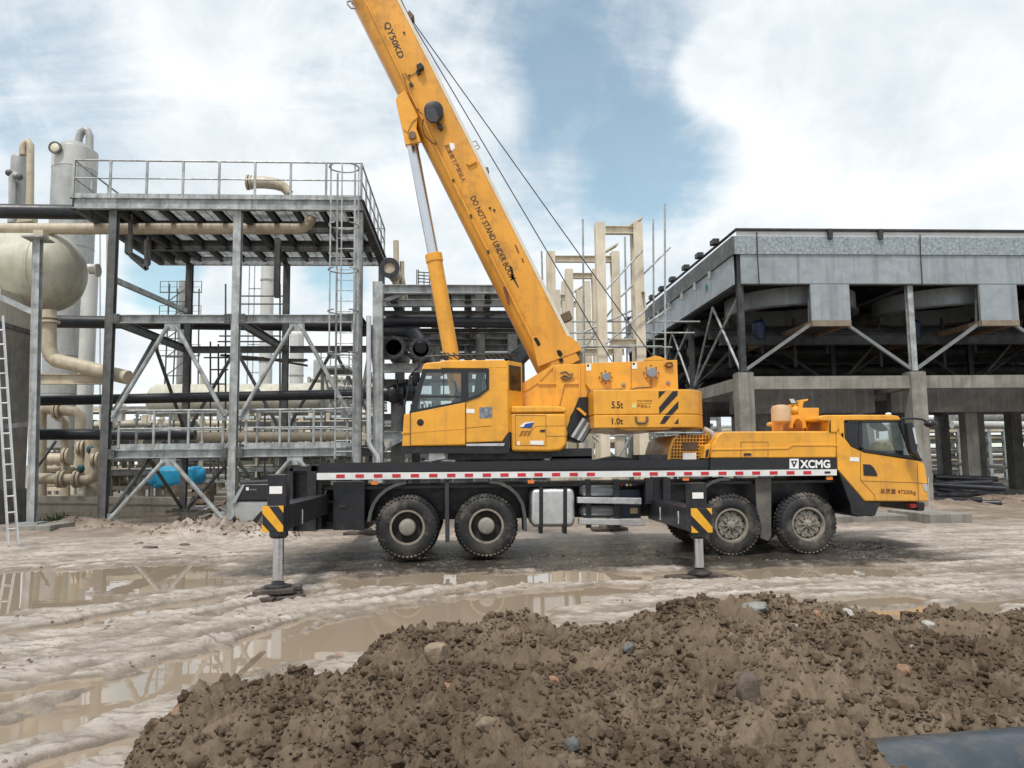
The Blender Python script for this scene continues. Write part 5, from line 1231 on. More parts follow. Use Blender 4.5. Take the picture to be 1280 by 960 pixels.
# hanging pipe frame
hfY = 24.4
p0, p1 = at(166, 270, hfY), at(182, 337, hfY)
fx0, fx1 = p0.x, p1.x
obj('hanger_frame', MB().beam(V(fx0, hfY - .3, ZD - .3), V(fx0, hfY - .3, p1.z + .45), .12, .12).beam(V(fx0, hfY - .3, p1.z + .48), V(fx0 + .16, hfY + .9, p1.z + .40), .12, .12).beam(V(fx0 + .16, hfY + .9, p1.z + .40), V(fx0 + .16, hfY + .9, ZD - .3), .12, .12), STLD, P_)
obj('hanger_frame', MB().beam(at(163, 268, 23.6), at(163, 318, 23.6), .1, .1).beam(at(163, 320, 23.6), at(183, 337, 23.6), .1, .1).beam(at(183, 300, 23.6), at(183, 337, 23.6), .1, .1), STLD, P_)
obj('hanger_post', hcol(at(346, 372, 25.5), V(at(346, 372, 25.5).x, 25.5, ZD - .3), .18, .18), STLD, P_)
# caged ladder in front of the right bay
LX0, LX1, LY = at(421, 300, YF - .5).x, at(443, 300, YF - .5).x, YF - .45
la = MB()
for x in (LX0, LX1): obj('ladder_rail', MB().box((x - .025, LY - .03, ZL - .2), (x + .025, LY + .03, ZD + .70)), STL, P_)
rg0 = None; z = ZL
while z < ZD + .1:
    if rg0 is None: rg0 = obj('rung', MB().tube([V(LX0, LY, z), V(LX1, LY, z)], .014, 6), STL, P_, loc=V(LX0, LY, z))
    else: dup(rg0, P_, V(LX0, LY, z) - wloc(rg0))
    z += .31
xc, rr = (LX0 + LX1) / 2, .42
hoop = None
for z in (ZD + .72, ZD - 1.0, ZD - 2.3, ZD - 3.5, ZD - 4.7):
    if hoop is None:
        hoop = obj('cage_hoop', MB().tube([V(xc + rr * math.sin(t) * 1.0, LY - .02 - rr * (1 - math.cos(t)) * .9, z) for t in np.linspace(-2.6, 2.6, 25)], .022, 6), STL, P_, loc=V(xc, LY, z))
    else: dup(hoop, P_, V(xc, LY, z) - wloc(hoop))
for t in (-1.9, -.95, 0, .95, 1.9):
    x = xc + rr * math.sin(t + 3.14159) ; y = LY - .02 - rr * (1 - math.cos(t + 3.14159)) * .9
    obj('cage_strap', MB().box((x - .02, y - .006, ZD - 4.7), (x + .02, y + .006, ZD + .72)), STL, P_)
# flanged pipe elbow lying on the deck
e = thing('pipe_elbow', 'cream flanged pipe bend lying on the upper deck behind the railing', 'pipe fitting', V(-5.9, 23.5, ZD))
obj('elbow_body', MB().tube([at(312, 228, 23.6), at(330, 228, 23.6), at(345, 230, 23.6), at(355, 234, 23.6), at(362, 242, 23.6)], [.19, .19, .18, .16, .13], 18), BEI, e, smooth=60)
obj('flange', MB().tube([at(308.5, 228, 23.6), at(311, 228, 23.6)], .24, 22), BEI, e)
obj('flange', MB().tube([at(313, 228, 23.6), at(315, 228, 23.6)], .22, 22), BEI, e)

# ---------------------------------------------------------------- pipes, posts and vessels at the left edge
def pipe(name, label, pts, r, m, cat='pipe', flanges=(), n=18, group=None):
    t = thing(name, label, cat, Vector(pts[0]), group)
    obj('pipe_run', MB().tube(pts, r, n), m, t, smooth=50)
    for i, j, k in flanges:
        a, b = Vector(pts[i]), Vector(pts[j]); d = (b - a).normalized(); c = a.lerp(b, k)
        obj('flange', MB().tube([c - d * .03, c + d * .03], r * 1.45, 24), m, t)
    return t
def bend(p, q, r, n=6):
    """points turning from direction p->c to c->q around corner"""
    return None
pa = at(-120, 286, 24.0); pb = at(372, 286, 24.0)
arc = [V(pb.x + .42 * math.sin(t), 24.0 + .0, pb.z + .42 * (1 - math.cos(t))) for t in np.linspace(0, 1.5, 8)]
pipe('overhead_pipe', 'long beige pipe running under the platform deck and bending up at its end', [pa, pb] + arc[1:], .175, BEI)
for px_ in (225, 345): pass
pipe('black_overhead_pipe', 'large black pipe at top left passing in front of the towers', [at(-140, 262, 26.8), at(150, 266, 26.8), at(180, 268, 26.8) + V(0, 1, 0)], .255, PBLK)
pipe('black_mid_pipe', 'black pipe running straight just beneath the middle beam of the platform', [at(70, 402, 29.6), at(440, 407, 29.6)], .24, PBLK)
pipe('black_low_pipe', 'black pipe crossing behind the platform at the walkway rail height', [at(47, 501, 26.6), at(468, 492, 26.6)], .17, PBLK)
o = pipe('black_stub_pipe', 'short thick black pipe with an open end above the lower walkway', [at(46, 543, 25.4), at(244, 543, 25.4)], .178, PBLK)
pipe('beige_low_pipe', 'beige pipe continuing right from the open black pipe end', [at(240, 546, 27.0), at(450, 545, 27.0)], .16, BEI)
t = thing('channel_beam', 'beige channel beam carrying the drain pipe at left', 'beam', at(90, 474, 23.5)); obj('channel', MB().ibeam(at(40, 474, 23.5), at(140, 474, 23.5), .18, .31, .03), BEI, t)
# horizontal vessel
hv = thing('horizontal_vessel', 'weathered cream horizontal vessel with domed end above the concrete pier', 'tank', at(20, 340, 24.5))
c0 = at(60, 340, 24.6); Rv = 1.27
obj('shell', MB().lathe(c0, (-1, 0, 0), [(0, -1.05), (.25 * Rv, -1.03), (.5 * Rv, -.93), (.7 * Rv, -.77), (.86 * Rv, -.54), (.96 * Rv, -.28), (Rv, 0), (Rv, .12), (Rv, 6)], 48), TNK, hv, smooth=60)
obj('weld_band', MB().tube([c0 + V(.02, 0, 0), c0 + V(-.03, 0, 0)], Rv + .012, 48), TNK, hv)
nz = at(121, 338, 24.6)
obj('nozzle', MB().tube([at(112, 338, 24.6), nz], .12, 16), TNK, hv); obj('nozzle_flange', MB().tube([nz, nz + V(.06, 0, 0)], .21, 20), TNK, hv)
pcx = at(-1, 401, 22.7).x; pcz = at(-1, 401, 22.7).z
obj('saddle', MB().box((pcx - 3, 22.7, pcz), (pcx - .005, 24.4, pcz + .95)), TNK, hv)
# drain pipe from the vessel
dp = [at(61, 388, 23.6), at(61, 432, 23.6), at(62, 440, 23.6), at(65, 446, 23.6), at(70, 450.5, 23.6), at(160, 472, 22.95)]
pipe('drain_pipe', 'beige drain pipe dropping from the vessel and sloping off to the right', dp, .21, BEI, flanges=((0, 1, .22), (0, 1, .34)))
# concrete pier
t = thing('concrete_pier', 'stained dark concrete pier under the horizontal vessel', 'pier', at(0, 600, 23.8))
obj('pier_shaft', MB().box((pcx - 3, 22.66, -.4), (pcx, 24.45, pcz - .14)), CON, t, bevel=.02)
obj('pier_cap', MB().box((pcx - 3, 22.62, pcz - .138), (pcx + .03, 24.5, pcz - .003)), COND, t)
obj('pier_base', MB().box((pcx - 3, 22.6, -.4), (pcx + .08, 24.55, 1.0)), COND, t)
# steel post
t = thing('support_post', 'slim galvanised post with concrete footing in front of the vessel', 'post', at(42, 655, 20.9))
pt, pb_ = at(47.5, 300, 20.9), at(40, 655, 20.9)
obj('post_shaft', hcol(pb_, pt, .19, .19, .025), STL, t)
obj('cap_plate', MB().box((pt.x - .28, 20.6, pt.z), (pt.x + .28, 21.2, pt.z + .04)), STL, t)
obj('pipe_shoe', MB().box((pt.x - .06, 20.75, pt.z + .04), (pt.x + .2, 21.05, pt.z + .24)), BEI, t)
obj('base_plate', MB().box((pb_.x - .25, 20.65, pb_.z), (pb_.x + .25, 21.15, pb_.z + .05)), STL, t)
obj('diagonal_brace', MB().beam(at(-20, 362, 20.9), at(45, 392, 20.9), .12, .14), STL, t)
obj('cross_rail', MB().beam(at(-20, 536, 20.9), at(40, 530, 20.9), .10, .12), STLD, t)
t2 = obj('footing', MB().box((pb_.x - .45, 20.35, -.3), (pb_.x + .75, 21.6, pb_.z)), CON, t, bevel=.02)
# aluminium ladder
t = thing('aluminium_ladder', 'aluminium ladder leaning at the left edge by the concrete pier', 'ladder', at(16, 682, 16.8))
la0, la1 = at(10.5, 682, 16.8), at(22.5, 681, 16.8); lt0, lt1 = at(-6, 395, 17.8), at(3.5, 395, 17.8)
for a, b in ((la0, lt0), (la1, lt1)): obj('stile', MB().beam(a, b, .03, .07), ALU, t)
for k in range(1, 15):
    f = k / 15.0; obj('rung', MB().tube([la0.lerp(lt0, f), la1.lerp(lt1, f)], .018, 8), ALU, t)
# big tower
def tower(name, label, px0, px1, ptop, pbase, Y, m, top_pipe=None, bands=(), dome=.35, group=None):
    a, b = at(px0, ptop, Y), at(px1, ptop, Y); r = (b.x - a.x) / 2; cx = (a.x + b.x) / 2; zt = a.z; zb = max(at(px0, pbase, Y).z, 0)
    t = thing(name, label, 'tower', V(cx, Y, 0), group)
    prof = [(r, 0), (r, zt - zb - r * dome * 2)] + [(r * math.cos(k * .2618), zt - zb - r * dome * 2 + r * dome * 2 * math.sin(k * .2618)) for k in range(1, 6)] + [(0, zt - zb)]
    obj('shell', MB().lathe(V(cx, Y, zb), (0, 0, 1), prof, 40), m, t, smooth=50)
    return t, V(cx, Y, zt), r
tw, tt, tr = tower('column_tower', 'tall pale grey process tower with swan neck pipe behind the platform corner', 69, 121, 178, 560, 34, TWR)
obj('white_cap', MB().lathe(V(tt.x, 34, at(90, 214, 34).z), (0, 0, 1), [(tr + .012, 0), (tr + .012, at(90, 190, 34).z - at(90, 214, 34).z)], 40), TWRW, tw, smooth=50)
obj('neck_pipe', MB().tube([at(*p, 34) for p in ((98, 180), (99, 172), (102, 165), (106, 162), (110, 164), (112, 170), (112, 186))], .16, 14), TWR, tw, smooth=60)
c = at(84, 196, 34); c.y = 34 - tr - .02
obj('manway', MB().lathe(c, (0, -1, 0), [(.20, -.3), (.20, .12), (.17, .14), (0, .14)], 24), mat('manway_cream', (.62, .57, .45), .5), tw)
obj('manway_rim', MB().ring(c + V(0, -.06, 0), (0, -1, 0), .19, .27, .08, 24), STLD, tw)
for z in np.arange(1.5, tt.z - 2, 1.6): obj('cladding_band', MB().ring(V(tt.x, 34, z), (0, 0, 1), tr, tr + .012, .04, 40), TWR, tw)
t, q, r = tower('slim_tower', 'pale narrow vessel standing beside the big tower behind the platform leg', 104, 123, 330, 600, 33, TWRW)
lt = thing('tower_ladder', 'long access ladder fixed beside the big pale tower', 'ladder', at(130, 560, 32.6))
a0, a1 = at(125, 560, 32.6), at(125, 265, 32.6)
for dx in (0, .28): obj('stile', MB().beam(a0 + V(dx, 0, 0), a1 + V(dx, 0, 0), .05, .05), TWRW, lt)
rg0 = None
for z in np.arange(a0.z + .3, a1.z, .62): obj('rung', MB().beam(V(a0.x, 32.6, z), V(a0.x + .28, 32.6, z), .04, .04), STL, lt)
t, q, r = tower('small_tower', 'small grey tower with hooked top pipe at the upper left', 15, 34, 192, 280, 38, TWR)
obj('hook_pipe', MB().tube([at(*p, 37.4) for p in ((29, 194), (28.5, 186), (31, 179), (35, 177), (38, 181), (38, 200), (37.5, 275))], .17, 14), BEI, t, smooth=60)
obj('side_pipe', MB().tube([at(*p, 37.4) for p in ((26, 222), (18, 218), (15, 222), (15, 278))], .15, 14), TWR, t, smooth=60)
obj('side_valve', MB().ball(at(11, 216, 37.4), .16).ball(at(24, 221, 37.3), .17), STLD, t)
obj('pipe_saddle', slab([(24, 266), (40, 266), (40, 276), (20, 278)], 37, .5), BEI, t)

# ---------------------------------------------------------------- pipe rack behind the crane cab
pr = thing('pipe_rack', 'galvanised pipe rack full of black pipes with open flanged ends behind the crane cab', 'pipe rack', at(550, 590, 24.0) * 1.0)
RYF = 21.3
xl = at(472, 450, RYF).x
obj('rack_column', hcol(V(at(473, 600, RYF).x, RYF, 0), V(xl, RYF, at(470, 353, RYF).z), .27, .27, .03), STL, pr)
obj('drain_spout', MB().tube([at(*p, 21.0) for p in ((461, 395), (461, 552), (463, 558), (472, 570), (473, 580))], .07, 10), ALU, pr, smooth=50)
x2 = at(640, 400, 22.0).x; x3 = at(668, 400, 30).x
rows = [(362, 22.2, 11, STL), (379, 22.6, 9, STL), (392, 23.2, 6, STLD), (414, 24.0, 6, STLD), (428, 25.2, 8, STLD), (445, 26, 8, STLD), (460, 22.3, 11, STL), (478, 25, 8, STLD), (497, 25, 8, STLD), (521, 25, 8, STLD), (545, 22.4, 12, STL), (372, 29.5, 8, STLD), (402, 30, 8, STLD), (420, 30, 7, STLD), (436, 30, 7, STLD)]
for y, Y, h, m in rows:
    z = at(540, y, Y).z; hh = h / 960.0 * Y
    obj('rack_beam', MB().ibeam(V(at(478, y, Y).x, Y, z), V(at(652, y, Y).x, Y, z), .2, hh, .02), m, pr)
for x_, Y in ((500, 26), (545, 26), (600, 25), (640, 25), (520, 30), (585, 30), (650, 30)):
    q = at(x_, 400, Y); obj('rack_column', hcol(V(q.x, Y, 0), V(q.x, Y, at(540, 364 if Y < 28 else 372, Y).z), .3, .3, .03), STLK if Y > 28 else STLD, pr)
for x_ in (492, 585, 560, 610):
    a = at(x_, 372, 22.3); obj('rack_tie', MB().ibeam(a, a + V(0, 8, 0), .2, .24, .02), STLK, pr)
obj('rack_brace', MB().beam(at(482, 376, 22.3), at(508, 365, 22.3), .12, .12), STL, pr)
obj('rack_brace', MB().beam(at(482, 559, 22.3), at(502, 549, 22.3), .12, .12), STL, pr)
obj('rack_pipe', MB().tube([at(478, 401, 23.0), at(660, 403, 23.0)], .185, 18), PBLK, pr, smooth=50)
obj('rack_pipe', MB().tube([at(452, 414, 23.2), at(463, 413, 23.2), at(500, 414, 23.0), at(513, 415, 22.8), at(521, 419, 22.5), at(526, 427, 22.1), at(526, 435, 21.7)], .17, 18), PBLK, pr, smooth=60)
for x_, y_ in ((492, 434), (526, 436)):
    q = at(x_, y_, 21.7)
    f = obj('open_pipe', MB().lathe(q, (0, 1, 0), [(.30, 2.5), (.30, .12), (.33, .10), (.33, 0), (.225, 0), (.225, 2.4), (0, 2.4)], 32), PBLK, pr, smooth=40)
    fb_ = MB()
    for k in range(12): fb_.lathe(q + V(math.cos(k * .5236) * .28, 0, math.sin(k * .5236) * .28), (0, -1, 0), [(.02, 0), (.02, .03), (0, .03)], 6)
    obj('bolt_ring', fb_, STLD, f)['kind'] = 'stuff'
for x_, y_, dx in ((492, 492, 0), (512, 488, 0)):
    q = at(x_, y_, 22.6)
    obj('flanged_valve', MB().tube([q + V(-.35, 0, 0), q + V(-.3, 0, 0)], .34, 20).tube([q + V(-.3, 0, 0), q + V(.25, 0, 0)], .22, 18).tube([q + V(.25, 0, 0), q + V(.31, 0, 0)], .34, 20).ball(q, .28), PBLK, pr)
obj('rack_pipe', MB().tube([at(497, 500, 22.8), at(497, 600, 22.8)], .2, 16), STLD, pr, smooth=50)
obj('rack_pipe', MB().tube([at(655, 440, 24), at(640, 455, 23.5), at(632, 480, 23.5), at(632, 560, 23.5)], .28, 16), PBLK, pr, smooth=60)
for x_ in (505, 515, 528, 537): obj('rack_pipe', MB().tube([at(x_, 505, 24.5), at(x_, 560, 24.5)], .05, 8), STLD, pr)
t = thing('flanged_stub', 'cream pipe with black flanged open end standing on top of the pipe rack', 'pipe fitting', at(495, 350, 23))
q0, q1 = at(487, 335, 22.4), at(498, 350, 24.2)
obj('stub_pipe', MB().tube([q1 + V(.05, .8, -.5), q1, q0], .21, 20), BEI, t)
d = (q0 - q1).normalized(); obj('stub_flange', MB().lathe(q0 - d * .02, d, [(.30, 0), (.30, .08), (.17, .08), (.17, -.5), (0, -.5)], 28), PBLK, t)
obj('stub_riser', MB().tube([at(496, 372, 23.4), at(495, 301, 23.4)], .085, 12).tube([at(503, 380, 23.6), at(502.5, 327, 23.6)], .07, 12), BEI, t)
t = thing('roof_rail', 'short guard rail on top of the pipe rack', 'railing', at(528, 355, 25))
for k in range(5): obj('rail_bar', MB().tube([at(522, 340 + k * 4, 25), at(537, 341 + k * 4, 25)], .02, 6), STLD, t)
for x_ in (521, 523, 530, 537): obj('rail_post', MB().tube([at(x_, 337 if x_ < 525 else 341, 25), at(x_, 362, 25)], .02, 6), STLD, t)

# ---------------------------------------------------------------- cream portal frames
def portal(label, xs_, ytop, Y, wcol, beams, caps=()):
    t = thing('portal_frame', label, 'steel frame', V(at(sum(xs_) / len(xs_), 500, Y).x, Y, 0), 'cream portal frames')
    for x in xs_:
        q = at(x, ytop, Y); xx = at(x, 420, Y).x
        obj('frame_column', hcol(V(xx, Y, -.1), V(xx, Y, q.z), wcol, wcol, .03), CRM, t)
    for x0, x1, y, h in beams:
        a, b = at(x0, y, Y), at(x1, y, Y); z = (a.z + b.z) / 2
        obj('frame_beam', MB().ibeam(V(a.x, Y, z), V(b.x, Y, z), .2, h / 960.0 * Y, .02), CRM, t)
    for x, y, dy in caps:
        a = at(x, y, Y); obj('cap_bracket', MB().prism([a + V(-.22, 0, -.10), a + V(.22, 0, .16), a + V(.22, 0, .22), a + V(-.22, 0, -.04)], (0, .5, 0)), CRM, t)
    return t
f1 = portal('tallest cream steel portal frame with slanted cap plate', [752.5, 800], 279, 24.0, .30, [(757, 793, 288, 10), (762, 795, 428, 8)], [(796, 278, 0)])
obj('frame_column', hcol(V(at(792, 420, 24.5).x, 24.5, 0), at(792, 286, 24.5), .2, .24, .03), CRM, f1)
obj('knee_bracket', MB().beam(at(803, 365, 23.9), at(806, 385, 23.9), .1, .1).beam(at(803, 388, 23.9), at(806, 365, 23.9), .08, .06), CRM, f1)
portal('second cream frame with its left column topped by a brown bracket', [690, 771], 315, 27.2, .30, [(694, 766, 324, 8), (700, 780, 440, 8)], [(766, 310, 0)])
portal('third cream frame with short brown cross beam', [712.5, 746], 337, 29.6, .30, [(715, 743, 345, 7)], [])
portal('fourth low cream frame behind the boom foot', [697, 725.5], 363, 33.0, .30, [(697, 716, 372, 7)], [(725, 361, 0)])
portal('smallest cream frame farthest back near the boom', [707, 735], 352, 36.0, .30, [(700, 738, 380, 7)], [])
t = thing('scaffold', 'scaffold of grey tubes among the cream portal frames', 'scaffold', at(780, 560, 25))
SC_Y = 23.6
for x0, y0, x1, y1, Y in ((728.5, 274, 731, 580, 24.4), (781, 296, 786, 560, 25.5), (816.5, 274, 818, 560, 25.0), (831, 255, 832, 580, 23.6), (677, 314, 678, 350, 27)):
    obj('scaffold_pole', MB().tube([at(x1, y1, Y), at(x0, y0, Y)], .032, 8), STL, t)
for x0, y0, x1, y1, Y in ((758, 362, 803, 313, 23.6), (776, 371, 838, 309, 24.2), (730, 415, 790, 388, 24.2), (800, 410, 838, 385, 24), (723, 446, 766, 385, 24.5), (757, 430, 810, 385, 23.7)):
    obj('scaffold_pole', MB().tube([at(x0, y0, Y), at(x1, y1, Y)], .03, 8), STL, t)
for x0, x1, y, Y in ((714, 875, 402, 25), (712, 868, 416, 24.5), (722, 830, 424, 25), (716, 840, 434, 25), (728, 828, 433, 23.7), (735, 880, 541, 25), (745, 862, 545, 27)):
    obj('scaffold_pole', MB().tube([at(x0, y, Y), at(x1, y, Y)], .028, 8), STL, t)
for x0, y0, x1, y1 in ((740, 545, 768, 570), (732, 548, 735, 580), (800, 545, 830, 575), (845, 543, 825, 580), (812, 560, 822, 545), (862, 545, 845, 575), (790, 543, 772, 575), (700, 560, 728, 600)):
    obj('scaffold_pole', MB().tube([at(x0, y0, 25), at(x1, y1, 25)], .03, 8), STL, t)

# ---------------------------------------------------------------- air cooler structure on the right
ac = thing('cooler_structure', 'grey air cooler structure with steel roof deck on concrete columns behind the crane', 'building', V(15, 28, 0))
A = ac
GX = [at(926, 400, 24.6).x, at(1138, 400, 24.6).x]
dx = GX[1] - GX[0]; GX += [GX[1] + dx, GX[1] + 2 * dx, GX[1] + 3 * dx]
GY = [24.6, 30.2, 35.8, 41.4]
ZC, ZG0, ZG1, ZS, ZT = 4.42, at(1000, 356, 24.6).z, at(1000, 320, 24.6).z, at(1000, 298, 24.6).z, at(1000, 290, 24.6).z
for i, x in enumerate(GX):
    for j, y in enumerate(GY):
        fr_ = (j == 0)
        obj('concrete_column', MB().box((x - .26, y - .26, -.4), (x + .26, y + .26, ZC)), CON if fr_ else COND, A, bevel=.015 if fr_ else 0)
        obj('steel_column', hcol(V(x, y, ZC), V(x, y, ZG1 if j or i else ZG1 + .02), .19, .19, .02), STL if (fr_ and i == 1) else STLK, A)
        obj('column_plate', MB().box((x - .22, y - .22, ZC), (x + .22, y + .22, ZC + .04)), STLK, A)
for j, y in enumerate(GY):
    for i in range(len(GX) - 1):
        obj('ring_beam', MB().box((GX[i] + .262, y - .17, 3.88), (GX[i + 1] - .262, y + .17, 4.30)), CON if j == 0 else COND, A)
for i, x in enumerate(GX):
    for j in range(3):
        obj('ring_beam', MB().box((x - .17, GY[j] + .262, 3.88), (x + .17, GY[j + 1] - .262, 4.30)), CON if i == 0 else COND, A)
# streaky inner beam just behind the first
for i in range(4):
    obj('inner_beam', MB().box((GX[i] + .302, 26.6, 3.2), (GX[i + 1] - .302, 26.9, 4.25)), COND, A)
    for k in range(3): obj('inner_column', MB().box((GX[i] + 1.4 + k * 1.9, 27.0, -.3), (GX[i] + 1.85 + k * 1.9, 27.4, 3.9)), CON if k == 1 else COND, A) if i in (0,) or (k == 1) else None
# front girder panels, spangled upper strip, white strip, top rail
for i in range(4):
    n = 3; w = dx / n
    for k in range(n):
        x0 = GX[i] + k * w + .004; x1 = x0 + w - .008
        obj('girder_panel', MB().box((x0, 24.42, ZG0), (x1, 24.48, ZG1 - .004)), GALP, A)
        obj('fascia_panel', MB().box((x0 - .2, 24.37, ZG1), (x1 - .2, 24.45, ZS)), GALS, A)
    obj('girder_flange', MB().box((GX[i], 24.38, ZG0 - .03), (GX[i + 1] - .006, 24.6, ZG0 - .002)), STLD, A)
obj('parapet_strip', MB().box((GX[0] - .1, 24.40, ZS + .004), (GX[4], 24.44, ZT - .03)), mat('pale_parapet', (.55, .57, .58), .5, var=.1), A)
obj('roof_rail', MB().tube([V(GX[0] - .12, 24.36, ZT), V(GX[4], 24.36, ZT)], .05, 10), STLK, A)
obj('roof_rail', MB().tube([V(GX[0] - .12, 24.36, ZT), V(GX[0] - .25, 41.5, ZT)], .05, 10), STLK, A)
for px_ in (1038, 1101): q = at(px_, 300, 24.3); obj('roof_hook', MB().box((q.x - .07, 24.25, ZS - .1), (q.x + .07, 24.36, ZT + .02)), STLK, A)
for px_, y0, y1 in ((946, 290, 356), (1150, 293, 357)): obj('hanging_cable', MB().tube([at(px_, y0, 24.33), at(px_ + 1, (y0 + y1) / 2, 24.33), at(px_ + 3, y1, 24.36)], .018, 6), INK, A)
# side face
for j in range(3):
    n = 2; w = (GY[j + 1] - GY[j]) / n
    for k in range(n):
        y0 = GY[j] + k * w + .004; obj('girder_panel', MB().box((GX[0] - .20, y0, ZG0 + .0), (GX[0] - .15, y0 + w - .008, ZG1 - .004)), GALP, A)
    obj('fascia_panel', MB().box((GX[0] - .26, GY[j] - .22, ZG1), (GX[0] - .19, GY[j + 1] - .23, ZS)), STLD, A)
    for k in range(3):
        y = GY[j] + 1.2 + k * 1.8; obj('gutter_hook', MB().box((GX[0] - .42, y, ZT - .05), (GX[0] - .2, y + .4, ZT + .12)), STLK, A)
        obj('fascia_lug', MB().tube([V(GX[0] - .3, y + .9, ZG1 - .3), V(GX[0] - .3, y + .9, ZG1 - .02)], .06, 10), STL, A)
    a, b = GY[j], GY[j + 1]
    for e0, e1 in (((a + .2, ZC + .1), ((a + b) / 2, ZG0 - .2)), ((b - .2, ZC + .1), ((a + b) / 2, ZG0 - .2)), ((a + .2, ZG0 - .4), (b - .2, ZC + .1))):
        obj('side_brace', MB().tube([V(GX[0], e0[0], e0[1]), V(GX[0], e1[0], e1[1])], .045, 8), STL, A)
q = at(898, 352, 28); q = V(GX[0] - .215, 27.4, (ZG0 + ZG1) / 2 + .05)
obj('painted_mark', MB().ring(q, (-1, 0, 0), .06, .13, .01, 18), mat('teal_mark', (.02, .18, .2), .5), A)
obj('roof_deck', MB().box((GX[0] - .1, 24.5, ZS - .02), (GX[4], 41.6, ZS + .02)), STLK, A)
for i, x in enumerate(GX):
    obj('roof_girder', MB().ibeam(V(x, 24.7, (ZG0 + ZG1) / 2 - .1), V(x, 41.4, (ZG0 + ZG1) / 2 - .1), .3, ZG1 - ZG0 - .1, .03), STLK, A)
for j, y in enumerate(GY[1:]): obj('roof_girder', MB().ibeam(V(GX[0] + .2, y, (ZG0 + ZG1) / 2), V(GX[4], y, (ZG0 + ZG1) / 2), .3, ZG1 - ZG0 - .2, .03), STLK, A)
# fan bays: shroud ring, fan hub, motor; bundle frames above make the deck dark
for j in range(3):
    for i in range(4):
        cx = GX[i] + dx * .5; cy = (GY[j] + GY[j + 1]) / 2 + (.0 if j else .1)
        mm_ = STLD if j == 0 else STLK
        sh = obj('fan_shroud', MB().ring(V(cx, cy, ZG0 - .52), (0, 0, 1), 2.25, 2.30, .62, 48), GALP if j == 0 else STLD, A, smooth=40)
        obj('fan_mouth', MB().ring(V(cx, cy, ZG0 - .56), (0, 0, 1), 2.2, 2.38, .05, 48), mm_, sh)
        if j < 2:
            obj('fan_motor', MB().lathe(V(cx - 1.4, cy - .6, ZG0 - 1.5), (0, 0, 1), [(0, 0), (.2, 0), (.24, .1), (.24, .6), (.15, .7), (0, .7)], 18), MBLUE, A)
        obj('bundle_floor', MB().box((GX[i] + .2, GY[j] + .2, ZG1 - .3), (GX[i + 1] - .2, GY[j + 1] - .2, ZG1 - .22)), STLK, A)
        for sg in (0, 1):
            fa = V(GX[i + sg] + (.05 if not sg else -.05), GY[j], ZC + .1); 
            if j == 0: pass
# hanging boxes and the beams that run back from them, with struts to the column feet
for i in range(3):
    q0, q1 = GX[i] + (at(1010, 380, 24.6).x - GX[0]), GX[i] + (at(1058, 380, 24.6).x - GX[0])
    zb_ = at(1030, 409, 24.6).z; zm_ = at(1030, 402, 24.6).z
    obj('hanging_panel', MB().box((q0, 24.36, zm_ + .003), (q1, 24.46, ZG0 - .035)), GALP, A)
    obj('panel_sill', MB().box((q0, 24.34, zb_), (q1, 24.5, zm_)), mat('rust_sill', (.20, .165, .12), .7, var=.3) if i == 0 else bpy.data.materials['rust_sill'], A)
    obj('walkway_beam', MB().box((q0, 24.5, zb_ + .02), (q0 + .14, 41, zm_)), RUST, A); obj('walkway_beam', MB().box((q1 - .14, 24.5, zb_ + .02), (q1, 41, zm_)), RUST, A)
    obj('walkway_floor', MB().box((q0 + .15, 24.6, zm_ - .06), (q1 - .15, 41, zm_ - .02)), STLK, A)
    for j in (0, 1, 2):
        y = GY[j]
        obj('strut', MB().beam(V(GX[i] + .1, y, ZC + .12), V(q0 + .02, y, zb_ + .08), .10, .10), STRUTM if j == 0 else STLK, A)
        obj('strut', MB().beam(V(GX[i + 1] - .1, y, ZC + .12), V(q1 - .02, y, zb_ + .08), .10, .10), STRUTM if j == 0 else STLK, A)
        obj('strut', MB().tube([V(q0 + .05, y + .1, zb_ + .1), V(GX[i] + 1.9 if j else q0 + .05, y, ZG0 - .1)], .04, 8), STLD, A)
        if j: obj('floor_brace', MB().beam(V(GX[i] + .2, y, ZC + .1), V((q0 + q1) / 2, y, ZG0), .1, .1), STLD, A)
for i in range(4):
    for j in (2, 3):
        for sg in (0, 1): obj('rear_brace', MB().beam(V(GX[i + sg], GY[j], ZC + (.1 if True else 0)), V(GX[i] + dx * .5, GY[j], ZC + 1.9), .14, .14), STLK, A)
for i in range(2):
    n = 4
    for k in range(n):
        if i == 1 and k > 0: continue
        if k == 1: continue
        x0 = GX[i] + .2 + k * (dx - .3) / n
        obj('inner_wall', MB().box((x0 + .02, 33.0 + .01 * k, -.2), (x0 + (dx - .3) / n - .02, 33.3, 3.95)), COND, A)
for i in range(4):
    w = dx / 3
    for k in range(3):
        obj('added_sky_screen', MB().box((GX[i] + k * w + .01, 41.55, ZC + ((.9 if k % 2 else .45) if i * 3 + k < 4 else 1.55)), (GX[i] + (k + 1) * w - .01, 41.6, ZG1)), STLK, A)  # added dark panels at the back, keeping bright sky out of the interior
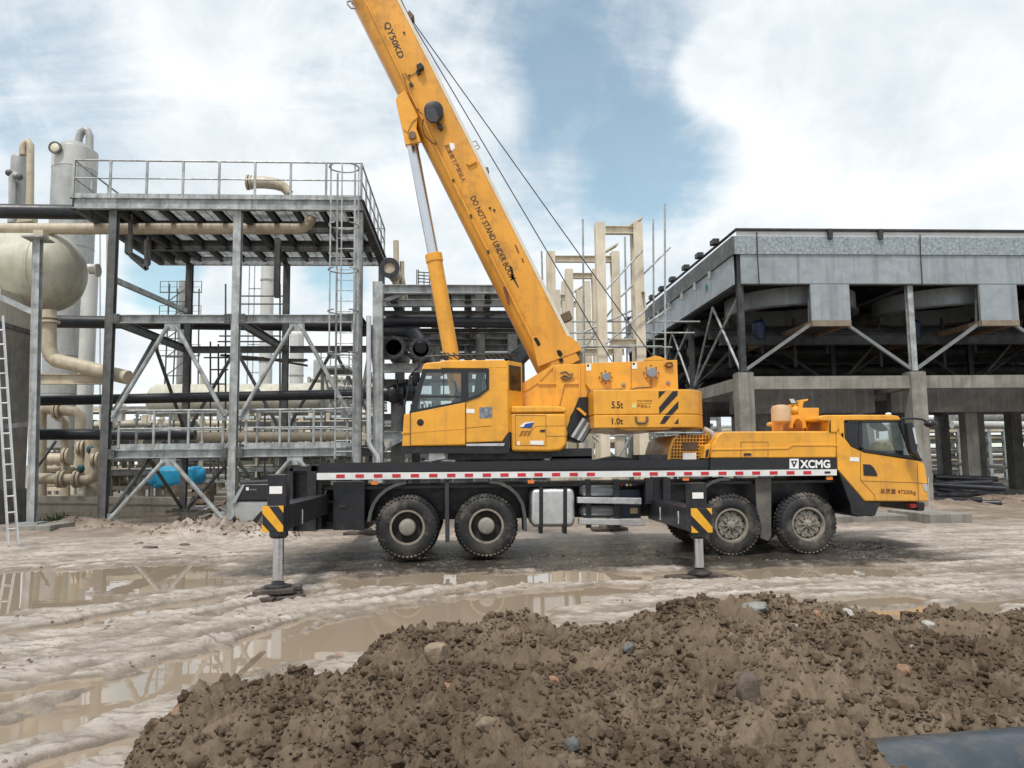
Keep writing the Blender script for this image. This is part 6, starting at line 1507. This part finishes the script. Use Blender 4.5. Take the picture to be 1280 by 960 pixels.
for j in (1, 2):
    for i in range(4):
        for sg in (0, 1):
            obj('floor_brace', MB().beam(V(GX[i + sg], GY[j] + 1.0, ZC + .2), V(GX[i + 1 - sg], GY[j] + 1.0, ZG0), .13, .13), STLK, A)
        for k in range(4):
            x = GX[i] + .8 + k * 1.25
            obj('fan_support', MB().beam(V(x, GY[j] - 2.2, ZG0 - .5), V(x, GY[j] - 2.2, ZC + .6 + .5 * (k % 2)), .09, .09), STLK, A)
        obj('fan_beam', MB().ibeam(V(GX[i], GY[j] - 2.2, ZG0 - 1.1), V(GX[i + 1], GY[j] - 2.2, ZG0 - 1.1), .25, .4, .03), STLK, A)
        obj('fan_beam', MB().ibeam(V(GX[i], GY[j] - 3.4, ZG0 - 1.5), V(GX[i + 1], GY[j] - 3.4, ZG0 - 1.5), .25, .4, .03), STLK, A)
    for z in (5.3, 6.1): obj('pipe_header', MB().tube([V(GX[0] + .3, GY[j] + 1.5, z), V(GX[3], GY[j] + 1.5, z)], .22, 12), STLK, A)
for k in range(2): obj('cream_post', hcol(at(178, 641, 29.2) + V(k * 3.1, 0, 0), at(178, 560, 29.2) + V(k * 3.1, 0, 0), .28, .28, .03), CRM, mf_later) if False else None
# slabs and pipes lying by it
t = obj('concrete_slab', slab([(1130, 645), (1215, 643), (1215, 659), (1163, 661)], 18.6, 1.0), CON, None, bevel=.02); tag(t, 'pale concrete slab lying in front of the cab nose, right one of two', 'slab')
a, b = at(1135, 640, 19.3), at(1215, 661, 18.6)
for o_ in (t,): bpy.data.objects.remove(o_)
def slab_thing(name, label, x0, x1, ytop, ybot, Y, depth):
    p, q = at(x0, ybot, Y), at(x1, ybot, Y); z1 = at((x0 + x1) / 2, ytop, Y).z + .07
    return tag(obj(name, MB().box((p.x, Y, -.15), (q.x, Y + depth, z1)), CON, None, bevel=.02), label, 'slab')
slab_thing('concrete_slab', 'right concrete slab lying on the mud beyond the cab nose', 1163, 1216, 646, 659, 18.3, 1.9)
slab_thing('concrete_slab', 'left concrete slab lying on the mud under the cab nose', 1040, 1140, 648, 659, 19.2, 1.5)
BP = [(1168, 1246, 596, 26.0), (1170, 1250, 600, 25.8), (1168, 1244, 604, 25.9), (1172, 1252, 608, 25.5), (1166, 1240, 613, 25.6), (1172, 1248, 618, 25.2), (1168, 1236, 622, 25.3), (1174, 1244, 627, 25.0), (1170, 1232, 632, 24.9)]
for k, (x0, x1, y, Y) in enumerate(BP):
    pos = ['topmost', 'second from the top', 'third from the top', 'fourth from the top', 'middle', 'fourth from the bottom', 'third from the bottom', 'second from the bottom', 'lowest'][k]
    a, b = at(x0 + 6 * math.sin(k * 3.7), y + 2.5 * math.sin(k * 1.3), Y), at(x1 + 9 * math.sin(k * 2.9), y + 5 * math.sin(k * 2.1) + 3, Y + 1.6 * math.sin(k * 1.7)); a.z = max(a.z, .1); b.z = max(b.z, .1)
    tag(obj('black_pipe', MB().tube([a, b], .095, 14), PBLK, None, smooth=50, loc=a), 'black pipe %s in the pile between the concrete columns' % pos, 'pipe', 'black pipes piled by the concrete columns')
rndp = random.Random(8)
for k, (x0, y0, x1, y1, lb) in enumerate(((1238, 628, 1292, 640, 'rusty bar sloping down towards the right edge above the other scrap bars'), (1196, 640, 1240, 647, 'rusty bar lying flat below the pile of black pipes'), (1240, 640, 1285, 634, 'longest rusty steel bar lying right of the last concrete column'), (1252, 646, 1290, 650, 'rusty steel bar lying nearest the mud at the right edge'), (1225, 633, 1262, 641, 'rusty bar crossing the foot of the right concrete column'))):
    a, b = at(x0, y0, 25), at(x1, y1, 25.2); tag(obj('scrap_bar', MB().beam(a, b, .1, .1), RUST, None, loc=a), lb, 'steel bar', 'rusty scrap bars')

# ---------------------------------------------------------------- things between and behind the platform legs
# manifold of beige pipes
mf = thing('pipe_manifold', 'looping beige pipe manifold with valves left of the first platform leg', 'pipework', at(90, 610, 30))
def mrun(pts, r, m=BEI, Y=30.0, name='manifold_pipe'): return obj(name, MB().tube([at(*p, Y) for p in pts], r, 16), m, mf, smooth=60)
mrun(((51, 640), (51, 520), (53, 513), (58, 511), (80, 513), (95, 515), (100, 519), (101, 526), (101, 585)), .2)
mrun(((82, 640), (82, 530), (80, 524), (72, 521)), .16, Y=30.6)
mrun(((48, 598), (110, 600), (117, 597), (119, 590), (119, 560)), .2, Y=29.4)
mrun(((116, 640), (116, 545)), .28, Y=30)
mrun(((46, 573), (118, 575)), .24, Y=33)
mrun(((46, 585), (118, 587)), .1, Y=31)
mrun(((60, 622), (118, 622)), .12, Y=31.5)
for x, y, Y in ((70, 513, 30), (101, 560, 30), (82, 570, 30.5), (75, 599, 29.4), (95, 599, 29.4), (119, 575, 29.4)):
    q = at(x, y, Y); obj('pipe_flange', MB().tube([q + V(-.05, 0, 0), q + V(.05, 0, 0)], .32, 18).tube([q + V(.1, 0, 0), q + V(.18, 0, 0)], .32, 18), BEI, mf)
for x, y in ((101, 586), (113, 562)): obj('hand_wheel', MB().ball(at(x, y, 29.3), .14, .1, .16), mat('teal_valve', (.01, .07, .09), .5) if x == 101 else bpy.data.materials['teal_valve'], mf)
mrun(((46, 585), (70, 551)), .05, STLD, 29)
t = thing('bund_wall', 'low beige concrete wall behind the first platform leg', 'wall', at(120, 640, 31)); obj('wall_panel', slab([(20, 620), (238, 622), (238, 652), (20, 652)], 29.4, .3), mat('beige_wall', (.33, .30, .25), .7, var=.15, streak=((.15, .13, .1), .6, 4)), t)
q = slab([(42, 628), (238, 630.5), (238, 632), (42, 629.5)], 29.37, .05); obj('wall_coping', q, CON, t)
cr_ = tag(obj('tarp_bundle', MB().ball(at(222, 596, 33), .98, .7, .42, 28, 14), TARP, None, smooth=60, loc=at(222, 606, 33)), 'bright blue tarpaulin wrapped over a load between the platform legs', 'tarpaulin')
me = cr_.data
for v in me.vertices:
    x, y, z = v.co; sgn = lambda t, p: math.copysign(abs(t) ** p, t)
    zc_ = z - .34
    u = Vector((sgn(x / .98, .3) * .95, sgn(y / .7, .35) * .66, sgn(zc_ / .42, .35) * .40 + .34))
    n = mnoise.noise(Vector((x * 2.2, y * 2.2, z * 2.2))) * .09 + mnoise.noise(Vector((x * 5, y * 5, z * 5))) * .06
    v.co = u + Vector((n, n, n * 1.2))
tt_ = thing('tarp_trestle', 'weathered stand of timbers under the blue tarpaulin', 'timber stand', at(230, 622, 32.4))
for k in range(3):
    y = 608 + k * 9
    a, b = at(205 + k * 4, y + 2, 32.6), at(262 - k * 2, y, 30.8)
    obj('timber_beam', MB().beam(a, b, .22, .18), TIMB, tt_)
for x in (222, 244, 258): obj('timber_block', MB().box(tuple(at(x - 5, 634, 31.6)), tuple(at(x + 5, 606, 31.6) + V(0, .4, 0))), TIMB, tt_)
for k, (x0, x1) in enumerate(((165, 178), (198, 232))):
    p, q = at(x0, 640, 27.6), at(x1, 640, 27.6)
# grass tuft
rng = np.random.default_rng(3); gm = MB(); gc = at(77, 647, 25.5); gz = float(terrain(np.array([gc.x]), np.array([gc.y]))[0])
for k in range(420):
    a, r_ = rng.uniform(0, 6.28), abs(rng.normal()) * .33; b_ = V(gc.x + math.cos(a) * r_ * 1.7, gc.y + math.sin(a) * r_, gz - .05); h_ = rng.uniform(.2, .75); le = rng.normal(size=2) * .16
    tip = b_ + V(le[0], le[1], h_); w_ = .012
    gm.add([b_ + V(-w_, 0, 0), b_ + V(w_, 0, 0), b_.lerp(tip, .6) + V(w_ * .7 - le[0] * .15, 0, .04), tip], [(0, 1, 2), (0, 2, 3)])
tag(obj('grass_tuft', gm, HVEG, None, smooth=0, loc=gc), 'tuft of green grass at the foot of the pipework left of the platform', 'grass tuft')
# machine behind the rear outrigger
mc = thing('site_machine', 'compact machine with dark hood and grey lower body parked behind the rear outrigger', 'machine', at(320, 655, 19.5))
MY = 19.2
obj('lower_body', slab([(290, 628), (300, 626), (366, 626), (372, 640), (366, 652), (300, 655), (292, 645)], MY, 1.7), MACH, mc, bevel=.06)
obj('hood', slab([(290, 627), (299, 608), (304, 605), (356, 604), (370, 612), (370, 626)], MY - .03, 1.76), BLKC, mc, bevel=.05)
obj('hood_edge', slab([(289, 628), (303, 605.5), (306, 606), (294, 629)], MY - .05, 1.8), MACH, mc)
obj('hood_lip', slab([(298, 602), (352, 600), (352, 603), (300, 606)], MY + .1, 1.5), DKGREY, mc, bevel=.02)
obj('sticker', slab([(307.5, 609), (311, 609), (311, 613), (307.5, 613)], MY - .04, .01), STICK, mc)
obj('sticker', slab([(312, 611), (321, 611), (321, 613), (312, 613)], MY - .04, .01), ATK, mc)
obj('tow_strut', slab([(312, 655), (326, 639), (330, 639), (317, 657)], MY - .06, .1), BLKC, mc)
for x in (302, 360): obj('machine_wheel', MB().lathe(at(x, 652, MY + .1), (0, 1, 0), [(0, 0), (.2, 0), (.25, .04), (.25, .2), (0, .2)], 24), RUB, mc)
# stones and lumps on the flat
for k, (x, y, s, lb) in enumerate(((174, 679, (.30, .2, .10), 'dark flat stone, left of the pair on the mud left of the crane'), (186, 684, (.34, .2, .09), 'dark broken slab lying nearest the puddle'), (231, 681, (.24, .18, .08), 'single dark stone right of the pair on the mud'),
                                   (222, 691, (.16, .1, .05), 'small dark stone below the single stone'), (1178, 652, (.1, .1, .06), 'white stone on the mud near the slabs'), (13, 693, (.26, .14, .03), 'pale flat scrap lying at the ladder foot'))):
    p = gr(x, y, .03); p.z = float(terrain(np.array([p.x]), np.array([p.y]))[0])
    stone('flat_stone', lb, p, s, S_DARK if k < 4 else S_PALE, 90 + k)
for i, x in enumerate(XC):
    for Y in (YF,):
        for z in (ZM, ZL):
            for sg in (-1, 1):
                if (i == 0 and sg < 0) or (i == 2 and sg > 0): continue
                obj('splice_plate', MB().box((min(x + sg * .10, x + sg * .30), Y - .125, z - .14), (max(x + sg * .10, x + sg * .30), Y - .113, z + .14)), STLD, P_)
                bm_ = MB()
                for u in (.15, .25):
                    for v in (-.09, 0, .09): bm_.lathe(V(x + sg * u, Y - .125, z + v), (0, -1, 0), [(.016, 0), (.016, .014), (0, .014)], 6)
                kind(obj('bolt_group', bm_, STLK, P_), 'stuff')
# debris heap between the legs
dh = thing('debris_heap', 'heap of pale rubble and bent scrap behind the second platform leg', 'debris', at(270, 645, 25))
rr_ = random.Random(4)
for k in range(26):
    p = at(rr_.uniform(248, 292), rr_.uniform(632, 650), 25 + rr_.uniform(-1, 1)); p.z = max(p.z, .05)
    d = V(rr_.uniform(-1, 1), rr_.uniform(-.5, .5), rr_.uniform(-.3, .3)).normalized() * rr_.uniform(.15, .5)
    obj('scrap_piece', MB().beam(p, p + d, rr_.uniform(.05, .16), rr_.uniform(.03, .08)), rr_.choice([CON, STL, RUST, TIMB, STICK]), dh, smooth=0)
# scaffold with plank floor inside the platform
sf = thing('plank_scaffold', 'tube scaffold with a dark plank floor inside the steel platform', 'scaffold', at(320, 600, 30.5))
for x, y0, y1 in ((282, 355, 600), (263, 427, 590), (350, 355, 600), (356, 410, 600), (273, 430, 600), (331, 500, 600)): obj('scaffold_pole', MB().tube([at(x, y1, 30.5), at(x, y0, 30.5)], .035, 8), STLD, sf)
for x0, x1, y in ((255, 330, 447), (274, 350, 420), (300, 358, 370), (300, 358, 380), (263, 283, 480), (272, 352, 427), (263, 285, 462), (263, 283, 500)): obj('scaffold_pole', MB().tube([at(x0, y, 30.4), at(x1, y, 30.4)], .03, 8), STLD, sf)
for k in range(5):
    a, b = at(300, 449, 30.0 + k * .3), at(372 + k * 3, 450 + (k % 2), 30.0 + k * .3); obj('plank', MB().beam(a, b, .26, .07), TIMD, sf)
obj('plank', MB().beam(at(276, 444, 30.3), at(322, 447, 31), .26, .06), TIMD, sf); obj('plank', MB().beam(at(330, 448, 29.7), at(384, 457, 29.7), .26, .06), TIMD, sf)

# ---------------------------------------------------------------- the plant beyond
def far_vessel(label, x0, x1, y, ry, Y, m=BEI):
    a, b = at(x0, y, Y), at(x1, y, Y); r = ry / 960.0 * Y; z = (a.z + b.z) / 2; L_ = b.x - a.x
    t = thing('far_vessel', label, 'tank', V((a.x + b.x) / 2, Y, 0))
    obj('shell', MB().lathe(V(a.x, Y, z), (1, 0, 0), [(0, 0), (r * .5, .08 * r), (r * .85, .3 * r), (r, .6 * r), (r, L_ - .6 * r), (r * .85, L_ - .3 * r), (r * .5, L_ - .08 * r), (0, L_)], 32), m, t, smooth=60)
    for f in (.18, .82): obj('saddle', MB().box((a.x + L_ * f - .2, Y - r * .7, 0), (a.x + L_ * f + .2, Y + r * .7, z - r * .7)), CON, t)
    obj('nozzle', MB().tube([V(a.x + L_ * .3, Y, z + r * .9), V(a.x + L_ * .3, Y, z + r * 1.5)], .18, 12), m, t)
    return t
far_vessel('long cream horizontal vessel seen between the platform legs', 184, 412, 500, 20, 45, TNK)
far_vessel('low cream horizontal vessel at left behind the manifold', 46, 128, 575, 10, 44, TNK)
far_vessel('short cream drum right of the blue tarpaulin', 245, 330, 578, 9, 50, TNK)
def far_tower(label, x0, x1, yt, Y, m=TWRW, ladder=True):
    t, q, r = tower('far_tower', label, x0, x1, yt, 600, Y, m)
    for z in np.arange(3, q.z - 1, 3.2): obj('tower_band', MB().ring(V(q.x, Y, z), (0, 0, 1), r, r + .05, .12, 28), TWR, t)
    if ladder:
        for d_ in (.5, .9): obj('ladder_stile', MB().beam(V(q.x - r - d_, Y, 1), V(q.x - r - d_, Y, q.z), .07, .07), STL, t)
        for z in np.arange(2, q.z, 2.2): obj('ladder_stay', MB().beam(V(q.x - r - .9, Y, z), V(q.x - r + .1, Y, z), .07, .07), STL, t)
    return t
far_tower('tall pale far tower rising behind the platform middle leg', 327, 343, 313, 60)
far_tower('shorter pale far tower right of the plank scaffold', 363, 380, 414, 70)
far_tower('squat far tower near the right platform leg', 392, 404, 448, 75, TWR, False)
# lattice stack
ls = thing('lattice_stack', 'distant lattice stack with railed rings behind the platform', 'tower', at(228, 560, 80))
LYs = 80; zt_ = at(228, 352, LYs).z; cx_ = at(228, 450, LYs).x
obj('flue', MB().tube([V(cx_, LYs, 0), V(cx_, LYs, zt_)], .55, 18), TWR, ls, smooth=50)
for dx_ in (-1.1, 1.1):
    for dy_ in (-1.1, 1.1): obj('lattice_leg', MB().beam(V(cx_ + dx_ * 1.3, LYs + dy_, 0), V(cx_ + dx_, LYs + dy_, zt_ - .5), .12, .12), STLD, ls)
z = 1.0
while z < zt_ - 1.5:
    obj('lattice_brace', MB().beam(V(cx_ - 1.2, LYs - 1.1, z), V(cx_ + 1.2, LYs - 1.1, z + 1.9), .09, .09), STLD, ls); obj('lattice_ring', MB().beam(V(cx_ - 1.25, LYs - 1.1, z), V(cx_ + 1.25, LYs - 1.1, z), .1, .1), STLD, ls); z += 1.9
for z in (zt_ - 1.5, zt_ - 4, zt_ - 8):
    railing(V(cx_ - 1.9, LYs - 1.4, 0), V(cx_ + 2.2, LYs - 1.4, 0), 5, z, 1.2, ls, STLD, True)
# small far access platform
fp = thing('access_tower', 'small railed access platform behind the right platform bay', 'platform', at(418, 560, 42))
for x in (403, 420, 436):
    for Y in (42, 44): obj('platform_leg', MB().beam(at(x, 600, Y), at(x, 463, Y), .16, .16), STLD, fp)
zp = at(418, 463, 42).z; xa_, xb_ = at(402, 463, 42).x, at(437, 463, 42).x
obj('platform_deck', MB().box((xa_, 41.8, zp), (xb_, 44.2, zp + .1)), STLD, fp)
railing(V(xa_, 41.8, 0), V(xb_, 41.8, 0), 3, zp + .1, 1.1, fp, STL); railing(V(xb_, 41.8, 0), V(xb_, 44.2, 0), 2, zp + .1, 1.1, fp, STL)
for a, b in (((404, 463), (420, 520)), ((436, 463), (420, 520))): obj('platform_brace', MB().beam(at(*a, 42), at(*b, 42), .09, .09), STLD, fp)
# racks of pipes: posts, beams, pipes and valve blocks
def far_rack(label, x0, x1, Y, levels, seed, post_every=2.6, m_post=CRM, npipe=5, pw=.11, radii=(.05, .08, .12, .17)):
    R_ = random.Random(seed); xa, xb = at(x0, 560, Y).x, at(x1, 560, Y).x
    t = thing('far_pipe_rack', label, 'pipe rack', V((xa + xb) / 2, Y, 0), 'pipe racks of the plant beyond'); zmax = max(levels)
    x = xa
    while x <= xb:
        for dy in (0, 2.2): obj('rack_post', MB().box((x - pw, Y + dy - pw, 0), (x + pw, Y + dy + pw, zmax + R_.uniform(.1, .7))), m_post, t)
        x += post_every * R_.uniform(.75, 1.25)
    for z in levels:
        obj('rack_rail', MB().beam(V(xa, Y, z), V(xb, Y, z), .16, .18), R_.choice([CRM, STL, STLD]), t); obj('rack_rail', MB().beam(V(xa, Y + 2.2, z), V(xb, Y + 2.2, z), .16, .18), STLD, t)
        for k in range(npipe):
            r = R_.choice(radii); y = Y + .2 + k * 2.0 / npipe; m = R_.choice([BEI, BEI, CRM, TNK, STLD, STL, TWRW])
            p0, p1 = V(xa, y, z + .1 + r), V(xb, y, z + .1 + r)
            pts = [p0, p1] if R_.random() < .6 else [p0, V(R_.uniform(xa + .5, xb - .5), y, z + .1 + r)]
            if len(pts) and pts[1] is not p1: pts += [pts[1] + V(.15, 0, -.05), pts[1] + V(.2, 0, -.3), pts[1] + V(.2, 0, -z + .2)]
            obj('rack_pipe', MB().tube(pts, r, 10), m, t)
            if R_.random() < .6:
                c = V(R_.uniform(xa, xb), y, z + .1 + r); obj('valve', MB().tube([c - V(.2, 0, 0), c + V(.2, 0, 0)], r + .09, 12).tube([c, c + V(0, 0, .5)], .04, 6).tube([c + V(0, 0, .48), c + V(0, 0, .52)], .17, 12), R_.choice([BEI, STLD, CRM]), t)
    return t
far_rack('beige pipe rack at far left behind the bund wall', 40, 190, 37, [.6, 1.2, 1.9, 2.7, 3.3], 1, 1.7)
far_rack('beige pipe rack between the first and second platform legs', 180, 310, 40, [.8, 1.5, 2.1, 2.8, 3.5], 2, 1.5)
far_rack('beige pipe rack between the second and third platform legs', 290, 470, 36, [.9, 1.5, 2.1, 2.8, 3.5], 3, 1.2)
far_rack('long low rack of grey and beige pipes farthest behind the platform', 50, 480, 55, [1.2, 2.3, 3.4, 4.4, 5.4], 4, 2.4)
far_rack('tall rack right of the far vessel behind the caged ladder', 385, 480, 62, [2, 3.5, 5, 6.5, 8], 5, 1.8, STL)
far_rack('pipe rack seen low behind the crane deck and the cream frames', 470, 900, 46, [.8, 1.6, 2.4, 3.2, 4.0], 6, 1.8, STL)
far_rack('pipe rack beyond the concrete columns at the right edge', 1150, 1420, 48, [.5, 1.1, 1.8, 2.5, 3.2, 3.8], 7, 1.3, STL, 5)
far_rack('far grey pipe rack seen through the cooler structure', 900, 1400, 70, [1.2, 2.8, 4.2], 8, 3.0, STLD)
pipe('far_white_pipe', 'thick pale pipe crossing behind the concrete columns at right', [at(1190, 531, 45), at(1420, 533, 45)], .24, TWRW)
pipe('far_grey_pipe', 'thick grey pipe above the pale one behind the concrete columns', [at(1190, 521, 45.5), at(1420, 516, 45.5)], .36, STL)
pipe('far_low_pipe', 'pale pipe lying low across the gap between the right concrete columns', [at(1195, 580, 40), at(1285, 586, 40)], .1, TWRW)

far_rack('thin railed pipe bridge between the platform legs and the manifold', 48, 300, 34, [1.3, 1.9, 2.4, 3.0], 11, .9, STLD, 3, .035, (.03, .045, .06))
far_rack('thin tube staging right of the second platform leg', 300, 470, 33, [.8, 1.4, 2.2, 2.7, 3.3], 12, .7, STLD, 3, .03, (.03, .04, .06))
far_rack('staging of thin tubes behind the crane deck', 476, 700, 34, [.7, 1.3, 1.9, 2.5, 3.0], 13, .8, STL, 3, .035, (.03, .05, .08))
far_rack('tall grey staging with railings far behind the right platform bay', 380, 470, 50, [2.5, 3.6, 4.7, 5.8, 6.6], 14, 1.2, STL, 3, .05, (.05, .08))
